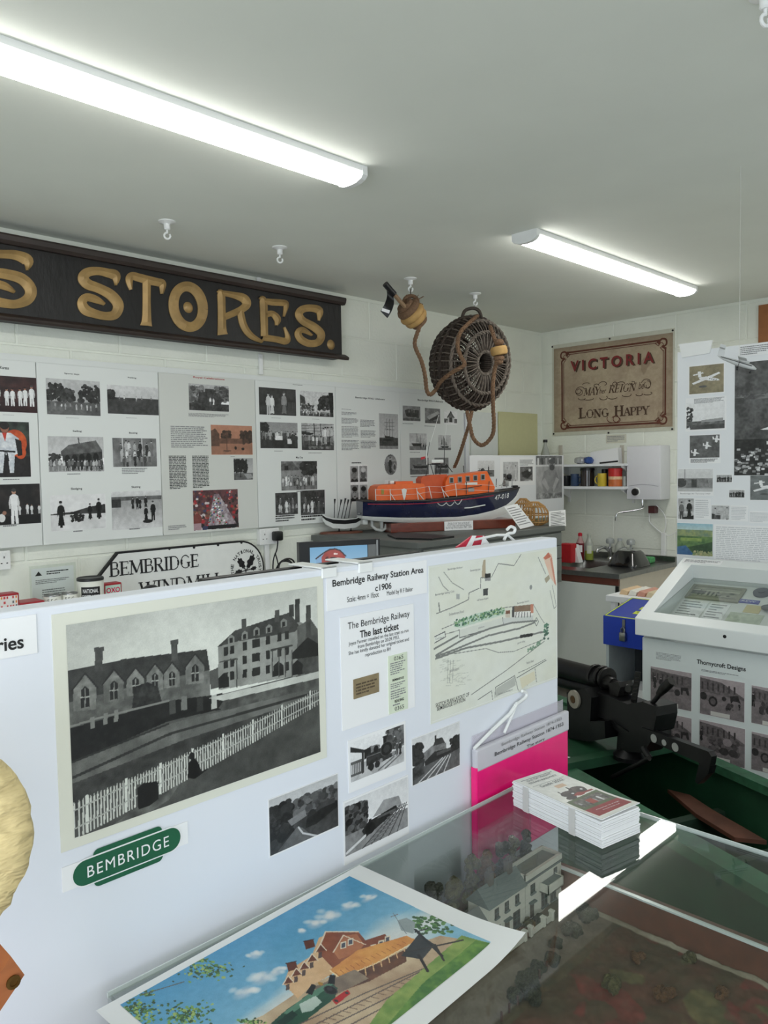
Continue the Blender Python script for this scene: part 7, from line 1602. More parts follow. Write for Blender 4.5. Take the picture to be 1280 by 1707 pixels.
# ------------------------------------------------------------------ shelves, mugs and water heater
SHX = 4.88
def shelf(pyt, pyb, label):
    a = PX(990, pyt, 0, SHX)[2]; b = PX(990, pyb, 0, SHX)[2]
    t = thing('wall_shelf', (SHX+.1, 2.95, b), label, 'shelf', 'white shelves on the right wall')
    MB().bbox((SHX, 2.578, b), (XR-.001, 3.3, a), .002).build('board', WHITE, t)
    for y in (2.61, 3.12):
        MB().box((XR-.012, y-.008, b-.1), (XR-.0005, y+.008, b)).prism([(XR-.012, y-.004, b), (SHX+.03, y-.004, b), (SHX+.03, y-.004, b-.008), (XR-.012, y-.004, b-.07)], (0, .008, 0)).build('bracket', WHITEP, t)
    return a
S1 = shelf(773.5, 777.5, 'upper white shelf with papers above the mugs'); S2 = shelf(811, 815.6, 'lower white shelf with mugs and tins')
for px in (934, 1036): 
    a = PX(px, 742, 0, XR-.012); tag(MB().bbox((XR-.014, a[1]-.014, S1+.001), (XR-.0005, a[1]+.014, a[2]), .002).build('shelf_upright', M('upright_beige', (196, 190, 178), .5)), ('left' if px < 1000 else 'right')+' slotted shelf upright showing above the upper shelf', 'upright')
def mug(px, w, ptop, x, mat, label, handle=1):
    c = PX(px, 810, 0, x); rr = w/2*np.dot(c-CAMP, _F)/FOC; zt2 = PX(px, ptop, 0, x)[2]; c[2] = S2
    t = thing('mug', (x, c[1], S2), label, 'mug')
    h = zt2-S2
    MB().lathe([(rr*.9, .0003), (rr, .004), (rr, h), (rr*.88, h), (rr*.86, .006), (.001, .006)], (x, c[1], S2), (0, 0, 1), 24, cap=True).build('cup', mat, t, True)
    mbh = MB(); pts = [(x-rr*.2, c[1]-handle*(rr*.95+.022*math.sin(a)), S2+h*.5+.3*h*math.cos(a)) for a in np.linspace(0, math.pi, 9)]; mbh.tube(pts, .004, 8).build('handle', mat, t, True)
mug(944, 14, 793, 4.98, M('mug_black', (34, 36, 40), .3), 'dark mug at the left end of the lower shelf', -1)
mug(958, 14, 790, 4.95, M('mug_blue', (52, 72, 104), .3), 'blue mug on the lower shelf', 1); mug(1003.5, 15, 789, 4.93, M('mug_yellow', (206, 182, 58), .35), 'yellow mug beside the biscuit tin', -1)
def jar(px, w, ptop, x, zb, name, label, cat, bands, lidm, lidh=.02, n=26):
    c = PX(px, 800, 0, x); rr = w/2*np.dot(c-CAMP, _F)/FOC; zt2 = PX(px, ptop, 0, x)[2]
    t = thing(name, (x, c[1], zb), label, cat); H = zt2-zb-lidh; z = zb+.0003
    for k, (fr_, m, nm) in enumerate(bands): MB().lathe([(rr, 0), (rr, H*fr_)], (x, c[1], z), (0, 0, 1), n).build(nm, m, t, True); z += H*fr_
    if lidm: MB().lathe([(rr*1.03, 0), (rr*1.03, lidh-.003), (rr*.96, lidh)], (x, c[1], z), (0, 0, 1), n).build('lid', lidm, t, True)
    return t, c[1], rr, z
jar(979, 23, 780, 4.97, S2, 'coffee_jar', 'large dark coffee jar on the lower shelf', 'jar', [(1, M('jar_dark', (50, 44, 42), .15, var=.15, coat=.5), 'jar_body')], BLACK)
jar(1025.5, 22.5, 780.5, 4.95, S2, 'biscuit_tin', 'orange biscuit drum with red lid on the lower shelf', 'tin', [(.45, M('tin_orange', (200, 108, 56), .4, var=.2, scale=20), 'tin_lower'), (.2, M('tin_peach', (226, 190, 150), .4, var=.2, scale=30), 'tin_middle'), (.35, M('tin_redtop', (196, 42, 38), .4), 'tin_upper')], M('lid_red', (200, 36, 36), .35))
jar(1008, 10, 782, 5.03, S2, 'storage_jar', 'black jar half hidden behind the yellow mug', 'jar', [(1, BLACK, 'jar_body')], BLACK)
jar(1041, 8, 789, 4.97, S2, 'drinking_glass', 'pale drinking glass at the right end of the lower shelf', 'glass', [(1, M('frosty_glass', (150, 156, 152), .15, coat=.4), 'glass_body')], None)
a = PX(984, 772, 0, 4.99); b = PX(1031, 746, 0, 4.99)
tag(MB().prism([(4.99, a[1], S1+.0005), (4.99, b[1], S1+.0005), (4.99, b[1]+.006, b[2]), (4.99, a[1], PX(984, 754, 0, 4.99)[2])], (.05, 0, 0)).build('paper_stack', PAPER), 'white wad of papers standing on the upper shelf', 'papers')
p = PX(974, 772, 0, 4.95)
pk = thing('snack_packet', (4.95, p[1], S1), 'silver and blue crumpled packet on the upper shelf', 'packet')
for nm, m, dy, wy in (('silver_part', M('silver_foil', (200, 202, 206), .25, .6, var=.15, scale=40), .03, .05), ('blue_part', M('blue_foil', (62, 92, 158), .3, .3, var=.15, scale=40), -.035, .035)):
    rg_ = random.Random(7); m_ = MB().sphere((4.95, p[1]+dy, S1+.026), (.035, wy, .024), 14, 10); m_.v = [(x+rg_.uniform(-.004, .004), y+rg_.uniform(-.004, .004), max(S1+.0005, z+rg_.uniform(-.004, .004))) for x, y, z in m_.v]; m_.build(nm, m, pk, True)
p = PX(1015, 770, 0, 4.92); tag(MB().tube([(4.92, p[1]+.07, S1+.006), (4.93, p[1]-.06, S1+.016)], .006, 8).build('black_pen', BLACK), 'black marker pen lying on the upper shelf', 'pen')
# clear bottle behind the photo stand near the corner
p = PX(909, 757, 0, 4.99); bt_ = thing('clear_bottle', (4.99, 3.2, S1), 'clear bottle with black cap by the wall corner', 'bottle')
p = PX(909, 757, 1, 3.2); bx_ = min(p[0], 5.03)
bt_.location = (bx_, 3.2, S1)
zt2 = PX(909, 733, 1, 3.2)[2]
MB().lathe([(.03, .0003), (.032, .01), (.032, (zt2-S1)*.45), (.012, (zt2-S1)*.8), (.012, zt2-S1-.02)], (bx_, 3.2, S1), (0, 0, 1), 20).build('bottle_body', M('clear_bottle_plastic', (168, 172, 164), .15, coat=.4), bt_, True); MB().lathe([(.016, zt2-S1-.02), (.016, zt2-S1)], (bx_, 3.2, S1), (0, 0, 1), 14).build('cap', BLACK, bt_, True)

KZ_ = .84; HX = 4.945; FH = FX(HX)
hr = (FH.uv(1044, 790)[0], (FH.uv(1045, 832)[1]+FH.uv(1102, 834)[1])/2, FH.uv(1101, 790)[0], (FH.uv(1044, 743)[1]+FH.uv(1100, 743)[1])/2)
wh_ = thing('water_heater', FH.P((hr[0]+hr[2])/2, hr[1], -.1), 'white wall-mounted water heater with round black dial', 'water heater')
MHT = M('heater_white', (222, 222, 226), .35, var=.01)
MB().bbox((HX, -hr[2], hr[1]), (XR-.001, -hr[0], hr[3]), .008).build('casing', MHT, wh_, True)
yy_ = hr[1]+(hr[3]-hr[1])*.27
MB().tube(catmull([FH.P(hr[0]+.015, yy_-.006, .0005), FH.P((hr[0]+hr[2])/2, yy_+.006, .0015), FH.P(hr[2]-.015, yy_-.006, .0005)], 6), .0022, 6).build('front_crease', M('heater_crease', (190, 190, 196), .4), wh_, True)
a, b = FH.uv(1060, 820); MB().lathe([(.03, 0), (.03, .004), (.027, .006)], FH.P(a, b), FH.n, 26).build('dial_ring', WHITEP, wh_, True); MB().lathe([(.024, .004), (.024, .02), (.02, .024)], FH.P(a, b), FH.n, 24).build('dial', BLACK, wh_, True)
sp0 = FH.uv(1070.5, 835); spx = HX+.03
Ps = [PX(1070.5, 834, 0, spx), PX(1071, 842, 0, spx), PX(1070, 848, 0, spx-.02), PX(1050, 852, 0, spx-.06), PX(1031, 855, 0, spx-.1), PX(1027, 860, 0, spx-.11), PX(1026.5, 868, 0, spx-.11)]
MB().tube(catmull(Ps, 5), .0065, 10).build('swivel_spout', METAL, wh_, True); MB().lathe([(.011, 0), (.011, .022)], Ps[0]-np.array([0, 0, .016]), (0, 0, 1), 14).build('spout_nut', METAL, wh_, True)
a = PX(1088, 848, 0, XR-.02); sv = thing('flex_outlet', a-np.array([0, 0, .03]), 'dark outlet with a looping white flex below the water heater', 'outlet')
MB().bbox((XR-.05, a[1]-.03, a[2]-.03), (XR-.0005, a[1]+.02, a[2]+.02), .004).build('outlet_body', M('outlet_dark', (84, 44, 44), .4), sv)
q_ = lambda x, y, d=.02: PX(x, y, 0, XR-d)
MB().tube(catmull([q_(1084, 852), q_(1082, 868), q_(1092, 880), q_(1105, 890)], 5), .004, 8).build('flex', WHITEP, sv, True); MB().tube(catmull([q_(1094, 842), q_(1106, 856), q_(1110, 872), q_(1106, 892)], 5), .004, 8).build('flex', WHITEP, sv, True); MB().tube(catmull([q_(1107, 892), q_(1118, 892), q_(1130, 884)], 5), .003, 8).build('flex', WHITEP, sv, True)
a = q_(1106, 888); tag(MB().bbox((XR-.03, a[1]-.016, KZ_+.037), (XR-.0005, a[1]+.016, a[2]), .004).build('pipe_trunking', WHITEP), 'white pipe trunking running down the wall beside the sink', 'trunking')

# ------------------------------------------------------------------ sink unit
KX0, KY0, KY1, KZ = 4.3, 2.3, 2.95, .84
sk = thing('sink_unit', ((KX0+XR)/2, (KY0+KY1)/2, 0), 'kitchen sink unit with steel top and white door', 'sink')
MB().box((KX0+.03, KY0+.01, .08), (XR-.001, KY1, KZ-.16)).build('carcass', M('unit_beige', (206, 196, 180), .5, var=.02), sk)
MB().box((KX0+.03, KY0+.01, KZ-.16), (XR-.001, KY0+.028, KZ-.03)).build('end_panel', MATS['unit_beige'], sk)
MB().bbox((KX0+.012, KY0+.03, .1), (KX0+.0295, KY1-.01, KZ-.075), .002).build('door', M('unit_door', (214, 220, 214), .4, var=.01), sk)
MB().box((KX0+.014, KY0+.012, KZ-.072), (KX0+.0295, KY1, KZ-.031)).build('trim_rail', M('brown_trim', (104, 56, 44), .45, var=.1), sk)
MB().box((KX0+.008, KY0+.008, KZ-.075), (KX0+.013, KY0+.03, .1)).build('edge_strip', BLACK, sk)
bx0, bx1, by0, by1 = KX0+.14, KX0+.56, KY0+.28, KY0+.6
mbs = MB(); z0 = KZ-.03
for A, B in (((KX0, KY0, z0), (bx0, KY1, KZ)), ((bx1, KY0, z0), (XR-.001, KY1, KZ)), ((bx0, KY0, z0), (bx1, by0, KZ)), ((bx0, by1, z0), (bx1, KY1, KZ))): mbs.box(A, B)
mbs.build('steel_worktop', STEEL, sk)
rings = []
for f_z, ins in ((0, 0), (-.01, .006), (-.1, .02), (-.12, .05)):
    rings.append([(x, y, KZ+f_z) for x, y in [(bx0+ins+(bx1-bx0-2*ins)*(.5+.5*math.copysign(abs(math.cos(t))**.4, math.cos(t))), by0+ins+(by1-by0-2*ins)*(.5+.5*math.copysign(abs(math.sin(t))**.4, math.sin(t)))) for t in np.linspace(0, 2*math.pi, 32, endpoint=False)]])
k_ = MB(); k_.loft(rings, cap=False); k_.f.append(tuple(range(len(k_.v)-32, len(k_.v)))); k_.build('basin', STEEL, sk, True)
MB().box((XR-.03, KY0, KZ), (XR-.001, KY1, KZ+.035)).build('upstand', STEEL, sk)
def tap(px, label):
    p = PX(px, 932, 0, 4.98); y = p[1]; x = 4.98
    t = thing('tap', (x, y, KZ), label, 'tap')
    MB().lathe([(.022, .0003), (.02, .008), (.014, .015), (.014, .075), (.018, .085)], (x, y, KZ), (0, 0, 1), 16).build('tap_body', METAL, t, True)
    MB().tube(catmull([(x, y, KZ+.05), (x-.05, y+.02, KZ+.085), (x-.1, y+.04, KZ+.07), (x-.105, y+.042, KZ+.05)], 5), .011, 10).build('spout', METAL, t, True)
    MB().lathe([(.008, .085), (.008, .105), (.026, .108), (.03, .125), (.026, .142), (.01, .148)], (x, y, KZ), (0, 0, 1), 12).build('tap_head', M('tap_acrylic', (176, 180, 178), .1, coat=.6), t, True)
tap(1017, 'left chrome tap with clear head on the sink'); tap(1051.5, 'right chrome tap with clear head on the sink')
def bottle(px, w, ptop, pb, label, bands, capm, x=4.8):
    p = PX(px, pb, 2, KZ); x, y = p[0], p[1]; 
    if x > 5.0: x = 5.0; y = PX(px, pb, 0, x)[1]
    rr = w/2*np.dot(p-CAMP, _F)/FOC; zt2 = PX(px, ptop, 0, x)[2]; H = zt2-KZ
    t = thing('soap_bottle', (x, y, KZ), label, 'bottle')
    MB().lathe([(rr*.95, .0003), (rr, .006), (rr, H*bands[0])], (x, y, KZ), (0, 0, 1), 20).build('liquid', bands[1], t, True)
    MB().lathe([(rr, H*bands[0]), (rr*.95, H*.62), (rr*.45, H*.82), (rr*.4, H*.88)], (x, y, KZ), (0, 0, 1), 20).build('bottle_shoulder', bands[2], t, True)
    MB().lathe([(rr*.5, H*.88), (rr*.5, H*.97), (rr*.3, H)], (x, y, KZ), (0, 0, 1), 16).build('cap', capm, t, True)
    return t, x, y, rr, H
CLR = M('clear_soap', (178, 182, 172), .15, coat=.4)
t, x, y, rr, H = bottle(967, 14, 888, 933, 'red washing-up liquid bottle with red cap', (.62, M('soap_red', (110, 20, 34), .2, coat=.5), M('soap_pale', (190, 150, 150), .2)), M('cap_red', (196, 30, 50), .4))
wrapband(t, x, y, rr, rr*1.0, KZ+H*.3, KZ+H*.55, PAPER, 'label')
t, x, y, rr, H = bottle(982, 14, 889, 933, 'clear bottle of pale green washing-up liquid', (.35, M('soap_green', (150, 164, 70), .2, coat=.5), CLR), CLR)
wrapband(t, x, y, rr, rr*1.1, KZ+H*.25, KZ+H*.55, M('soap_label', (214, 220, 200), .5), 'label')
bottle(1033, 17, 897, 932, 'clear pump bottle between the taps', (.3, CLR, CLR), M('pump_grey', (190, 194, 194), .3))
p = PX(948, 937, 2, KZ); tag(MB().bbox((p[0]-.05, p[1]-.05, KZ+.0005), (p[0]+.02, p[1]+.04, KZ+.13), .006).build('red_carton', M('carton_red', (196, 36, 44), .5, var=.08)), 'red carton at the left end of the sink', 'carton')
p = PX(957, 937, 2, KZ); tag(MB().prism([(p[0]-.02, p[1]-.005, KZ+.0005), (p[0]-.02, p[1]-.05, KZ+.0005), (p[0]-.02, p[1]-.015, KZ+.12), (p[0]-.02, p[1]+.01, KZ+.12)], (.05, 0, 0)).build('white_cloth', PAPER), 'white folded cloth leaning on the red carton', 'cloth')
p = PX(1079, 938, 2, KZ); tag(MB().bbox((p[0]-.035, p[1]-.04, KZ+.0005), (p[0]+.035, p[1]+.035, KZ+.04), .008).build('sponge', M('sponge_green', (96, 176, 112), .9, var=.15, scale=120, bump=.8)), 'green sponge on the right end of the sink', 'sponge')
# black upturned bowl
p = PX(1036, 945, 2, KZ); cx_, cy_ = p[0]+.1, p[1]
rings = [[(cx_+a*math.copysign(abs(math.cos(t))**.5, math.cos(t)), cy_+b*math.copysign(abs(math.sin(t))**.5, math.sin(t)), KZ+z) for t in np.linspace(0, 2*math.pi, 36, endpoint=False)] for a, b, z in ((.12, .115, .0005), (.12, .115, .01), (.1, .1, .04), (.08, .078, .085), (.065, .062, .1), (.03, .03, .104))]
tag(MB().loft(rings).build('washing_bowl', M('bowl_black', (18, 18, 20), .12, coat=.8), None, True, angle=35), 'glossy black upturned bowl draining on the sink', 'bowl')

# ------------------------------------------------------------------ sloping display case and the tall board behind it
DX0, DX1, DY0_, DY1_ = 2.66, 3.07, .15, 1.36
ZF, ZBk = .937, 1.121
MCW = M('case_white', (226, 230, 228), .4, var=.01, scale=4)
dc = thing('desk_display_case', ((DX0+DX1)/2, .8, 0), 'white sloping glass-topped display case with Thornycroft Designs on its front', 'display case')
MB().prism([(2.70, DY0_+.02, 0), (2.70, DY0_+.02, .858), (3.06, DY0_+.02, 1.0), (3.06, DY0_+.02, 0)], (0, DY1_-DY0_-.03, 0)).build('case_body', MCW, dc)
sv_ = np.array([DX1-DX0, 0, ZBk-ZF]); SL = float(np.linalg.norm(sv_)); sv_ /= SL; FD = Frame((DX0, 0, ZF), (0, -1, 0), sv_)
# lid: sides as a shallow tray plus a frame round the glass
sd = .09
def lidpiece(u0, v0, u1, v1, h0, h1, name, mat=MCW, bev=None): return slab(FD, (u0, v0, u1, v1), h0, h1, name, mat, dc)
U0, U1 = -DY1_, -DY0_; fw = .05
lidpiece(U0, 0, U1, fw, -.062, 0, 'lid_frame'); lidpiece(U0, SL-fw, U1, SL, -sd, 0, 'lid_frame'); lidpiece(U0, fw, U0+fw, SL-fw, -sd, 0, 'lid_frame'); lidpiece(U1-fw, fw, U1, SL-fw, -sd, 0, 'lid_frame')
def hpane(v): return -.005-.058*(v-fw)/(SL-2*fw)     # the pane lies a little flatter than its frame
pv = FD.P(0, SL-fw, hpane(SL-fw))-FD.P(0, fw, hpane(fw)); pv /= np.linalg.norm(pv)
FBed = Frame(FD.P(0, 0, -.075), FD.u, FD.v)
slab(FBed, (U0+fw+.0005, fw+.0005, U1-fw-.0005, SL-fw-.006), -.004, -.0003, 'display_bed', M('bed_white', (222, 224, 220), .6, var=.01), dc)
MB().prism([FD.P(u, v, hpane(v)) for u, v in ((U0+fw, fw), (U1-fw, fw), (U1-fw, SL-fw), (U0+fw, SL-fw))], FD.n*.003).build('glass_pane', glass('case_glass', (.93, .95, .94), 0, 1.4), dc)
a = FD.uv(1205, 1062); MB().lathe([(.006, 0), (.006, .002)], PX(1208, 1061, 0, DX0)+np.array([-.0, 0, 0]), (-1, 0, 0), 12).build('keyhole', BLACK, dc)
MB().bbox((DX0-.001, DY0_, ZF-.062), (DX0+.03, DY1_, ZF-.0), .003).build('lid_front', MCW, dc)
Zc = lambda x, y: (1050+x/5.565, 920+y/5.565)
def bedrect(x0, y0, x1, y1): 
    a = FBed.uv(*Zc(x0, y0)); b = FBed.uv(*Zc(x1, y1)); return (min(a[0], b[0]), min(a[1], b[1]), max(a[0], b[0]), max(a[1], b[1]))
def inbed(r): return (max(r[0], U0+fw+.004), max(r[1], fw+.002), min(r[2], U1-fw-.002), min(r[3], SL-fw-.004))
def K_airmen(p): p.rect(0, 0, 1, 1, .62, .72, 5).rect(0, .25, .3, .75, .2, .35, 7).line([(.0, .33), (.98, .3)], .03, .85).folk(.1, .6, .82, .5, 5, .08, .16); p.poly([(.5, .5), (.95, .38), (.98, .6), (.6, .7)], .7, .55, 6).ell(.85, .45, .06, .08, .2).ell(.62, .72, .04, .05, .2).ell(.8, .7, .04, .05, .25); p.rect(0, .82, 1, 1, .6, .5, 8); p.grain(.06); return p.tone((222, 220, 196))
r = inbed(bedrect(330, 205, 1000, 480)); r = (U0+fw+.012, r[1], r[2], SL-fw-.03)
t = thing('framed_photograph', FBed.P((r[0]+r[2])/2, r[1]), 'framed photograph of airmen beside an aeroplane inside the sloping case', 'photograph')
MFR = M('grey_frame', (140, 138, 120), .5, var=.08); w = .012
for q in ((r[0], r[1], r[2], r[1]+w), (r[0], r[3]-w, r[2], r[3]), (r[0], r[1]+w, r[0]+w, r[3]-w), (r[2]-w, r[1]+w, r[2], r[3]-w)): slab(FBed, q, .0003, .007, 'frame_rail', MFR, t)
ri = (r[0]+w, r[1]+w, r[2]-w, r[3]-w); slab(FBed, ri, .0003, .004, 'backing', PAPER, t); p = Pic(110, 70, 111, (ri[2]-ri[0])/(ri[3]-ri[1])); K_airmen(p); p.mesh(FBed, ri, .0046, 'printed_image', t)
cw0 = bedrect(980, 400, 1215, 475)
r2 = (U0+fw+.008, fw+.004, (r[0]+r[2])/2+.0, r[1]-.008)
t, _ = sheet(FBed, None, 'typed_sheet', 'typed list below the framed photograph inside the sloping case', 'sheet', PAPER, .001, None, r2); lines(FBed, (r2[0]+.01, r2[1]+.004, r2[2]-.01, r2[3]-.004), 12, t, GREYINK, .0014, seed=12, ragged=.5, fill=.35)
r2b = (r2[2]+.006, fw+.004, min(r[2]+.02, cw0[0]+.008), r[1]-.012); t, _ = sheet(FBed, None, 'typed_sheet', 'second typed sheet beside the typed list in the sloping case', 'sheet', PAPER, .001, None, r2b); lines(FBed, (r2b[0]+.008, r2b[1]+.004, r2b[2]-.008, r2b[3]-.004), 12, t, GREYINK, .0014, seed=14, ragged=.5, fill=.35)
cw = bedrect(980, 400, 1215, 475); cw = (cw[0]+.01, cw[1]-.012, cw[2]-.005, cw[3]-.026)
t = thing('crew_badge', FBed.P((cw[0]+cw[2])/2, cw[1]), 'blue badge reading CREW inside the sloping case', 'badge'); slab(FBed, cw, .0003, .003, 'badge_plate', M('badge_blue', (66, 72, 160), .4), t); text(FBed, 'CREW', (cw[0]+.008, cw[1]+.006, cw[2]-.012, cw[1]+(cw[3]-cw[1])*.7), .0036, PAPER, t)
c = FBed.uv(*Zc(1212, 320)); c = (c[0]+.02, min(c[1], SL-fw-.044)); tag(MB().lathe([(.03, .0005), (.03, .007), (.026, .01), (.012, .01), (.012, .013), (.005, .014)], FBed.P(*c), FBed.n, 28).build('dark_dial', M('dial_navy', (44, 46, 66), .35), None, True), 'dark round dial lying in the sloping case', 'dial')
q = bedrect(1070, 490, 1220, 580); q = (q[0]+.006, max(q[1], fw+.03), q[2]-.01, min(q[3], cw[1]-.006)); t, _ = sheet(FBed, None, 'tan_card', 'small tan card below the crew badge', 'card', M('tan_card', (206, 192, 140), .6, var=.05), .0012, None, q)
q = (cw[0]+.012, fw+.003, cw[0]+.13, q[1]-.006); t, _ = sheet(FBed, None, 'map_sheet', 'faded map at the lower edge of the sloping case', 'map', M('old_map', (188, 196, 176), .6, var=.2, scale=50), .001, None, q)
c = FBed.uv(*Zc(1275, 545)); tag(MB().sphere(FBed.P(c[0]+.01, c[1], .0125), (.03, .03, .012), 14, 10).build('grey_lens', M('lens_grey', (70, 70, 72), .25), None, True), 'dark grey rounded object at the right of the sloping case', 'object')
t, _ = sheet(FD, (1139, 934, 1190, 942), 'case_caption', 'narrow printed strip on the top edge of the sloping case', 'caption', PAPER, .0008, None, (U0+.01, SL-.038, U0+.16, SL-.008)); lines(FD, (U0+.015, SL-.034, U0+.155, SL-.012), 3, t, GREYINK, .0012, word=.03)
# photographs on the case front
F7 = FX(2.70); Zt = lambda x, y: (1060+x/5.818, 1090+y/5.818)
slab(F7, (F7.uv(1066, 1072)[0]+.012, F7.uv(1280, 1290)[1]-.03, -.19, .86), .0001, .0012, 'poster_panel', M('poster_white', (220, 226, 224), .5, var=.01), dc)
F7 = FX(2.6987)
a = F7.uv(*Zt(590, 75)); b = F7.uv(*Zt(1065, 145)); text(F7, 'Thornycroft Designs', (a[0], F7.uv(*Zt(600, 108))[1], b[0], F7.uv(*Zt(600, 52))[1]), .0006, INK, dc, 'heading', .022)
lines(F7, (F7.uv(*Zt(195, 20))[0], F7.uv(*Zt(200, 50))[1], F7.uv(*Zt(445, 20))[0], F7.uv(*Zt(200, -22))[1]), 6, dc, GREYINK, .0006, fill=.35); lines(F7, (F7.uv(*Zt(635, 150))[0], F7.uv(*Zt(640, 168))[1], F7.uv(*Zt(1020, 200))[0], F7.uv(*Zt(640, 146))[1]), 2, dc, GREYINK, .0006, seed=9)
def K_car(p, k=0):
    p.grad(.7, .66, 0, .4); p.poly([(0, .05), (.5, .1), (1, .4 if k in (1, 3, 4) else .12), (1, .48), (0, .42)], .3, .42, 24).poly([(0, .4), (1, .46), (1, 1), (0, 1)], .5, .42, 10)
    for i in range(7): p.rect(.04+.12*i, .15, .08+.12*i, .34, .2)
    if k == 3: p.rect(.45, .0, .5, .2, .25).rect(.6, .05, .63, .22, .25)
    if k in (0, 3): p.ell(.38, .55, .2, .06, .3).ell(.26, .55, .06, .09, .16).ell(.66, .58, .07, .09, .16).ell(.45, .48, .1, .06, .36); p.folk(.04, .3, .58, .36, 2, .1, .2).poly([(.74, .42), (.92, .4), (.95, .6), (.9, .6), (.86, .5), (.8, .5), (.78, .62), (.74, .6)], .14)
    elif k in (1, 5): p.ell(.24, .55, .16, .08, .36).ell(.08, .52, .08, .1, .14).ell(.3, .62, .1, .13, .14).ell(.3, .62, .06, .08, .34).ell(.55, .5, .05, .06, .16); p.poly([(.68, .4), (.86, .36), (.92, .55), (.85, .52), (.75, .52), (.7, .6)], .14).blobs(.6, .75, .62, .76, 12, .04, .1, .3).folk(.85, .98, .72, .2, 1, .1, .2)
    else: p.blobs(.22, .85, .4, .75, 60, .07, .14, .4).ell(.55, .7, .1, .1, .18).ell(.75, .7, .1, .1, .2).ell(.62, .45, .1, .1, .55).folk(.0, .1, .55, .35, 1, .1, .2)
    p.grain(.06, 30, .08); p.tone((222, 206, 208), .72); return p.rect(.25, .88, .68, .99, (206, 202, 196))
for k, (q, lb) in enumerate((((143, 117, 540, 560), 'upper left Thornycroft photograph of an old car and horse'), ((622, 205, 1053, 668), 'upper middle Thornycroft photograph of a racing car and horse'), ((1122, 302, 1560, 760), 'upper right Thornycroft photograph cut by the picture edge'), ((143, 540, 540, 985), 'lower left Thornycroft photograph behind the gun'), ((617, 633, 1058, 1112), 'lower middle Thornycroft photograph of men round a car'), ((1122, 750, 1570, 1230), 'lower right Thornycroft photograph cut by the picture edge'))):
    snap(F7, (*Zt(q[0], q[1]), *Zt(q[2], q[3])), (.0005,)*4, K_car, lb, 120+k, k=k)

TBX = 3.125; FTB = FX(TBX); Z7 = lambda x, y: (1100+x/4.267, 560+y/4.267)
by1_ = -FTB.uv(1128.5, 700)[0]; bz1 = (FTB.uv(1129, 587)[1]+FTB.uv(1280, 570)[1])/2
tb = thing('tall_display_board', (TBX, .9, 0), 'tall white board of aircraft photographs behind the sloping case', 'display board')
MB().bbox((TBX, .3, .02), (TBX+.02, by1_, bz1), .002).build('board', WHITE, tb)
for y in (.4, by1_-.1): MB().bbox((TBX-.04, y-.02, 0), (TBX+.25, y+.02, .02), .004).build('foot', WHITE, tb)
cq = FTB.rect(1133, 579, 1184, 590); tag(MB().prism([FTB.P(cq[0], cq[3]+.012, .001), FTB.P(cq[2]+.01, cq[3]+.012, .001), FTB.P(cq[2], cq[1]+.003, .001), FTB.P(cq[0]+.012, cq[1]-.003, .001)], FTB.n*.006).build('board_clip', WHITEP), 'white clip strip at the top left of the tall board', 'clip')
def K_plane(p, bg=(150, 140, 112)):
    p.rect(0, 0, 1, 1, bg, tuple(v*.82 for v in bg), 6).ell(.4, .75, .12, .04, .35)
    p.poly([(.28, .42), (.5, .4), (.85, .52), (.88, .58), (.6, .56), (.3, .48)], .9).poly([(.08, .6), (.45, .44), (.6, .48), (.12, .66)], .88).poly([(.5, .42), (.86, .28), (.9, .33), (.62, .47)], .9).poly([(.26, .4), (.25, .2), (.34, .2), (.36, .42)], .9).poly([(.1, .3), (.4, .24), (.42, .28), (.12, .34)], .88)
    for i in range(4): p.ell(.6+.06*i, .49+.02*i, .015, .02, .15)
    return p.grain(.05, 14, .06)
def K_hangar(p): return p.rect(0, 0, 1, 1, .9).blobs(.0, .16, .15, .9, 40, .04, .1, .4, 1.6).rect(0, .7, 1, .85, .3, .5, 10).rect(.1, .82, 1, 1, .35, .25, 8).poly([(.4, .66), (.95, .6), (.95, .72), (.4, .74)], .6).grain(.05)
def K_trio(p):
    p.rect(0, 0, 1, 1, .3, .42, 6)
    for x, y in ((.18, .75), (.58, .45), (.9, .18)): p.poly([(x-.12, y), (x+.02, y-.04), (x+.16, y+.06), (x, y+.06)], .92).poly([(x-.02, y-.16), (x+.05, y-.14), (x+.02, y+.16), (x-.06, y+.14)], .9).poly([(x-.14, y-.1), (x-.1, y-.1), (x-.08, y+.02), (x-.13, y+.02)], .9)
    return p.grain(.05)
def K_aerial(p):
    p.grad(.22, .32, 0, .35); p.put(p.Y < .68, .24, .38, 9); p.rect(0, .28, 1, .31, .55, .25, 16).put((p.Y > .68), .12, .2, 8).rect(.15, .3, 1, .33, .5, .3, 9)
    p.poly([(.4, .6), (1, .5), (1, .62)], .92)
    for _ in range(120): x = p.rng.uniform(0, 1); y = p.rng.uniform(.76, .99); p.rect(x, y, x+.05, y+.018, p.rng.uniform(.35, .85))
    for x, y in ((.5, .7), (.58, .72), (.54, .68)): p.poly([(x, y), (x+.1, y+.02), (x+.09, y+.04), (x, y+.03)], .85)
    return p.grain(.05, 40, .08)
def K_hangar2(p): return p.grad(.86, .8, 0, .45).rect(0, .4, 1, .9, .5, .62, 8).poly([(.2, .45), (.85, .4), (.9, .8), (.25, .82)], .42, .56, 10).rect(.4, .45, .55, .8, .28).ell(.1, .6, .15, .2, .28).line([(.2, 0), (.2, .5)], .02, .5).rect(0, .85, 1, 1, .75).grain(.06)
def K_row(p): return p.rect(0, 0, 1, 1, .7).rect(0, .7, 1, 1, .5).folk(.02, .98, .95, .8, 9, .05, .25).grain(.05)
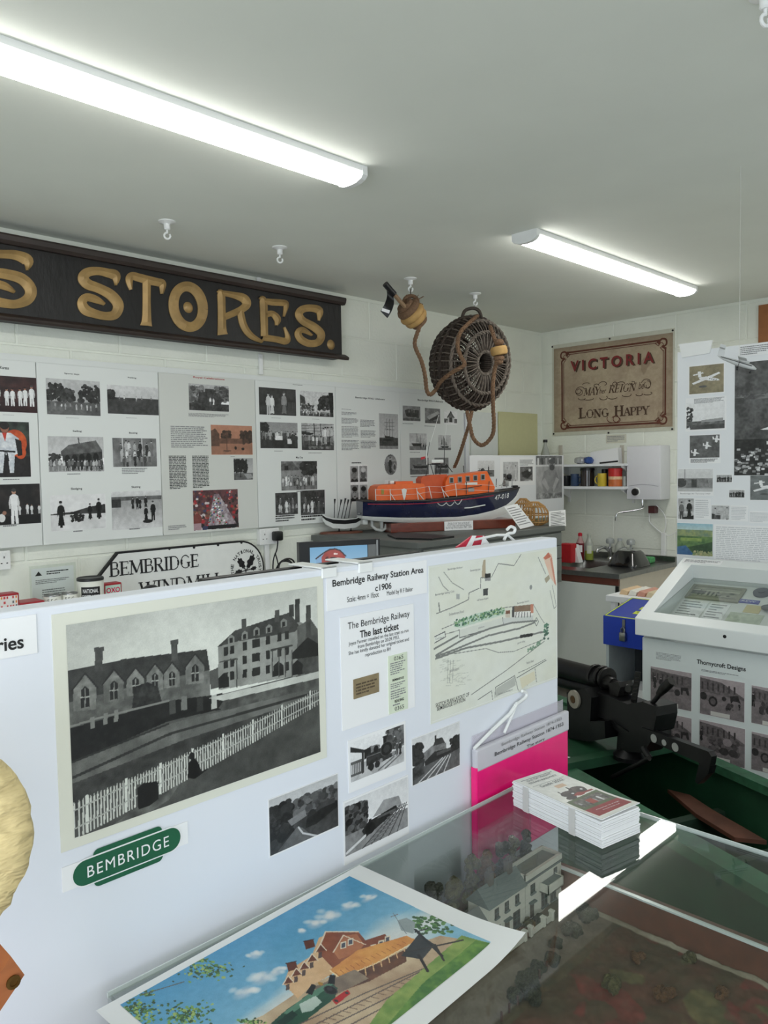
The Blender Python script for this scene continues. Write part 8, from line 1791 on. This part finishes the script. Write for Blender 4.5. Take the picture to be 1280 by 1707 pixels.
def K_pair(p): return p.rect(0, 0, 1, 1, .8, .6, 4).folk(.05, .4, 1, .8, 1, .4, .5).folk(.4, .95, 1, .98, 1, .05, .08).poly([(.3, .9), (1, .8), (1, 1), (.3, 1)], .1).grain(.05)
def K_field(p):
    p.grad((150, 190, 206), (190, 208, 204), 0, .22).rect(0, .2, 1, .42, (110, 134, 116), (150, 160, 110), 9).rect(0, .4, 1, 1, (110, 140, 84), (70, 102, 66), 7).rect(.1, .46, .7, .56, (150, 168, 96), (120, 150, 84), 5).poly([(.3, .75), (1, .55), (1, .9), (.5, .95)], (48, 72, 50), (60, 88, 56), 10).poly([(0, .75), (.25, .7), (.5, 1), (0, 1)], (52, 92, 136), (70, 110, 150), 6).blobs(.45, 1, .86, 1, 30, .05, (180, 170, 130), (120, 140, 96)); return p.grain(.04)
def ts(x0, y0, x1, y1): return (*Z7(x0, y0), *Z7(x1, y1))
t, r = sheet(FTB, ts(560, 70, 790, 125), 'typed_note', 'typed note at the top of the tall aircraft board', 'note', PAPER); lines(FTB, (r[0]+.006, r[1]+.004, r[2]-.006, r[3]-.004), 5, t, GREYINK, .0014)
snap(FTB, ts(203, 214, 462, 405), (.004,)*4, K_plane, 'sepia photograph of a white twin-boom aeroplane on the tall board', 130)
t, r = snap(FTB, ts(183, 445, 473, 668), (.004, .006, .006, .02), K_hangar, 'photograph of an airfield below the sepia aeroplane photograph', 131); lines(FTB, (r[0]+.035, r[3]-.024, r[2]-.004, r[3]-.004), 5, t, GREYINK, .0016, seed=3)
t, r = snap(FTB, ts(206, 705, 432, 905), (.004, .022, .004, .003), K_trio, 'photograph of three aeroplanes in formation over dark ground', 132); lines(FTB, (r[0]+.008, r[1]+.003, r[2]-.008, r[1]+.019), 4, t, INK, .0014, seed=3)
snap(FTB, ts(533, 195, 1000, 990), (.0005,)*4, K_aerial, 'large dark aerial photograph of countryside and houses', 133)
t, r = snap(FTB, ts(125, 945, 380, 1138), (.002, .016, .002, .002), K_hangar2, 'photograph of an old hangar with a caption beneath, on the tall board', 134); text(FTB, 'Bembridge Air Terminal 1957', (r[0]+.012, r[1]+.004, r[2]-.012, r[1]+.011), .0016, GREYINK, t)
snap(FTB, ts(400, 985, 516, 1045), (.002,)*4, K_row, 'small photograph of a row of people, upper of two on the tall board', 135); snap(FTB, ts(490, 1092, 606, 1155), (.002,)*4, K_row, 'small photograph of a few standing men, lower of two on the tall board', 136)
snap(FTB, ts(640, 990, 900, 1175), (.002,)*4, lambda p: K_plane(p, (120, 124, 124)), 'grey photograph of a small aeroplane at the right of the tall board', 137)
snap(FTB, ts(128, 1152, 245, 1310), (.002,)*4, K_pair, 'photograph of a seated and a standing man on the tall board', 138); snap(FTB, ts(365, 1202, 498, 1312), (.002,)*4, K_men, 'photograph of two men at a cockpit on the tall board', 139)
for k, q in enumerate(((248, 1155, 362, 1305), (503, 1205, 625, 1320), (636, 1245, 800, 1335))):
    t, r = sheet(FTB, ts(*q), 'typed_note', ('typed note right of the seated man photograph', 'typed note right of the cockpit photograph', 'pale sketch card at the right of the tall board')[k], 'note', PAPER); lines(FTB, (r[0]+.003, r[1]+.004, r[2]-.004, r[3]-.004), 9, t, M('faint_ink', (206, 208, 210), .6), .0014, seed=k)
snap(FTB, ts(122, 1328, 377, 1572), (.001,)*4, K_field, 'colour photograph of green fields at the bottom of the tall board', 140)
t, r = sheet(FTB, ts(385, 1340, 1000, 1640), 'typed_sheet', 'large typed sheet at the bottom of the tall board', 'sheet', PAPER); lines(FTB, (r[0]+.008, r[1]+.006, r[2]-.03, r[3]-.006), 18, t, MATS['faint_ink'], .0014, seed=5)

# hanging model aeroplane
ac = PX(1226, 604, 0, 2.78); AP = thing('model_aeroplane', ac-np.array([0, 0, .03]), 'white model aeroplane hanging in front of the tall board', 'model aeroplane')
sc = np.dot(ac-CAMP, _F)/FOC; fw_ = (_R*.86-_U*.36-_F*.36); fw_ = fw_/np.linalg.norm(fw_); sdv = np.cross(fw_, np.array([0, 0, 1.])); sdv /= np.linalg.norm(sdv); upv = np.cross(sdv, fw_)
PLW = M('model_white', (196, 198, 196), .35)
A_ = lambda f, s, u: ac+(fw_*f+sdv*s+upv*u)*sc
MB().loft([[A_(f, r*math.cos(a), h+r*1.0*math.sin(a)) for a in np.linspace(0, 2*math.pi, 12, endpoint=False)] for f, r, h in ((-29, 1, 2), (-20, 2.8, 1), (0, 4.6, 0), (18, 4.8, 0), (28, 3.6, -.6), (34, 1.2, -1.6))]).build('fuselage', PLW, AP, True)
MB().loft([[A_(x+c, s, 5.4+t) for c, t in ((7, 0), (2, 1), (-7, .2), (0, -.5))] for s, x in ((-46, 8), (0, 10), (46, 8))]).build('wing', PLW, AP, True)
MB().loft([[A_(x+c, s, 15+t) for c, t in ((4, 0), (0, .6), (-5, 0), (0, -.4))] for s, x in ((-20, -27), (20, -27))]).build('tailplane', PLW, AP, True)
MB().prism([A_(-20, -.5, 2), A_(-24, -.5, 22), (A_(-33, -.5, 22)), A_(-31, -.5, 2)], sdv*sc).build('fin', PLW, AP)
MB().prism([A_(-25, 3.4, 1.2), A_(26, 4.9, .2), A_(26, 4.9, 1.6), A_(-25, 3.4, 2.4)], sdv*sc*.3).prism([A_(-25, -3.4, 1.2), A_(26, -4.9, .2), A_(26, -4.9, 1.6), A_(-25, -3.4, 2.4)], -sdv*sc*.3).build('dark_stripe', BLACK, AP)
for s in (-14, 14): MB().loft([[A_(f, s+r*math.cos(a), 4+r*math.sin(a)) for a in np.linspace(0, 2*math.pi, 8, endpoint=False)] for f, r in ((4, 1), (10, 2), (19, 1.8), (21, .6))]).build('engine', PLW, AP, True)
for f, s in ((6, -12), (6, 12), (27, 0)): MB().tube([A_(f, s, 2), A_(f, s, -8)], .5*sc, 6).sphere(A_(f, s, -9), 2*sc, 8, 6).build('wheel', BLACK, AP)
MB().tube([A_(4, 0, 5), np.array([A_(4, 0, 5)[0], A_(4, 0, 5)[1], ZC-.001])], .0005, 5).build('thread', M('nylon_thread', (210, 210, 205), .3), AP)

# ------------------------------------------------------------------ blue donation box on its pedestal
NX0, NX1, NY0, NY1 = 2.86, 3.1, 1.385, 1.60
db = thing('donation_box', ((NX0+NX1)/2, 1.5, .775), 'blue donations box with yellow stripes and a padlock', 'donation box')
MBL = M('box_blue', (26, 58, 168), .4, var=.04); YEL = M('stripe_yellow', (206, 222, 60), .5)
zf = PX(1004, 1026, 0, NX0)[2]; zb = PX(1034, 994, 0, NX1)[2]; zlo = PX(1004, 1073, 0, NX0)[2]
MB().prism([(NX0, NY0, zlo), (NX0, NY0, zf), (NX1, NY0, zb), (NX1, NY0, zlo)], (0, NY1-NY0, 0)).build('box_body', MBL, db)
tv = np.array([NX1-NX0, 0, zb-zf]); TL2 = float(np.linalg.norm(tv)); tv /= TL2; FDn = Frame((NX0, 0, zf), (0, -1, 0), tv)
for q in ((-NY1+.004, .004, -NY1+.009, TL2-.004), (-NY1+.004, .004, -NY0-.004, .009), (-NY1+.004, TL2-.009, -NY0-.004, TL2-.004), (-NY0-.009, .004, -NY0-.004, TL2-.004)): slab(FDn, q, .0002, .0016, 'yellow_border', YEL, db)
for k, (v, s) in enumerate(((.17, 'Donations'), (.115, 'Welcome'), (.06, 'Thank you'))):
    u0 = -NY0-.118; slab(FDn, (u0, v, -NY0-.012, v+.032), .0002, .0014, 'yellow_label', YEL, db); text(FDn, s, (u0+.008, v+.006, -NY0-.02, v+.025), .002, INK, db)
a = PX(1040, 1045, 0, NX0); y = a[1]
MB().box((NX0-.004, y-.006, zf-.055), (NX0, y+.006, zf-.005)).build('hasp', STEEL, db)
MB().bbox((NX0-.018, y-.013, zf-.09), (NX0-.002, y+.013, zf-.055), .003).tube([(NX0-.01, y-.008, zf-.056), (NX0-.01, y-.008, zf-.042), (NX0-.01, y, zf-.034), (NX0-.01, y+.008, zf-.042), (NX0-.01, y+.008, zf-.056)], .0025, 8).build('padlock', STEEL, db, True)
ped = thing('pedestal', ((NX0+NX1)/2, 1.5, 0), 'open grey pedestal under the blue donation box', 'pedestal')
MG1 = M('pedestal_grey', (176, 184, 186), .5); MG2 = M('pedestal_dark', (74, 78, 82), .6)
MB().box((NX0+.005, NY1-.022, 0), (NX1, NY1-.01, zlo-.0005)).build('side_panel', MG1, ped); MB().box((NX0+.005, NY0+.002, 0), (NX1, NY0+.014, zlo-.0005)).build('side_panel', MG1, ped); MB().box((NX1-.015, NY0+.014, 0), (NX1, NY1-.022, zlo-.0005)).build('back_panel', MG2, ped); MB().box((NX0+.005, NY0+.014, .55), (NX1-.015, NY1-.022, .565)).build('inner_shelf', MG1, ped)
p = PX(1028, 1128, 0, NX0+.06); tag(MB().bbox((NX0+.03, 1.41, .5655), (NX0+.16, 1.55, .6), .003).build('leaflet_pile', PAPER), 'white leaflets on the shelf inside the grey pedestal', 'leaflets')
p = PX(1076, 985, 0, 3.55); tr_t = thing('leaflet_tray', (3.55, p[1], .0), 'small white table with a tray of booklets behind the donation box', 'table')
zt2 = PX(1076, 993, 0, 3.5)[2]
MB().bbox((3.4, p[1]-.14, zt2-.03), (3.75, p[1]+.13, zt2), .003).build('table_top', WHITE, tr_t)
for dx, dy in ((3.43, -.11), (3.72, -.11), (3.43, .1), (3.72, .1)): MB().box((dx-.012, p[1]+dy-.012, 0), (dx+.012, p[1]+dy+.012, zt2-.03)).build('leg', WHITE, tr_t)
rg_ = random.Random(6)
for k in range(5):
    y0 = p[1]+.09-.045*k; tag(MB().prism([(3.46, y0, zt2+.0005), (3.46, y0-.04, zt2+.0005), (3.46, y0-.044, zt2+.018), (3.46, y0-.012, zt2+.026)], (.16, 0, 0)).build('booklet', M('booklet_%d' % k, ((220, 190, 150), (226, 224, 214), (206, 150, 130), (220, 204, 170), (190, 176, 160))[k], .5)), ('peach', 'white', 'pink', 'cream', 'tan')[k]+' booklet standing in the row behind the donation box', 'booklet', 'booklets behind the donation box')

# ------------------------------------------------------------------ green gun punt with the gun on its foredeck
av = np.array([.38, .925, 0]); av /= np.linalg.norm(av); bv = np.array([av[1], -av[0], 0])
BZ = .55
def BP(t, s, z): return av*t+bv*s+np.array([0, 0, z])
GRN = M('boat_green', (24, 66, 42), .55, var=.25, scale=10, bump=.2); GRN2 = M('boat_green_worn', (44, 92, 64), .6, var=.35, scale=20, bump=.3); WOODR = M('worn_red_wood', (96, 58, 42), .7, var=.3, scale=14, stretch=(1, 1, 4)); GRD = M('boat_green_inside', (20, 48, 32), .7, var=.3, scale=9)
bo = thing('punt_boat', BP(1.6, 1.645, 0), 'dark green wooden punt lying behind the glass case', 'boat')
def hw(t): return .245 if t < 1.9 else max(.01, .245*(1-((t-1.9)/1.35)**2.2))
def hwA(t): return hw(t)*(1 if t > .6 else max(.05, (t-(-.1))/.7)**.5)
ts_ = list(np.linspace(-.05, 3.2, 44)); SC_ = 1.645
out = []
for t in ts_:
    h = hwA(t); z1 = BZ+.0+(.05*max(0, (t-2.2))**2); out.append([BP(t, SC_-h, z1), BP(t, SC_-h*.94, .2), BP(t, SC_-h*.7, .1), BP(t, SC_+h*.7, .1), BP(t, SC_+h*.94, .2), BP(t, SC_+h, z1), BP(t, SC_+h-.012, z1), BP(t, SC_+h*.9-.012, .22), BP(t, SC_+h*.66, .125), BP(t, SC_-h*.66, .125), BP(t, SC_-h*.9+.012, .22), BP(t, SC_-h+.012, z1)])
MB().loft(out).build('hull', GRN, bo, True)
for sg_ in (-1, 1):
    MB().loft([[BP(t, SC_+sg_*(hwA(t)+a), BZ+b+(.05*max(0, (t-2.2))**2)) for a, b in ((.012, -.012), (.012, .018), (-.045, .022), (-.045, -.004))] for t in ts_]).build('gunwale', GRN2, bo, True)
MB().loft([[BP(t, SC_-hwA(t)*.96, BZ+.012), BP(t, SC_, BZ+.03), BP(t, SC_+hwA(t)*.96, BZ+.012), BP(t, SC_+hwA(t)*.96, BZ-.01), BP(t, SC_-hwA(t)*.96, BZ-.01)] for t in ts_ if t > 1.97]).build('foredeck', GRN, bo)
MB().prism([BP(1.95, SC_-.23, BZ+.01), BP(1.99, SC_-.23, BZ+.01), BP(1.99, SC_+.23, BZ+.01), BP(1.95, SC_+.23, BZ+.01)], (0, 0, .03)).build('coaming', GRN, bo)
for t in (.5, 1.0, 1.45): MB().prism([BP(t, SC_-.225, .16), BP(t+.03, SC_-.225, .16), BP(t+.03, SC_+.225, .16), BP(t, SC_+.225, .16)], (0, 0, .03)).build('rib', GRD, bo)
MB().box((0, 0, 0), (1, 1, 1))
fl_ = MB().loft([[BP(t, SC_-hwA(t)*.85, .2), BP(t, SC_+hwA(t)*.85, .2), BP(t, SC_+hwA(t)*.85, .215), BP(t, SC_-hwA(t)*.85, .215)] for t in ts_ if .2 < t < 1.95]); fl_.build('floor_boards', GRD, bo)
for t, s in ((2.06, 1.46), (2.1, 1.5)): MB().lathe([(.012, 0), (.012, .004), (.008, .007)], BP(t, s, BZ+.018), (0, 0, 1), 14).build('deck_bolt', STEEL, bo, True)
# plank inside the boat
L = [(PX(x, y, 2, .5)) for x, y in ((1100, 1285), (1150, 1300), (1190, 1325), (1240, 1352), (1278, 1373), (1225, 1368), (1160, 1330))]
L = [BP(min(np.dot(p, av), 1.93), min(np.dot(p, bv), SC_+.2), .0) for p in L]
tag(MB().prism([np.array([p[0], p[1], .44]) for p in L], (0, 0, .012)).build('broken_plank', WOODR), 'worn red-brown plank lying inside the green boat', 'plank')
for k, t in enumerate((1.5, 1.75)):
    tag(MB().prism([BP(t, SC_-.2, .2155), BP(t+.03, SC_-.2, .2155), BP(t+.03, SC_+.2, .2155), BP(t, SC_+.2, .2155)], (0, 0, .2245)).build('plank_rest', GRD), ('near', 'far')[k]+' dark green rest under the plank inside the boat', 'rest')
# papers on the deck
a = PX(945, 1268, 2, BZ+.03); tag(MB().prism([PX(x, y, 2, BZ+.03) for x, y in ((930, 1258), (966, 1267), (953, 1277), (930, 1269))], (0, 0, .002)).build('deck_label', PAPER), 'white printed label lying on the green foredeck', 'label')
# gun, along the boat's axis
GS = 1.63; FGn = Frame(BP(0, GS, 0), -av, (0, 0, 1)); Zg = lambda x, y: (920+x/4.571, 1080+y/4.571)
GM = Matrix(((-av[0], bv[0], 0, BP(0, GS, 0)[0]), (-av[1], bv[1], 0, BP(0, GS, 0)[1]), (0, 0, 1, 0), (0, 0, 0, 1)))
def g2(x, y, n=0.0): return Frame(BP(0, GS+n, 0), -av, (0, 0, 1)).uv(*Zg(x, y))
GUN = M('gun_black', (26, 26, 27), .38, .55, var=.2, scale=30); GUN2 = M('gun_worn', (46, 45, 44), .32, .7, var=.3, scale=40); BRZ = M('grey_ring', (140, 134, 122), .5, .1)
gn = thing('deck_gun', BP(2.05, GS, BZ+.02), 'black machine gun mounted on the foredeck of the green boat', 'gun')
def gl(v): return tuple(GM @ Vector([float(q) for q in v]))
def gtube(L, r, name, mat, n=0.0, k=12):
    P_ = [g2(*p, n) for p in L]; return MB().tube([gl((a, n, b)) for a, b in P_], r, k).build(name, mat, gn, True)
def gpoly(L, n0, n1, name, mat): P_ = [g2(*p, n0) for p in L]; P_ = [(a, max(b, BZ+.0305) if name in ('ammunition_box', 'mount_block') else b) for a, b in P_]; return MB().prism([gl((a, n0, b)) for a, b in P_], tuple((GM.to_3x3() @ Vector((0, n1-n0, 0))))).build(name, mat, gn)
gtube([(-260, 60), (40, 145), (300, 215), (395, 245)], .034, 'barrel_jacket', GUN, .02, 16)
for x, y, r in ((295, 213, .036), (350, 228, .037), (380, 238, .036)): c = g2(x, y); MB().lathe([(r, -.006), (r*1.05, 0), (r, .006)], gl((c[0], .02, c[1])), -av, 18).build('jacket_ring', GUN2, gn, True)
gtube([(395, 248), (425, 262), (470, 278)], [.022, .026, .02], 'recoil_spring', GUN2, .02); gtube([(470, 280), (545, 305), (580, 312)], [.014, .02, .012], 'breech_block', GUN2, .02)
gtube([(-260, 170), (60, 250), (290, 310), (420, 350)], .022, 'lower_tube', GUN, .02)
gpoly([(265, 325), (340, 335), (575, 430), (690, 410), (790, 450), (795, 520), (770, 640), (700, 680), (520, 660), (400, 545), (290, 500)], -.03, .05, 'receiver', GUN)
gpoly([(430, 270), (500, 262), (520, 300), (500, 370), (440, 365)], -.01, .045, 'feed_block', GUN2)
gpoly([(112, 340), (250, 310), (300, 380), (290, 560), (400, 560), (405, 690), (280, 715), (130, 690), (118, 520)], -.06, .01, 'ammunition_box', GUN)
c = g2(175, 390, -.062); MB().lathe([(.03, 0), (.03, .008), (.013, .010), (.013, .006)], gl((c[0], -.061, c[1])), -bv, 26).build('trunnion_ring', BRZ, gn, True); MB().lathe([(.012, .006), (.012, .012), (.004, .013)], gl((c[0], -.061, c[1])), -bv, 16).build('trunnion_pin', M('dull_brass', (96, 72, 46), .4, .7), gn, True)
gpoly([(580, 430), (600, 405), (632, 180), (675, 185), (640, 420), (620, 445)], .0, .003, 'ladder_sight', GUN)
for i in range(7): f = i/7; x = 607+f*32; y = 395-f*190; a = g2(x, y, -.003); b = g2(x+32-2*f, y-2, -.003); MB().tube([gl((a[0], -.003, a[1])), gl((b[0], -.003, b[1]))], .0016, 6).build('sight_rung', GUN2, gn)
gtube([(765, 420), (800, 380), (830, 340)], .007, 'handle_shaft', GUN, -.01); gtube([(815, 352), (850, 312), (900, 262), (912, 252)], [.010, .014, .015, .012], 'cocking_handle', GUN2, -.01)
gtube([(700, 420), (760, 430), (790, 470), (795, 560), (760, 620), (730, 640)], .008, 'trigger_guard', GUN, .0)
gpoly([(500, 650), (760, 600), (770, 680), (700, 800), (490, 790)], -.025, .045, 'mount_block', GUN)
bar = gpoly([(680, 605), (1190, 790), (1215, 830), (1200, 905), (1175, 900), (700, 690), (560, 650), (430, 560), (440, 545), (580, 640)], -.035, -.015, 'shoulder_bar', GUN)
for x, y, r in ((775, 690, .0125), (853, 722, .009), (938, 757, .0125)):
    c = g2(x, y, -.036); MB().lathe([(r, 0), (r, .0012)], gl((c[0], -.0355, c[1])), -bv, 18).build('lightening_hole', M('hole_pale', (150, 152, 148), .5), gn)
gpoly([(1120, 880), (1205, 900), (1190, 960), (1110, 1040), (1090, 1020)], -.035, -.012, 'bar_end', GUN)
gtube([(740, 842), (600, 915), (460, 985)], .007, 'brace_rod', GUN2, -.06); gtube([(690, 760), (745, 845)], .01, 'brace_lug', GUN, -.04)
zz_ = BZ+.03; c = g2(590, 740); b_ = gl((c[0], 0, 0)); MB().lathe([(.05, 0), (.05, .012), (.026, .03), (.026, max(.05, c[1]-zz_))], (b_[0], b_[1], zz_+.0005), (0, 0, 1), 20).build('pintle', GUN, gn, True)
c = g2(230, 640); b_ = gl((c[0], -.03, 0)); MB().lathe([(.03, 0), (.03, max(.03, c[1]-zz_))], (b_[0], b_[1], zz_+.0005), (0, 0, 1), 16).build('front_post', GUN, gn, True)
